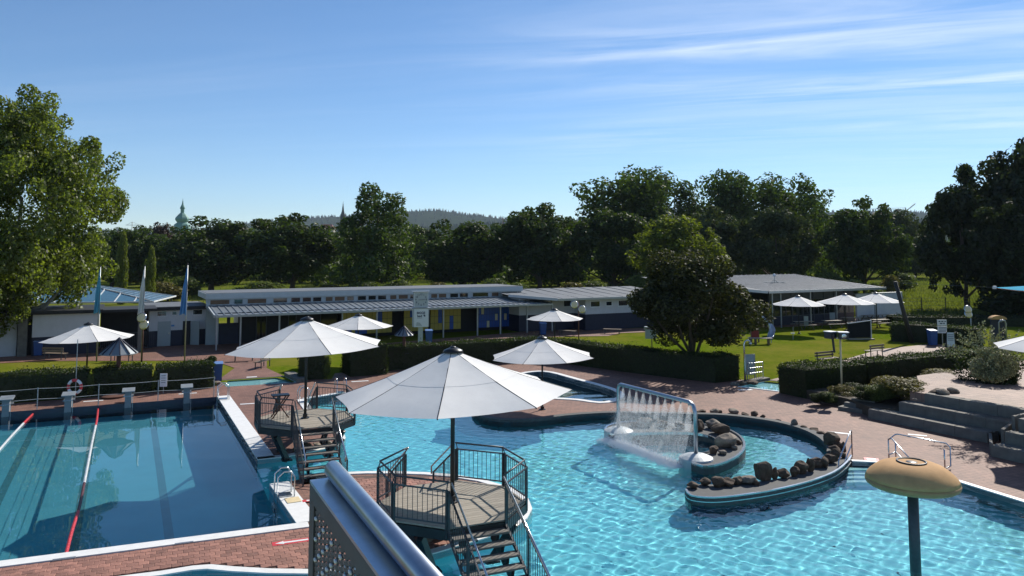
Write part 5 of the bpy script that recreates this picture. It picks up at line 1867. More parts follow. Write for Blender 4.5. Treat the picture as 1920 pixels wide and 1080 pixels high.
# drops and foam
mb = MB()
for _ in range(30000):
    s_ = r.random()
    t = r.random()
    p = A_ + cdn * (L * s_) + nrm * (.1 + .55 * t * t + r.gauss(0, .10 + .22 * t))
    z = (top - .35) + (WZ - top + .35) * t ** .8
    q = r.uniform(.0025, .007)
    mb.add([(p.x - q, p.y, z), (p.x + q, p.y, z), (p.x, p.y - q, z + q), (p.x, p.y + q * .5, z + q * 1.8)], [(0, 1, 3), (0, 3, 2), (1, 2, 3), (0, 2, 1)])
for _ in range(22000):
    s_ = r.random()
    p = A_ + cdn * (L * s_) + nrm * (.62 + abs(r.gauss(0, .26)) * (1 if r.random() < .6 else -.6))
    z = WZ + .004 + abs(r.gauss(0, .05)) * (1 + 2 * (r.random() < .12))
    q = r.uniform(.007, .02)
    mb.add([(p.x - q, p.y - q, z), (p.x + q, p.y - q * .6, z), (p.x, p.y + q, z), (p.x, p.y, z + q)], [(0, 1, 3), (1, 2, 3), (2, 0, 3)])
kind(mb.build('spray_drops', 'spray', wc, world=True), 'stuff')

# ================================================================== MUSHROOM SHOWER
mu = P(1717, 1070, WZ)
mush = thing('water_mushroom', 'ochre mushroom water shower on a dark pole standing in the pool', 'fountain', (mu.x, mu.y, 0))
MB().lathe([(.12, 1.86), (.85, 1.85), (.98, 1.865), (1.045, 1.91), (1.065, 1.965), (1.055, 2.03)], 48).build('cap_rim', 'mushroom_rim', mush, smooth=True)
MB().lathe([(1.056, 2.032), (1.015, 2.11), (.955, 2.18), (.86, 2.265), (.72, 2.36), (.56, 2.42), (.44, 2.44), (.34, 2.448)], 48).build('cap', 'mushroom_paint', mush, smooth=True)
MB().lathe([(.345, 2.44), (.345, 2.475), (.315, 2.48), (.30, 2.44)], 32).build('outlet_ring', 'black_steel', mush, smooth=True)
MB().lathe([(.30, 2.445), (.18, 2.42), (0, 2.415)], 32).build('outlet_dish', 'grey_steel', mush, smooth=True)  # dark steel colour carries the shade of the recess inside the ring
MB().lathe([(.15, 2.43), (.13, 2.45), (0, 2.45)], 24).build('outlet_hole', 'black_steel', mush, smooth=True)  # black disc stands in for the dark hole in the dish
MB().tube([(0, 0, -1.2), (0, 0, 2.0)], .125, 16).build('pole', 'grey_steel', mush, smooth=True)

# ================================================================== POOL RAILS AND LADDERS
def rail_tubes(name, label, lines, rad=.024, cat='handrail', group=None, m='stainless', plates=None):
    o0 = Vector(lines[0][0]); o0.z = 0
    t = thing(name, label, cat, tuple(o0), 0, group)
    for ln in lines:
        MB().tube(ln, rad, 8).build('rail_tube', m, t, smooth=True, world=True)
    for pl_ in plates or []:
        MB().box(*pl_[0:2], rz=pl_[2]).build('step_plate', m, t, world=True)
    return t


def zz(p, z):
    q = Vector(p); q.z = z
    return q


# inclined rails at the steps beside the curved wall
a, b = P(1598, 856), P(1573, 884, -.1)
rail_tubes('pool_handrail', 'sloping handrail at the end of the curved rocky wall by the pool steps', [
    [zz(a, 0), zz(a, .95), zz(a.lerp(b, .12), .93), zz(b, .25), zz(b, -.6)],
    [zz(a, .45), zz(a.lerp(b, .2), .32), zz(b, -.25), zz(b.lerp(a, -.5), -.7)]])
c0, c1, c2_, c3 = P(1667, 866), P(1680, 862), P(1783, 879), P(1772, 882)
c4 = P(1735, 900, -.1)
rail_tubes('pool_handrail', 'double bent handrail beside the pool steps behind the mushroom', [
    [zz(c0, 0), zz(c0, .78), zz(c1, .9), zz(c1.lerp(c2_, .05), .93), zz(c1.lerp(c2_, .93), .86), zz(c2_, .75), zz(c2_, .1), zz(c3, 0.05), zz(c3, .72)],
    [zz(c1, 0), zz(c1, .6)],
    [zz(c0, .80), zz(c0.lerp(c4, .1), .88), zz(c4, .05), zz(c4, -.6)],
    [zz(c0, .25), zz(c1, .28), zz(c1.lerp(c4, .5), .05), zz(c4.lerp(c1, .2), -.3)]])
# pool steps
stp = thing('pool_steps', 'pale blue steps leading into the pool beside the curved wall', 'steps', tuple(P(1615, 872)))
s0, s1 = P(1592, 868), P(1650, 868)
inn = (P(1600, 905) - P(1608, 869)).normalized()
for k in range(4):
    q0, q1 = s0 + inn * (.06 + .36 * k), s1 + inn * (.06 + .36 * k)
    recv(MB().prism([tuple(q0), tuple(q0 + inn * .36), tuple(q1 + inn * .36), tuple(q1)], -1.2, -.16 - .17 * k).build('step', 'bath_blue', stp, world=True))


def ladder(label, c, inw, w=.5, group='pool ladders'):
    """c on the pool edge, inw points into the water"""
    inw = Vector(inw).normalized(); s_ = Vector((-inw.y, inw.x, 0))
    t = thing('pool_ladder', label, 'ladder', tuple(c), 0, group)
    for k in (-1, 1):
        o = s_ * (w / 2 * k)
        MB().tube([o - inw * .45, o - inw * .45 + Vector((0, 0, .62)), o - inw * .34 + Vector((0, 0, .80)), o - inw * .12 + Vector((0, 0, .82)), o + inw * .06 + Vector((0, 0, .66)), o + inw * .1 + Vector((0, 0, -1.1))], .022, 8).build('rail', 'stainless', t, smooth=True)
    for z in (-.25, -.5, -.75):
        MB().box(inw * .1 + Vector((0, 0, z)), (.12, w, .03), math.atan2(inw.y, inw.x)).build('rung', 'stainless', t)
    MB().box(-inw * .2 + Vector((0, 0, .06)), (.4, w - .1, .02), math.atan2(inw.y, inw.x)).build('foot_plate', 'stainless', t)
    return t


ladder('stainless ladder at the far corner of the lap pool', FR.lerp(R1, .07), -E1)
ladder('stainless ladder at the near corner of the lap pool next to the railing', R2.lerp(NR, .35), -E1)
ladder('stainless ladder on the white edge of the main pool behind the further deck', shore_isl[-1].lerp(shore_a[0], .7), E1)
ladder('stainless ladder at the far edge of the main pool behind the further deck', shore_a[1], E2)
cpad = R2.lerp(NR, .5) + E1 * .33
tag(MB().box((0, 0, .045), (.42, .5, .015), AX).build('warning_plate', 'cream', loc=tuple(cpad)), 'pale yellow plate on the coping below the near ladder', 'plate')

# ================================================================== STARTING BLOCKS, BARRIER ROPES, LANE ROPES
bx0 = None
for i, (u, lab) in enumerate(((10, 'cut by the edge of view'), (127, 'below the lifebuoy'), (240, 'below the small white notice'), (350, 'nearest the far corner ladder'))):
    p = FR - farv * ((FR - P(20, 772)).length * (407 - u) / 387.0)
    # position along the edge whose screen column is u
    lo, hi = 0.0, 26.0
    for _ in range(40):
        mid = (lo + hi) / 2
        q = FR - farv * mid
        uu = 960 + FPX * q.x / (q.y * CT - CAMZ * ST)
        if uu > u:
            lo = mid
        else:
            hi = mid
    p = FR - farv * lo
    ang = math.atan2(farv.y, farv.x)
    lab = 'grey starting block of the lap pool, ' + lab
    if bx0 is None:
        bx0 = thing('starting_block', lab, 'starting block', (p.x, p.y, 0), ang, 'starting blocks')
        MB().span(-.15, .15, -.02, .38, -.25, .56).build('column', 'block_grey', bx0)
        tp_ = MB().add([(-.29, -.1, .55), (.29, -.1, .55), (.29, .55, .62), (-.29, .55, .62), (-.29, -.1, .60), (.29, -.1, .60), (.29, .55, .69), (-.29, .55, .69)], [(3, 2, 1, 0), (4, 5, 6, 7), (0, 1, 5, 4), (1, 2, 6, 5), (2, 3, 7, 6), (3, 0, 4, 7)])
        tp_.build('top_plate', 'block_grey', bx0)
        MB().span(-.23, .23, .4, .7, .28, .33).build('step', 'galvanised', bx0)
        MB().tube([(-.22, .02, .35), (-.22, -.12, .35), (.22, -.12, .35), (.22, .02, .35)], .016, 6).build('grab_bar', 'stainless', bx0)
        MB().tube([(.2, .0, .3), (.2, .0, -.3)], .014, 6).build('side_pipe', 'stainless', bx0)
    else:
        c = copy_tree(bx0); c.location = (p.x, p.y, 0); c['label'] = lab
posts = []
for i, (u, top_v) in enumerate(((-60, 740), (69, 731), (184, 724), (296, 715), (401, 704))):
    lo, hi = 0.0, 30.0
    for _ in range(40):
        mid = (lo + hi) / 2
        q = FR - farv * mid
        if 960 + FPX * q.x / (q.y * CT - CAMZ * ST) > u:
            lo = mid
        else:
            hi = mid
    q = FR - farv * lo + Vector((-farv.y, farv.x, 0)) * .06
    posts.append(q)
bar_t = thing('rope_barrier', 'row of steel posts with two pale ropes along the block end of the lap pool', 'barrier', tuple(posts[2]))
for i, q in enumerate(posts):
    MB().tube([zz(q, -.2), zz(q, 1.04)], .024, 8).build('post', 'galvanised', bar_t, world=True)
for z in (1.0, .5):
    ln = []
    for i in range(len(posts) - 1):
        for k in range(6):
            s_ = k / 6
            ln.append(zz(posts[i].lerp(posts[i + 1], s_), z - .03 * math.sin(math.pi * s_)))
    ln.append(zz(posts[-1], z))
    MB().tube(ln, .013, 5).build('rope', 'rope', bar_t, world=True)


def lane(label, pts, red0, red1):
    pts = smooth_path([P(u, v, WZ - .04) for u, v in pts], 10)
    t = thing('lane_rope', label, 'lane rope', tuple(pts[0]), 0, 'lane ropes')
    MB().tube(pts[::3] + [pts[-1]], .012, 5).build('cable', 'rope', t, world=True)
    dist = 0
    L_ = sum((pts[i + 1] - pts[i]).length for i in range(len(pts) - 1))
    mbs = {'float_red': MB(), 'float_white': MB(), 'float_dark': MB()}
    nxt = 0.05
    for i in range(len(pts) - 1):
        seg = (pts[i + 1] - pts[i]); l = seg.length
        while nxt < dist + l:
            c = pts[i] + seg * ((nxt - dist) / l)
            e = seg.normalized()
            f = nxt / L_
            key = 'float_red' if f < red0 else ('float_white' if f < red1 else ('float_dark' if f < (red1 + 1) / 2 - .02 else 'float_red'))
            mbs[key].tube([c - e * .055, c - e * .05, c + e * .05, c + e * .055], [.02, .045, .045, .02], 8)
            nxt += .155 if key == 'float_white' else .125
        dist += l
    for k, b in mbs.items():
        if b.v:
            kind(b.build('lane_floats', k, t, world=True), 'stuff')
    return t


lane('lane rope with red ends running nearer the raised decks', [(184, 766), (181, 790), (172, 832), (161, 890), (149, 950), (135, 995), (121, 1050)], .2, .66)
lane('lane rope with red end cut by the edge of view', [(66, 772), (35, 803), (0, 842), (-60, 915), (-150, 1040)], .14, .7)
hk = P(120, 1050, .02)
tag(MB().box((0, 0, .02), (.1, .5, .04), R(112)).build('rope_anchor', 'galvanised', loc=tuple(hk)), 'steel anchor bracket of the lane rope on the near pool edge', 'bracket')
hk2 = P(345, 1019, .035)
tag(MB().box((0, 0, .01), (.08, .45, .03), R(112)).build('coping_bracket', 'galvanised', loc=tuple(hk2)), 'small steel bracket in the middle of the near pool edge', 'bracket')
# lifebuoy
lbp = P(139, 752)
lb_ = thing('lifebuoy', 'red and white lifebuoy hanging on a thin pole before the hedge', 'lifebuoy', tuple(lbp))
nseg = 32
for part, (m, rng_) in enumerate((('float_white', (0, 1)), ('float_red', (1, 2)))):
    for q in range(4):
        a0, a1 = q * math.pi / 2 + (math.pi / 4) * part + .4, q * math.pi / 2 + (math.pi / 4) * (part + 1) + .4
        MB().tube([(.33 * math.cos(a0 + (a1 - a0) * k / 6), 0, .72 + .33 * math.sin(a0 + (a1 - a0) * k / 6)) for k in range(7)], .075, 8).build('white_segment' if m == 'float_white' else 'red_segment', m, lb_, smooth=True)
MB().tube([(0, .09, 0), (0, .09, 3.1)], .022, 6).build('pole', 'galvanised', lb_)
nb_ = P(306, 738)
nt_ = thing('notice_board', 'small white notice on a stick before the hedge', 'sign', tuple(nb_))
MB().tube([(0, 0, 0), (0, 0, .6)], .02, 6).build('post', 'galvanised', nt_)
MB().box((0, -.02, .72), (.36, .03, .7), R(10)).build('panel', 'sign_white', nt_)
for k in range(4):
    MB().box((0, -.04, .95 - k * .12), (.22, .006, .025), R(10)).build('text_line', 'sign_ink', nt_)
dk = P(213, 745)
dish = thing('foot_basin', 'flat dark round dish on the paving by the hedge', 'basin', tuple(dk))
MB().lathe([(.55, 0), (.62, .1), (.3, .16), (0, .18)], 20).build('dish', 'timber_brown', dish)

# ================================================================== ZINC ROOFED POSTS, LAMPS, FLAGS
def zinc_post(label, base, rad, top, rim):
    t = thing('shower_post', label, 'shower post', tuple(base), 0, 'zinc roofed shower posts')
    pr = {}
    for k in range(12):
        a0, a1 = 2 * math.pi * k / 12, 2 * math.pi * (k + 1) / 12
        mb = MB()
        v = [(0, 0, top), (rad * math.cos(a0), rad * math.sin(a0), rim), (rad * math.cos(a1), rad * math.sin(a1), rim)]
        v += [(0, 0, top - .05), (rad * math.cos(a0), rad * math.sin(a0), rim - .04), (rad * math.cos(a1), rad * math.sin(a1), rim - .04)]
        mb.add(v, [(0, 1, 2), (5, 4, 3), (1, 4, 5, 2), (0, 3, 4, 1), (0, 2, 5, 3)])
        mb.build('roof_panel', 'zinc_roof', t)
        MB().bar((0, 0, top + .02), (rad * math.cos(a0), rad * math.sin(a0), rim + .02), .05, .06).build('roof_seam', 'wall_navy', t)
    MB().tube([(0, 0, 0), (0, 0, top - .1)], .11, 10).build('post', 'timber_brown', t, smooth=True)
    for z in (1.0, 1.35):
        MB().tube([(-.3, -.1, z), (0, -.1, z - .03), (.32, -.1, z + .03)], .02, 6).build('shower_arm', 'grey_steel', t)
    return t


def base_at(u, v, z):
    """ground point below the point of height z seen at (u, v)"""
    q = P(u, v, z); q.z = 0
    return q


zinc_post('brown post with a wide zinc cone roof before the middle hedge', P(220, 738), .95, 2.95, 2.15)
zinc_post('slimmer brown post with a zinc cone roof by the clock hedge', P(757, 692), .62, 2.75, 2.2)


def flood(label, base, h, rot, heads, two=True, extra=False):
    t = thing('lamp_post', label, 'lamp', tuple(base), R(rot), 'lamp posts with round heads')
    MB().tube([(0, 0, 0), (0, 0, h)], .045, 8).build('pole', 'timber_brown' if not extra else 'galvanised', t, smooth=True)
    for k, (x, z, ry) in enumerate(heads):
        mt = Matrix.Translation((x, -.12, z)) @ Matrix.Rotation(R(ry), 4, 'Y') @ Matrix.Rotation(R(70), 4, 'X')
        mb = MB().lathe([(0, -.16), (.16, -.13), (.29, -.02), (.32, .06), (.30, .09), (.22, .13), (0, .15)], 16)
        mb.v = [tuple(mt @ Vector(p)) for p in mb.v]
        hd_ = mb.build('lamp_head', 'cream', t, smooth=True)
        mb = MB().lathe([(.34, .03), (.345, .06), (.31, .095)], 16)
        mb.v = [tuple(mt @ Vector(p)) for p in mb.v]
        mb.build('rim', 'stainless', hd_, smooth=True)
        MB().tube([(0, 0, z), (x, -.05, z)], .025, 6).build('bracket', 'grey_steel', t)
    return t


lp = at_rim(1085, 637, 0); lp = P(1085, 640)
flood('lamp post with two round cream heads beside the lawn parasol', lp, 3.3, 0, ((-.36, 3.1, 0), (.30, 2.7, 0)))
flood('lamp post with two round cream heads beside the white flag', P(266, 679), 3.4, 0, ((-.05, 3.05, 0), (.12, 2.55, 0)))
flood('lamp post with two round heads behind the silvery shrub', P(1822, 640), 2.9, 0, ((-.30, 2.7, 0), (-.28, 2.3, 0)), extra=True)
# loudspeaker post at the hedge corner
ls = P(1579, 745)
lsp = thing('loudspeaker_post', 'pale post carrying two box loudspeakers before the hedge corner', 'loudspeaker', tuple(ls), R(-8))
MB().tube([(0, 0, 0), (0, 0, 3.25)], .05, 8).build('post', 'cream', lsp, smooth=True)
for x, y, ry, nm in ((-.46, .1, 35, 0), (.12, -.12, -4, 1)):
    mtx = Matrix.Rotation(R(ry), 3, 'Z')
    hd_ = MB().box((x, y, 3.2), (.46, .42, .34), mtx=mtx).build('speaker_box', 'grey_steel', lsp)
    MB().box((x, y, 3.39), (.52, .5, .04), mtx=mtx).build('cover', 'sign_white', hd_)
    f = mtx @ Vector((0, -.22, 0))
    mb = MB().lathe([(.11, 0), (.12, .02), (.05, .03), (0, .03)], 14)
    q = f.to_track_quat('Z', 'Y').to_matrix().to_4x4()
    mb.v = [tuple(Vector((x, y, 3.2)) + f + (q @ Vector(p))) for p in mb.v]
    mb.build('speaker_cone', 'stainless', hd_)
MB().bar((-.3, .05, 2.3), (-.36, .08, 3.05), .1).build('strut', 'black_steel', lsp)
MB().bar((-.46, .1, 3.05), (.1, 0, 3.05), .05).build('bracket', 'galvanised', lsp)


def flag(label, base, h, m, x0, drop):
    t = thing('flagpole', label, 'flagpole', tuple(base), 0, 'flagpoles by the path')
    MB().tube([(0, 0, 0), (0, 0, h)], .05, 10, r1=.032).build('pole', 'galvanised', t, smooth=True)
    MB().lathe([(.05, h), (.06, h + .05), (0, h + .1)], 8).build('knob', 'black_steel', t)
    mb = MB()
    n, k = 22, 14
    r = random.Random(len(label))
    vs_ = []
    for i in range(n + 1):
        q = i / n
        wd = .10 + .42 * q
        for j in range(k + 1):
            s_ = j / k
            x = x0 * q * .9 + (s_ - .5) * wd * (1 + .1 * math.sin(q * 5))
            y = -.06 - .09 * math.sin(s_ * 13 + q * 2) * (.3 + q) + .03 * math.sin(q * 9 + s_ * 4)
            z = h - .25 - drop * q - .25 * abs(s_ - .5) * q
            vs_.append((x, y, z))
    fs_ = [(i * (k + 1) + j, i * (k + 1) + j + 1, (i + 1) * (k + 1) + j + 1, (i + 1) * (k + 1) + j) for i in range(n) for j in range(k)]
    mb.add(vs_, fs_).build('flag', m, t, smooth=True)
    return t


flag('flagpole with a drooping turquoise flag beside the glass pyramid', P(181, 678), 6.55, 'flag_cyan', -.05, 2.9)
flag('flagpole with a drooping white flag', P(265, 678), 6.6, 'flag_white', -.1, 3.0)
flag('flagpole with a drooping blue flag by the building wing', P(346, 680), 6.7, 'flag_blue', -.2, 3.1)

# ================================================================== CLOCK TOWER SIGN
ck = P(788, 652)
cs = thing('clock_sign', 'pale pylon with a square clock above a pool name box', 'clock', tuple(ck), R(14))
MB().span(-.18, .18, -.1, .1, 0, 1.66).build('post', 'fascia', cs)
sb = MB().span(-.62, .62, -.36, .36, 1.66, 3.1)
sbx = sb.build('sign_box', 'sign_white', cs)
for x in (-.6, .6):
    MB().span(x - .03, x + .03, -.38, -.361, 1.66, 3.1).build('edge_trim', 'galvanised', sbx)
MB().span(-.7, .7, -.42, .42, 3.12, 3.17).build('shelf', 'galvanised', cs)
cb = MB().span(-.56, .56, -.3, .3, 3.2, 4.4).build('clock_case', 'clock_face', cs)
for a in ((-.56, -.52, 3.2, 4.4), (.52, .56, 3.2, 4.4), (-.52, .52, 3.2, 3.24), (-.52, .52, 4.36, 4.4)):
    MB().span(a[0], a[1], -.32, -.301, a[2], a[3]).build('frame', 'sign_white', cb)
MB().span(-.72, .72, -.4, .4, 4.42, 4.47).build('roof_plate', 'galvanised', cs)


def text(body, parent, size, loc, m='sign_ink', rot=(R(90), 0, 0), bold=0.0):
    c = bpy.data.curves.new('lettering', 'FONT')
    c.body = body
    c.size = size
    c.align_x = 'CENTER'; c.align_y = 'CENTER'
    c.extrude = .004
    c.offset = bold
    c.materials.append(M[m])
    tmp = bpy.data.objects.new('lettering', c)
    COL.objects.link(tmp)
    me = bpy.data.meshes.new_from_object(tmp.evaluated_get(bpy.context.evaluated_depsgraph_get()))
    bpy.data.objects.remove(tmp)
    o = bpy.data.objects.new('numeral' if body.isdigit() else 'lettering', me)
    COL.objects.link(o)
    o.parent = parent
    o.location = loc
    o.rotation_euler = rot
    return o


for hnum in range(1, 13):
    a = R(90 - 30 * hnum)
    text(str(hnum), cb, .2, (.42 * math.cos(a), -.308, 3.8 + .42 * math.sin(a)), bold=.004)
MB().bar((-.22, -.325, 3.795), (.03, -.325, 3.8), .05, .02).build('hour_hand', 'sign_ink', cb)
MB().bar((-.06, -.335, 3.79), (.40, -.335, 3.85), .035, .02).build('minute_hand', 'sign_ink', cb)
text('BIGGE', sbx, .24, (-.02, -.368, 2.76), bold=.008)
text('bad', sbx, .27, (-.12, -.368, 2.52), bold=.008)
MB().add([(.16, -.37, 2.62), (.22, -.37, 2.5), (.32, -.37, 2.46), (.34, -.37, 2.56), (.26, -.37, 2.64), (.16, -.374, 2.62), (.22, -.374, 2.5), (.32, -.374, 2.46), (.34, -.374, 2.56), (.26, -.374, 2.64)], [(5, 6, 7, 8, 9), (0, 1, 6, 5), (1, 2, 7, 6), (2, 3, 8, 7), (3, 4, 9, 8), (4, 0, 5, 9)]).build('drop_mark', 'sign_ink', sbx)
MB().span(-.32, .1, -.372, -.364, 2.345, 2.36).build('underline', 'sign_ink', sbx)
MB().add([(-.4, -.364, 1.75), (.1, -.364, 1.75), (-.1, -.364, 2.0), (-.35, -.364, 2.05), (-.4, -.368, 1.75), (.1, -.368, 1.75), (-.1, -.368, 2.0), (-.35, -.368, 2.05)], [(4, 5, 6, 7), (0, 1, 5, 4), (1, 2, 6, 5), (2, 3, 7, 6), (3, 0, 4, 7)]).build('wave_mark', 'clock_face', sbx)

# ================================================================== TERRACES (right)
t1a, t1b = P(1627.5, 766.5, .42), P(1851, 811, .42)
td = (t1b - t1a); td.z = 0; tdn = td.normalized()
tn = Vector((-tdn.y, tdn.x, 0))            # away from the pool
if tn.x < 0:
    tn = -tn
ter = kind(MB().prism([tuple(t1a + tn * 1.62 + tdn * 1.0), tuple(t1b + tn * 1.62 + tdn * 9), tuple(t1b + tn * 20 + tdn * 9), tuple(t1a + tn * 20 - tdn * 2), tuple(t1a + tn * 6.0 - tdn * 1.5), tuple(t1a + tn * 3.0 + tdn * .6)], -.1, 1.235).build('terrace', 'terrace_paving'), 'structure')
bed = kind(MB().prism([tuple(t1a + tn * .3 - tdn * .1), tuple(t1a + tn * 1.6 + tdn * 2.2), tuple(t1a + tn * 3.4 + tdn * 1.2), tuple(t1a + tn * 5.5 - tdn * 1.6), tuple(t1a + tn * 4.5 - tdn * 5.2), tuple(t1a - tdn * 4.6 + tn * 1.4), tuple(t1a - tdn * 2.0 + tn * 1.2)], -.1, .45).build('planting_bed', 'soil'), 'structure')


def seat_wall(label, start, L, z0, z1, blk, group='terrace seat walls', cheek=True):
    t = thing('seat_wall', label, 'wall', (start.x, start.y, 0), math.atan2(tdn.y, tdn.x), group)
    n = max(1, int(round(L / blk)))
    w = L / n
    b0 = None
    for i in range(n):
        if b0 is None:
            mb = MB()
            c_ = .012
            mb.span(.006, w - .006, 0, .48, z0, z1 - .05)
            mb.add([(.006, 0, z1 - .05), (w - .006, 0, z1 - .05), (w - .006, .48, z1 - .05), (.006, .48, z1 - .05), (.006 + c_, c_, z1), (w - .006 - c_, c_, z1), (w - .006 - c_, .48 - c_, z1), (.006 + c_, .48 - c_, z1)], [(4, 5, 6, 7), (0, 1, 5, 4), (1, 2, 6, 5), (2, 3, 7, 6), (3, 0, 4, 7)])
            b0 = mb.build('concrete_block', 'concrete', t)
        else:
            again(b0, None, t, (w * i, rnd.uniform(-.006, .006), rnd.uniform(-.004, .004)))
    return t


Lw = td.length
TZ = Vector((0, 0, 0))
sgn = 1
seat_wall('lowest concrete seat wall facing the pool deck', t1a, Lw, 0, .42, 1.25)
t2s, t3s = t1a + tn * .78 + tdn * 1.0, t1a + tn * 1.55 + tdn * 1.75
seat_wall('middle concrete seat wall between two tiers', t2s, Lw - .2, .3, .84, 1.25)
seat_wall('top concrete seat wall carrying the terrace paving', t3s, Lw - .6, .7, 1.26, 1.5)
tread_s = kind(MB().prism([tuple(t1a + tn * .46), tuple(t1b + tn * .46), tuple(t1b + tn * .8), tuple(t1a + tn * .8)], -.05, .40).build('tier_floor', 'concrete'), 'structure')
kind(MB().prism([tuple(t2s + tn * .46), tuple(t1b + tdn * .8 + tn * 1.24), tuple(t1b + tdn * .8 + tn * 1.6), tuple(t2s + tn * .82)], -.05, .82).build('tier_floor', 'concrete'), 'structure')
# second group after the recess
u1 = P(1857, 834, .42)
seat_wall('lowest seat wall of the second group, nearest the mushroom', u1, 6, 0, .42, 1.25)
seat_wall('second seat wall of the second group beyond the recess', u1 + tn * .78 + tdn * .1, 6, .3, .84, 1.25)
seat_wall('top seat wall of the second group beyond the recess', u1 + tn * 1.56 + tdn * .2, 6, .7, 1.26, 1.5)
kind(MB().prism([tuple(u1 + tn * .4), tuple(u1 + tn * .4 + tdn * 6), tuple(u1 + tn * 3 + tdn * 6), tuple(u1 + tn * 3)], -.05, .40).build('tier_floor', 'concrete'), 'structure')
chk = thing('stair_cheek', 'stepped concrete cheek walls at the recess between the seat walls', 'wall', (t1b.x, t1b.y, 0))
for k in range(3):
    q0 = t1b + tdn * (.06 + .45 * k) + tn * (.78 * k - .02)
    q1 = u1 + tn * (.78 * k + .2) - tdn * .14
    z = .44 + .42 * k
    MB().prism([tuple(q0), tuple(q0 + tdn * .12), tuple(q1 + tdn * .12), tuple(q1)], 0 if k == 0 else z - .55, z, bottom=True).build('cheek_slab', 'concrete', chk, world=True)
# narrow steps up to the hedge path
ns = thing('garden_steps', 'three narrow concrete steps climbing beside the planting bed', 'steps', tuple(P(1590, 765)))
for k, (a, b, z) in enumerate((((1571, 762), (1618, 769), .17), ((1582.5, 754), (1627, 761), .34), ((1596, 747), (1640, 753), .51))):
    q0, q1 = P(*a, z), P(*b, z)
    e = (q1 - q0); e.z = 0; e.normalize(); nn = Vector((-e.y, e.x, 0)); nn = nn if nn.x > 0 else -nn
    MB().prism([tuple(q0), tuple(q1), tuple(q1 + nn * 1.0), tuple(q0 + nn * 1.0)], -.05, z).build('step', 'concrete', ns, world=True)

# ================================================================== FURNITURE
def bench(label, loc, rz, back=True, group='park benches', L=1.7):
    t = thing('bench', label, 'bench', tuple(loc), R(rz), group)
    for y in (-.17, 0, .17):
        MB().span(-L / 2, L / 2, y - .07, y + .07, .42, .455).build('seat_slat', 'bench_wood', t)
    if back:
        for z in (.62, .80):
            MB().span(-L / 2, L / 2, .235, .27, z - .06, z + .06).build('back_slat', 'bench_wood', t)
    for sx in (-1, 1):
        f = MB()
        x = sx * (L / 2 - .18)
        f.bar((x, -.2, 0), (x, -.2, .42), .05); f.bar((x, .21, 0), (x, .21, .88 if back else .42), .05); f.bar((x, -.22, .40), (x, .23, .40), .04)
        f.build('leg', 'grey_steel', t)
    return t


bench('bench under the left parasol by the lap pool path', P(103, 674), 170)
bench('bench behind the brown zinc roofed post', P(228, 677), 172)
bench('bench facing the lawn beside the far foot bath, in profile', P(492, 689), -100, L=1.5)
bench('backless bench part hidden above the second parasol', P(457, 677), 15, False, L=1.5)
bench('backless bench between the lamp post and lawn parasol', P(1064, 629), 150, False)
bench('backless bench on the brick patch before the building wing', P(1148, 626), 160, False)
bench('bench with light seat at the path edge on the lawn', P(1639, 668), -150)
bench('bench mostly hidden behind the hedge corner', P(1552, 684), 30, L=1.9)


def wheelie(label, loc, rz, h=1.05, group='blue waste bins'):
    t = thing('waste_bin', label, 'bin', tuple(loc), R(rz), group)
    a, b = .24, .29
    MB().add([(-a, -a, .06), (a, -a, .06), (a, a, .06), (-a, a, .06), (-b, -b, h), (b, -b, h), (b, b + .04, h), (-b, b + .04, h)], [(3, 2, 1, 0), (4, 5, 6, 7), (0, 1, 5, 4), (1, 2, 6, 5), (2, 3, 7, 6), (3, 0, 4, 7)]).build('body', 'bin_blue', t)
    MB().add([(-b - .02, -b - .03, h), (b + .02, -b - .03, h), (b + .02, b + .07, h), (-b - .02, b + .07, h), (-b - .02, -b - .03, h + .03), (b + .02, -b - .03, h + .03), (b, b + .05, h + .10), (-b, b + .05, h + .10)], [(3, 2, 1, 0), (4, 5, 6, 7), (0, 1, 5, 4), (1, 2, 6, 5), (2, 3, 7, 6), (3, 0, 4, 7)]).build('lid', 'bin_lid', t)
    for sx in (-1, 1):
        MB().tube([(sx * .2, b - .02, .1), (sx * .26, b - .02, .1)], .1, 12).build('wheel', 'black_steel', t)
    return t


wheelie('blue bin at the end of the hedge by the far foot bath', P(407, 716), 20)
wheelie('blue bin beside the clock pylon', P(804, 644), 10)
wheelie('blue bin between the blue lockers and lawn parasol', P(1018, 628), 10)
wheelie('large blue bin beside the notices on the lawn path', P(1749, 648), 0, 1.2)
wheelie('blue bin under the last locker bank by the first parasol', P(672, 640), 10)
wheelie('small dark blue bin at the white building', P(72, 667), 20)

# notices by the blue bin
nb2 = P(1768, 652)
s2 = thing('notice_post', 'post with two stacked white notice panels beside the blue bin', 'sign', tuple(nb2))
MB().tube([(0, 0, 0), (0, 0, 1.9)], .035, 8).build('post', 'galvanised', s2)
pa_ = MB().box((-.03, -.05, 1.98), (.74, .04, .46)).build('upper_panel', 'sign_white', s2)
pb_ = MB().box((-.03, -.05, 1.42), (.72, .04, .54)).build('lower_panel', 'sign_white', s2)
for x, z, w in ((-.22, 2.08, .14), (.0, 2.08, .16), (.22, 2.08, .10), (-.1, 1.92, .2), (.12, 1.92, .12)):
    MB().box((x, -.075, z), (w, .008, .09)).build('pictogram', 'sign_ink', pa_)
for k in range(4):
    MB().box((0, -.075, 1.6 - k * .11), (.58, .008, .04)).build('text_line', 'sign_ink', pb_)
ab = P(1783, 654)
s3 = thing('a_board', 'standing notice board with a pale price list beside the notice post', 'sign', tuple(ab), R(-10))
MB().box((0, 0, .72), (.56, .04, 1.1), mtx=Matrix.Rotation(R(-8), 3, 'X')).build('board', 'sign_white', s3)
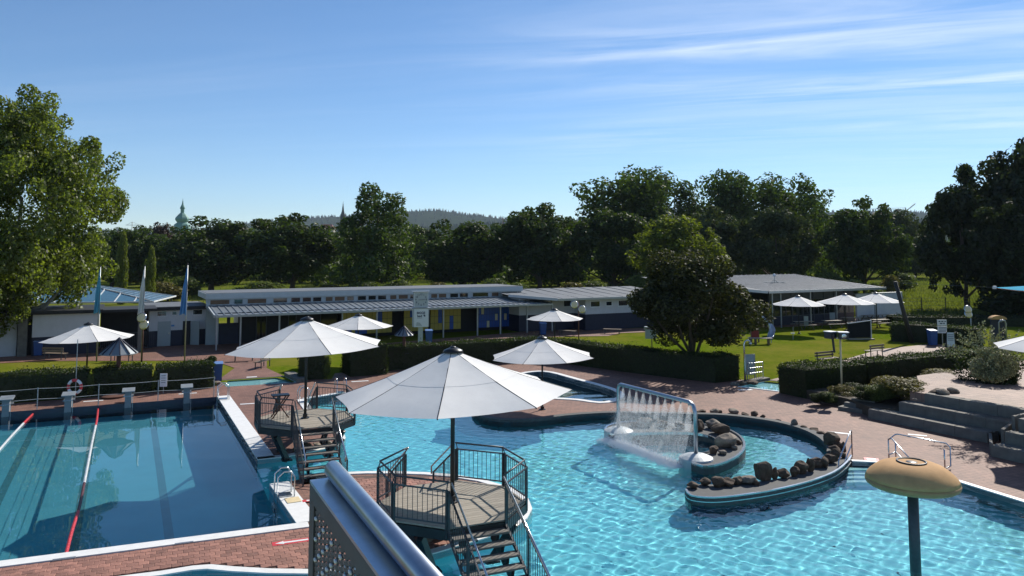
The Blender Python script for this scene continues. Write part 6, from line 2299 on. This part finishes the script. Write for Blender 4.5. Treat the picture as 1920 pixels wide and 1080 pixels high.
MB().box((0, .25, .6), (.56, .03, 1.15), mtx=Matrix.Rotation(R(14), 3, 'X')).build('rear_board', 'black_steel', s3)
for sx in (-1, 1):
    MB().bar((sx * .31, .04, 0), (sx * .31, -.1, 1.32), .05).build('frame_side', 'black_steel', s3)
for k in range(6):
    MB().box((0, -.09 + .0 + .018 * k, 1.1 - k * .14), (.4, .012, .035)).build('text_line', 'sign_ink', s3)
# foot bath shower, gate and sign
sh = P(1397, 720)
fs = thing('foot_shower', 'tall bent stainless pipe shower at the foot bath', 'shower', tuple(sh))
MB().tube([(0, 0, 0), (0, 0, 2.25), (.05, 0, 2.42), (.16, 0, 2.5), (.3, 0, 2.46), (.36, 0, 2.36)], .05, 10).build('pipe', 'stainless', fs, smooth=True)
MB().lathe([(.03, 2.4), (.09, 2.3), (.08, 2.28), (0, 2.28)], 10, (.37, 0, 0)).build('shower_head', 'sign_white', fs)
g0, g1 = P(1402, 717), P(1431, 713)
gate = thing('railing_gate', 'stainless barred railing at the foot bath entrance', 'railing', tuple(g0))
e = (g1 - g0)
for q in (0, 1):
    MB().tube([zz(g0 + e * q, 0), zz(g0 + e * q, 1.1)], .03, 8).build('post', 'stainless', gate, world=True)
for z in (1.08, .8, .5):
    MB().tube([zz(g0, z), zz(g1, z)], .022, 8).build('rail', 'galvanised', gate, world=True)
for k in range(1, 7):
    MB().tube([zz(g0 + e * (k / 7), .1), zz(g0 + e * (k / 7), 1.06)], .014, 6).build('bar', 'galvanised', gate, world=True)
dr = P(1407, 712)
db = thing('door_board', 'narrow framed notice board behind the foot shower', 'sign', tuple(dr), R(12))
f = MB()
f.span(-.33, -.28, -.03, .03, 0, 1.5); f.span(.28, .33, -.03, .03, 0, 1.5); f.span(-.28, .28, -.03, .03, 1.44, 1.5)
f.build('frame', 'galvanised', db)
MB().span(-.28, .28, -.015, .015, .3, 1.44).build('panel', 'door_grey', db)
ck_ = thing('bath_cheek', 'sloping concrete cheek along the shower side of the foot bath', 'kerb', tuple(P(1385, 724)))
c_a, c_b = P(1384, 724), P(1444, 712.5)
MB().strip([c_a, c_b], .5, 0, .14, 1).build('kerb', 'concrete', ck_, world=True)
ck2 = thing('bath_cheek', 'sloping concrete cheek at the hedge end of the far foot bath', 'kerb', tuple(P(533, 705)))
MB().strip([P(533, 704), P(556, 717)], .6, 0, .2, 1).build('kerb', 'concrete', ck2, world=True)

# playground slide with red house base and platform bench
sd = P(1428, 642)
sl = thing('playground_slide', 'curving stainless children slide with red panel under the bronze tree', 'slide', tuple(sd))
path = [Vector((-.1, .3, 2.15)), Vector((.15, .25, 1.95)), Vector((.5, .15, 1.6)), Vector((.75, 0, 1.2)), Vector((.8, -.2, .8)), Vector((.65, -.5, .5)), Vector((.45, -.9, .38))]
path = smooth_path(path, 4)
mb = MB()
n = len(path)
prof = [(-.28, .22), (-.3, .22), (-.27, .0), (-.18, -.06), (.18, -.06), (.27, 0), (.3, .22), (.28, .22), (.24, .02), (.16, -.03), (-.16, -.03), (-.24, .02)]
k = len(prof)
vs_ = []
for i, p in enumerate(path):
    d = (path[min(n - 1, i + 1)] - path[max(0, i - 1)]).normalized()
    s_ = d.cross(Vector((0, 0, 1))).normalized(); u_ = s_.cross(d)
    vs_ += [p + s_ * a * .85 + u_ * b * 1.1 for a, b in prof]
mb.add(vs_, [(i * k + j, i * k + (j + 1) % k, (i + 1) * k + (j + 1) % k, (i + 1) * k + j) for i in range(n - 1) for j in range(k)])
mb.build('chute', 'brushed', sl, smooth=True)
MB().bar((-.15, .3, 0), (-.15, .3, 2.9), .11).build('post', 'bench_wood', sl)
MB().bar((-.75, .3, 0), (-.75, .3, 2.6), .11).build('post', 'bench_wood', sl)
MB().span(-.75, -.15, .2, .26, .25, 1.0).build('red_panel', 'red_paint', sl)
MB().span(-.9, 0, .2, .9, 1.95, 2.02).build('platform', 'bench_wood', sl)
for i in range(6):
    MB().span(-.75, -.15, .95, 1.0, .3 + i * .3, .36 + i * .3).build('rung', 'bench_wood', sl)
for x in (.3, .62):
    MB().bar((x, -.6, 0), (x, -.55, .42), .05).build('leg', 'galvanised', sl)
br = P(1426, 646)
pb = thing('play_table', 'low pale plank table beside the playground slide', 'table', tuple(br), R(-5))
MB().span(-1.0, .95, -.2, .25, .48, .54).build('top', 'deck_wood', pb)
for x in (-.85, -.4, .65):
    MB().span(x - .08, x + .08, -.12, .12, 0, .48).build('leg', 'bench_wood', pb)
sg = P(1220, 657)
ts = thing('tree_sign', 'post with a grey sign box under the bronze tree', 'sign', tuple(sg))
MB().bar((.1, 0, 0), (.1, 0, 1.5), .07).build('post', 'bench_wood', ts)
MB().span(-.4, .45, -.06, .06, .9, 1.6).build('panel', 'door_grey', ts)
MB().span(-.45, .5, -.25, .25, 1.75, 1.82).build('roof', 'galvanised', ts)
MB().span(-.5, -.3, -.06, .06, 1.6, 1.75).build('stay', 'galvanised', ts)
sp = P(1487, 637)
spk = thing('sprinkler', 'small white capped water tap post on the lawn', 'tap', tuple(sp))
MB().tube([(0, 0, 0), (0, 0, .55)], .04, 8).build('post', 'galvanised', spk)
MB().box((0, 0, .55), (.3, .2, .06)).build('top', 'sign_white', spk)
MB().tube([(0.05, .06, .5), (.05, .06, 1.1)], .025, 6).build('pipe', 'galvanised', spk)
# net frame on the lawn
ng0, ng1 = P(1590, 636), P(1634, 636)
nf = thing('net_goal', 'black netted goal frame with white padded edge on the lawn', 'goal', tuple(ng0))
wv_ = ng1 - ng0
bk = Vector((.45, 1.1, 0))
fr_ = MB()
q = [ng0 + Vector((0, 0, .12)), ng1 + Vector((0, 0, .12)), ng1 + Vector((0, 0, 1.62)), ng0 + Vector((0, 0, 1.35))]
fr_.tube([q[3], q[2]], .045, 6)
fr_.tube([q[1], q[2]], .05, 6)
fr_.build('padded_edge', 'sign_white', nf, world=True)
MB().tube([q[0], q[3]], .03, 6).tube([q[0] + bk, q[3] + bk * .8], .03, 6).tube([q[1] + bk, q[2] + bk * .8], .03, 6).tube([q[3], q[3] + bk * .8, q[2] + bk * .8, q[2]], .03, 6).build('frame', 'black_steel', nf, world=True)
nt2 = MB()
for i in range(23):
    s_ = i / 22
    nt2.bar(q[0].lerp(q[1], s_), q[3].lerp(q[2], s_), .03)
    s_ = i / 22
    nt2.bar(q[0].lerp(q[3], s_), q[1].lerp(q[2], s_), .03)
nt2.add([q[0] + Vector((0, .02, 0)), q[1] + Vector((0, .02, 0)), q[2] + Vector((0, .02, 0)), q[3] + Vector((0, .02, 0))], [(0, 1, 2, 3)])
nt2.build('net', 'net_black', nf, world=True)
MB().box((ng0 + ng1) / 2 + Vector((0, -.25, .05)), (2.2, .5, .08), .02).build('base_mat', 'deck_wood', nf, world=True)


def picnic(label, loc, rz):
    t = thing('picnic_table', label, 'picnic table', tuple(loc), R(rz), 'cafe tables')
    for i in range(4):
        MB().span(-.95, .95, -.38 + i * .19, -.20 + i * .19, .72, .76).build('top_board', 'deck_wood', t)
    for y in (-.72, .72):
        MB().span(-.95, .95, y - .13, y + .13, .43, .47).build('seat_board', 'deck_wood', t)
    for x in (-.65, .65):
        MB().bar((x, -.72, .02), (x, -.2, .72), .07).bar((x, .72, .02), (x, .2, .72), .07).bar((x, -.8, .4), (x, .8, .4), .07).build('leg', 'bench_wood', t)
    return t


for i, (u, v, rz, lab) in enumerate(((1650, 613, 20, 'pale picnic table before the screen wall, nearest the hedge'), (1632, 604, 25, 'picnic table under the last cafe parasol'), (1660, 603, 20, 'picnic table in front of the screen wall, farther back'), (1596, 609, 10, 'picnic table under the middle cafe parasol'), (1560, 615, 15, 'picnic table in the shade by the cafe glass front'), (1507, 617, 15, 'picnic table under the parasol nearest the slide'))):
    picnic(lab, P(u, v), rz)
for i, (u, v, w, h, lab) in enumerate(((1512, 606, 8, 18, 'narrow pale board leaning in the shade at the cafe'), (1561, 596, 10, 13, 'pale square menu board at the cafe front'))):
    p = P(u, v + h / 2 + 2); k = p.y / FPX
    t = thing('menu_board', lab, 'sign', tuple(p))
    MB().box((0, 0, h * k / 2 + .3), (w * k, .04, h * k)).build('board', 'door_grey', t)
    MB().bar((-w * k * .4, .02, 0), (-w * k * .4, .02, .4), .04).bar((w * k * .4, .02, 0), (w * k * .4, .02, .4), .04).build('leg', 'black_steel', t)

# leaning mast and shade sail
m0 = P(1711, 643); m1 = m0 + Vector((-1.25, .0, 5.1))
mast = thing('leaning_mast', 'leaning dark timber mast on the lawn holding the sail rope', 'mast', tuple(m0))
MB().tube([m0 - Vector((0, 0, .1)), m1], .19, 10, r1=.15).build('mast', 'mast_black', mast, smooth=True, world=True)
s_a = D(1865, 539, 52)
tr = P(1975, 640); 
sail = thing('shade_sail', 'blue shade sail with red hem stretched before the dark trees', 'shade sail', tuple(s_a))
s_b, s_c = D(2150, 545, 44), D(2200, 500, 60)
mb = MB()
n = 12
vs_, fs_ = [], []
for i in range(n + 1):
    for j in range(i + 1):
        a = s_a.lerp(s_b, i / n); b = s_a.lerp(s_c, i / n)
        p = a.lerp(b, j / i if i else 0)
        p = p - Vector((0, 0, .35 * math.sin(math.pi * i / n) * (1 - i / n)))
        vs_.append(p)
idx = lambda i, j: i * (i + 1) // 2 + j
for i in range(n):
    for j in range(i + 1):
        fs_.append((idx(i, j), idx(i + 1, j), idx(i + 1, j + 1)))
        if j < i:
            fs_.append((idx(i, j), idx(i + 1, j + 1), idx(i, j + 1)))
mb.add(vs_, fs_).build('cloth', 'sail_cyan', sail, smooth=True, world=True)
MB().tube([vs_[idx(i, 0)] - Vector((0, 0, .03)) for i in range(n + 1)], .025, 5).build('hem', 'red_paint', sail, world=True)
MB().lathe([(.12, -.1), (.14, 0), (.1, .1)], 8, tuple(s_a)).build('clamp', 'sign_white', sail, world=True)
MB().tube([s_a, m1 - Vector((0, 0, .1))], .012, 5).build('rope', 'grey_steel', sail, world=True)
for q, lab in ((s_b, 0), (s_c, 1)):
    MB().tube([zz(q, 0), q + Vector((0, 0, .1))], .1, 8).build('sail_post', 'mast_black', sail, world=True)
# shower arch and pole shower behind the silver shrub
sa = P(1878, 655)
arch = thing('shower_arch', 'dark blue panel shower with a yellow arched top', 'shower', tuple(sa))
MB().span(-.55, .55, .3, .4, 0, 2.3).build('panel', 'wall_navy', arch)
ya = MB()
for k in range(8):
    a0, a1 = math.pi * k / 8, math.pi * (k + 1) / 8
    ya.add([(.62 * math.cos(a0), .1, 2.3 + .3 * math.sin(a0)), (.62 * math.cos(a1), .1, 2.3 + .3 * math.sin(a1)), (.62 * math.cos(a1), .6, 2.3 + .3 * math.sin(a1)), (.62 * math.cos(a0), .6, 2.3 + .3 * math.sin(a0))], [(0, 1, 2, 3)])
    ya.add([(0, .1, 2.3), (.62 * math.cos(a0), .1, 2.3 + .3 * math.sin(a0)), (.62 * math.cos(a1), .1, 2.3 + .3 * math.sin(a1))], [(0, 2, 1)])
ya.build('arched_top', 'mushroom_paint', arch)
ps = thing('pole_shower', 'bent galvanised twin pipe shower behind the silvery shrub', 'shower', tuple(P(1886, 660)))
MB().tube([(.1, 0, 0), (.1, 0, 2.1), (0, -.05, 2.35), (-.2, -.1, 2.4), (-.35, -.15, 2.3)], .06, 8).build('pipe', 'galvanised', ps, smooth=True)
MB().tube([(-.3, .2, 0), (-.3, .2, 2.2), (-.2, .1, 2.4)], .05, 8).build('pipe', 'galvanised', ps, smooth=True)
# silvery shrub
svb = P(1860, 716, 2.0)
sv = tree('silver_shrub', 'fine', svb, 2.6, 2.0, 'leaf_silver', 'large silvery flowering shrub at the terrace edge', 'shrub', rz=.5)
r = random.Random(77)
mb = MB()
for _ in range(90):
    d = rdir(r); d.z = abs(d.z) * 1.2 + .1; d.normalize()
    st_ = svb + Vector((0, 0, .9)) + Vector((d.x * 1.1, d.y * 1.1, d.z * .9))
    tip = st_ + d * r.uniform(.5, 1.05) - Vector((0, 0, .15))
    for q in range(16):
        c = st_.lerp(tip, q / 15) + rdir(r) * .05
        leaf_quad(mb, c, rdir(r), .055, r)
mb.build('flower_sprays', 'leaf_silver', sv, world=True)
tree('dark_shrub', 'fine', P(1858, 728, .9), 3.7, 2.6, 'leaf_hedge', 'dark green base shrub under the silvery flowers', 'shrub', rz=1.5)

# meadow fence
fp = [D(1590 + 45 * i, 500, 97) for i in range(8)]
mf = thing('meadow_fence', 'thin wire fence with dark posts along the meadow', 'fence', tuple(zz(fp[0], 0)))
for q in fp:
    MB().bar(zz(q, 0), zz(q, 1.9), .09).build('post', 'mast_black', mf, world=True)
for z in (.4, .9, 1.4, 1.8):
    MB().tube([zz(q, z) for q in fp], .012, 4).build('wire', 'galvanised', mf, world=True)

# ================================================================== FLOOR SIGNS
def floor_sign(label, p, w, d, rz, m='float_white', mark=None):
    t = thing('floor_sign', label, 'floor sign', (p.x, p.y, 0.036 if mark == 'high' else .034 if mark else .006), R(rz), 'signs set into the paving')
    MB().span(-w / 2, w / 2, -d / 2, d / 2, 0, .004).build('plate', 'float_red' if mark else m, t)
    if mark == 'arrow':
        MB().add([(-.42, 0, .008), (-.2, -.11, .008), (-.2, -.05, .008), (.42, -.05, .008), (.42, .05, .008), (-.2, .05, .008), (-.2, .11, .008)], [(0, 1, 6), (2, 3, 4, 5)]).build('arrow', 'float_white', t)
    elif mark == 'tile':
        MB().span(-w * .3, w * .3, -d * .3, d * .3, .0045, .008).build('pictogram', 'float_white', t)
    return t


floor_sign('red plate with a white arrow on the bricks near the railing', P(547, 1016, .03), .98, .26, 22, mark='arrow')
floor_sign('red and white safety tile beside the pool steps', P(1634, 863), .5, .42, -20, mark='tile')
floor_sign('red and white plate below the further stairs by the near ladder', P(586, 938, .03), .6, .2, 20, mark='tile')
for u, v, w, d, rz, lab in ((1574, 812, .9, .2, -28, 'white plate on the deck beside the round basin'), (1720, 816, .7, .16, -25, 'white plate on the deck before the lowest seat wall'), (1397, 731, .8, .3, 10, 'white plate before the foot bath with the shower'), (175, 752, .9, .2, 24, 'white plate on the deck behind the second starting block'), (470, 757, 1.0, .2, 20, 'white plate beside the far corner ladder'), (472, 707, .6, .3, 20, 'white plate behind the far foot bath'), (675, 715, 1.0, .25, 22, 'white plate before the square hedge block'), (352, 738, .9, .2, 24, 'white plate behind the last starting block')):
    floor_sign(lab, P(u, v), w, d, rz)

# ================================================================== RAILING CLOSE TO THE CAMERA
ra = Vector((-.465, 2.05, 7.035))
rd = Vector((.340, -.714, 0)).normalized(); RL = 2.1
rn = Vector((rd.y, -rd.x, 0))
rn = rn if rn.x < 0 else -rn              # towards the panel side
rg = thing('tower_railing', 'stainless railing with round handrail and wave pattern perforated panel close by', 'railing', tuple(ra), math.atan2(rd.y, rd.x))
# local frame: x along the rail, y = other side
sy = 1.0 if (Matrix.Rotation(math.atan2(rd.y, rd.x), 3, 'Z') @ Vector((0, 1, 0))).dot(rn) > 0 else -1.0
RT = .0225
cap_pts = [(-.022, 0, 0), (-.018, 0, 0), (-.010, 0, 0), (0, 0, 0), (RL, 0, 0)]
MB().tube(cap_pts, [RT * .35, RT * .72, RT * .93, RT, RT], 28).build('handrail', 'brushed', rg, smooth=True)
MB().span(-.012, RL, sy * -.012, sy * .057, -.030, -.022).build('top_plate', 'brushed', rg)
MB().span(-.012, RL, sy * .049, sy * .057, -.070, -.0305).build('panel_frame', 'grey_steel', rg)
MB().span(-.012, .045, sy * .047, sy * .057, -1.0, -.0705).build('end_post', 'grey_steel', rg)
MB().span(-.012, RL, sy * .047, sy * .057, -1.06, -1.0).build('bottom_frame', 'grey_steel', rg)
wb = MB()
n = 280
amp, wl_, bw_ = .009, .0135, .029
vs_, fs_ = [], []
for i in range(n * 2 + 1):
    z = -.07 - .93 * i / (n * 2)
    x = amp * math.sin(2 * math.pi * z / wl_)
    for a, b in ((-bw_ / 2, -.002), (bw_ / 2, -.002), (bw_ / 2, .002), (-bw_ / 2, .002)):
        vs_.append((x + a, b, z))
fs_ = [(i * 4 + j, i * 4 + (j + 1) % 4, i * 4 + 4 + (j + 1) % 4, i * 4 + 4 + j) for i in range(n * 2) for j in range(4)]
w0_ = wb.add(vs_, fs_).build('wavy_bar', 'grey_steel', rg, smooth=False, loc=(.070, sy * .052, 0))
nbar = int((RL - .08) / .044)
for i in range(1, nbar):
    again(w0_, None, rg, (.070 + i * .044, sy * .052, 0))
kb = MB()
for i in range(nbar):
    for k in range(19):
        if True:
            z = -.095 - k * .049 - (.0245 if i % 2 else 0)
            kb.lathe([(.0050, 0), (.0042, .0045), (0, .0062)], 6, (0, 0, 0))
            m_ = Matrix.Translation((.070 + i * .044, sy * .0545, z)) @ Matrix.Scale(2.2, 4, (1, 0, 0)) @ Matrix.Rotation(R(-90) * sy, 4, 'X')
            kk = len(kb.v)
            nv = 18
            kb.v[kk - nv:] = [tuple(m_ @ Vector(p)) for p in kb.v[kk - nv:]]
kind(kb.build('glint_studs', 'float_white', rg, smooth=True), 'stuff')  # white studs stand in for sunlit glints at the hole edges

# ================================================================== FAR TOWN, HILLS
def church(label, u, prof_px, Y, m, n=8, wall=True):
    """prof_px: (half width px, row) from the top down"""
    c = D(u, 400, Y); c.z = 0
    t = thing('church_tower', label, 'church tower', tuple(c))
    k = Y / FPX
    pr = [(hw * k, D(u, v, Y).z) for hw, v in prof_px][::-1]
    MB().lathe(pr, n, ph=R(22.5)).build('spire', m, t)
    if wall:
        w = prof_px[-1][0] * k * .86
        MB().span(-w, w, -w, w, 0, pr[0][1]).build('tower_wall', 'church_wall', t)
    return t


church('green copper onion dome of a church above the trees', 342, [(0, 371), (.5, 376), (.9, 378), (1.5, 383), (4.2, 389), (4.6, 391), (3.4, 392), (3.2, 399), (4.5, 400), (7.5, 403), (11.5, 408), (12.5, 411), (10.5, 415), (8.5, 417), (13.5, 421), (16, 428), (16, 436)], 900, 'copper_green')
church('thin dark pointed church spire behind the ragged tree', 643, [(0, 376), (.5, 382), (2.2, 396), (4.6, 404), (4.8, 424)], 1000, 'slate')
hs = D(613, 430, 950); hs.z = 0
hh = thing('distant_house', 'distant house with a dark red roof under the spire', 'house', tuple(hs))
MB().span(-9, 9, -6, 6, 0, D(613, 429, 950).z).build('wall', 'church_wall', hh)
z_ = D(613, 429, 950).z
MB().add([(-10, -7, z_), (10, -7, z_), (10, 7, z_), (-10, 7, z_), (-6, 0, z_ + 5.5), (6, 0, z_ + 5.5)], [(0, 1, 5, 4), (1, 2, 5), (2, 3, 4, 5), (3, 0, 4), (3, 2, 1, 0)]).build('roof', 'tile_red', hh)


def crane(label, u0, v0, u1, Y, mast_u, top_extra=5, m='crane_paint'):
    c = D(mast_u, 440, Y); c.z = 0
    t = thing('tower_crane', label, 'crane', tuple(c), 0, 'distant tower cranes')
    za = D(mast_u, v0, Y).z
    k = Y / FPX
    MB().bar((0, 0, 0), (0, 0, za + top_extra * k), 1.1 * k).build('mast', m, t)
    MB().bar(((u0 - mast_u) * k, 0, za), ((u1 - mast_u) * k, 0, za), .9 * k).build('jib', m, t)
    MB().bar(((u1 - mast_u) * k * .7, 0, za), (0, 0, za + top_extra * k), .4 * k).bar(((u0 - mast_u) * k * .9, 0, za), (0, 0, za + top_extra * k), .4 * k).build('stay', m, t)
    return t


crane('thin pale tower crane beside the plane tree', 235, 422, 268, 900, 247, 6)
crane('long pale crane jib on the horizon by the meadow trees', 1620, 392, 1690, 1100, 1700, 3)
crane('tiny red crane mast in front of the hills', 941, 411, 946, 1000, 943, 3, 'tile_red')
lc = D(1716, 382, 1100)
lz = thing('luffing_crane', 'angled crane arm rising beside the dark trees', 'crane', (D(1700, 440, 1100).x, 1100, 0))
MB().bar((0, 0, 0), (0, 0, D(1700, 392, 1100).z), 1.5).build('mast', 'crane_paint', lz)
MB().bar((0, 0, D(1700, 396, 1100).z), (lc.x - D(1700, 440, 1100).x, 0, lc.z), 1.2).build('arm', 'crane_paint', lz)


def hill(name, prof, Y, depth, seed):
    r = random.Random(seed)
    us = [p[0] for p in prof]
    vs_, fs_ = [], []
    nx_, ny_ = 160, 10
    for j in range(ny_ + 1):
        t = j / ny_
        for i in range(nx_ + 1):
            u = us[0] + (us[-1] - us[0]) * i / nx_
            for q in range(len(prof) - 1):
                if prof[q][0] <= u <= prof[q + 1][0]:
                    f = (u - prof[q][0]) / (prof[q + 1][0] - prof[q][0]); f = f * f * (3 - 2 * f)
                    v = prof[q][1] + (prof[q + 1][1] - prof[q][1]) * f
                    break
            p = D(u, v, Y)
            y = Y - depth * (1 - t)
            z = p.z * math.sin(t * math.pi / 2) ** 1.2
            vs_.append((p.x * (1 - .15 * (1 - t)), y, z - 2))
    k = nx_ + 1
    fs_ = [(j * k + i, j * k + i + 1, (j + 1) * k + i + 1, (j + 1) * k + i) for j in range(ny_) for i in range(nx_)]
    # far slope
    b0 = ny_ * k
    extra = [(x, y + depth, -2) for x, y, z in vs_[b0:]]
    n0 = len(vs_)
    vs_ += extra
    fs_ += [(b0 + i, b0 + i + 1, n0 + i + 1, n0 + i) for i in range(nx_)]
    o = kind(MB().add(vs_, fs_).build(name, 'forest_floor', smooth=True), 'structure')
    # spruces over the slope, densest along the crest
    mb = MB()
    for _ in range(5200):
        j = ny_ - r.random() ** 1.8 * ny_ * .75
        j0 = min(ny_ - 1, int(j)); fj = j - j0
        i = r.randrange(nx_)
        fi = r.random()
        a = Vector(vs_[j0 * k + i]).lerp(Vector(vs_[j0 * k + i + 1]), fi); b = Vector(vs_[(j0 + 1) * k + i]).lerp(Vector(vs_[(j0 + 1) * k + i + 1]), fi)
        p = a.lerp(b, fj)
        h = r.uniform(9, 19) * Y / 4200; w = h * r.uniform(.18, .3)
        th = r.uniform(0, 6)
        base = [p + Vector((w * math.cos(th + q * 1.57), w * math.sin(th + q * 1.57), 0)) for q in range(4)]
        mb.add(base + [p + Vector((0, 0, h))], [(0, 1, 4), (1, 2, 4), (2, 3, 4), (3, 0, 4)])
    kind(mb.build('hill_forest', 'leaf_spruce'), 'stuff')
    return o


hill('hills', [(-700, 440), (0, 438), (430, 430), (500, 416), (560, 411), (620, 408), (680, 404), (760, 397), (830, 396), (880, 404), (960, 412), (1030, 414), (1100, 412), (1200, 400), (1290, 390), (1380, 394), (1500, 399), (1640, 397), (1760, 402), (1960, 408), (2700, 425)], 4600, 1500, 5)
hill('hills', [(-700, 452), (200, 446), (500, 436), (760, 428), (900, 420), (1000, 416), (1100, 424), (1300, 420), (1600, 416), (1800, 414), (2000, 420), (2700, 440)], 2600, 700, 6)

# meadow tufts and far wood
r = random.Random(9)
mb = MB()
for _ in range(26000):
    u = r.uniform(1560, 1960) if r.random() < .75 else r.uniform(300, 1560)
    Y = 92 + 130 * r.random() ** 1.5
    p = D(u, 480, Y); p.z = 0
    h = r.uniform(.25, .7) * (1 + .5 * math.sin(p.x * .35) * math.sin(p.y * .22)); w = r.uniform(.03, .09)
    a = r.uniform(0, 6.28); l = Vector((math.cos(a), math.sin(a), 0))
    s_ = Vector((r.gauss(0, .25), r.gauss(0, .25), 1)) * h
    mb.add([p - l * w, p + l * w, p + s_], [(0, 1, 2)])
kind(mb.build('meadow_tufts', 'blade'), 'stuff')

# ------------------------------------------------------------------ air
hz = MB().span(-7200, 7200, -80, 7200, -3.6, 420).build('haze', 'float_white')
hz.data.materials.clear()
hm = bpy.data.materials.new('air')
hm.use_nodes = True
hm.node_tree.nodes.clear()
_o = N(hm.node_tree, 'ShaderNodeOutputMaterial')
_v = N(hm.node_tree, 'ShaderNodeVolumePrincipled')
_v.inputs['Color'].default_value = (0.70, 0.85, 1.0, 1)
_v.inputs['Density'].default_value = 0.00006
_v.inputs['Anisotropy'].default_value = 0.0
hm.node_tree.links.new(_v.outputs[0], _o.inputs['Volume'])
hz.data.materials.append(hm)
kind(hz, 'stuff')
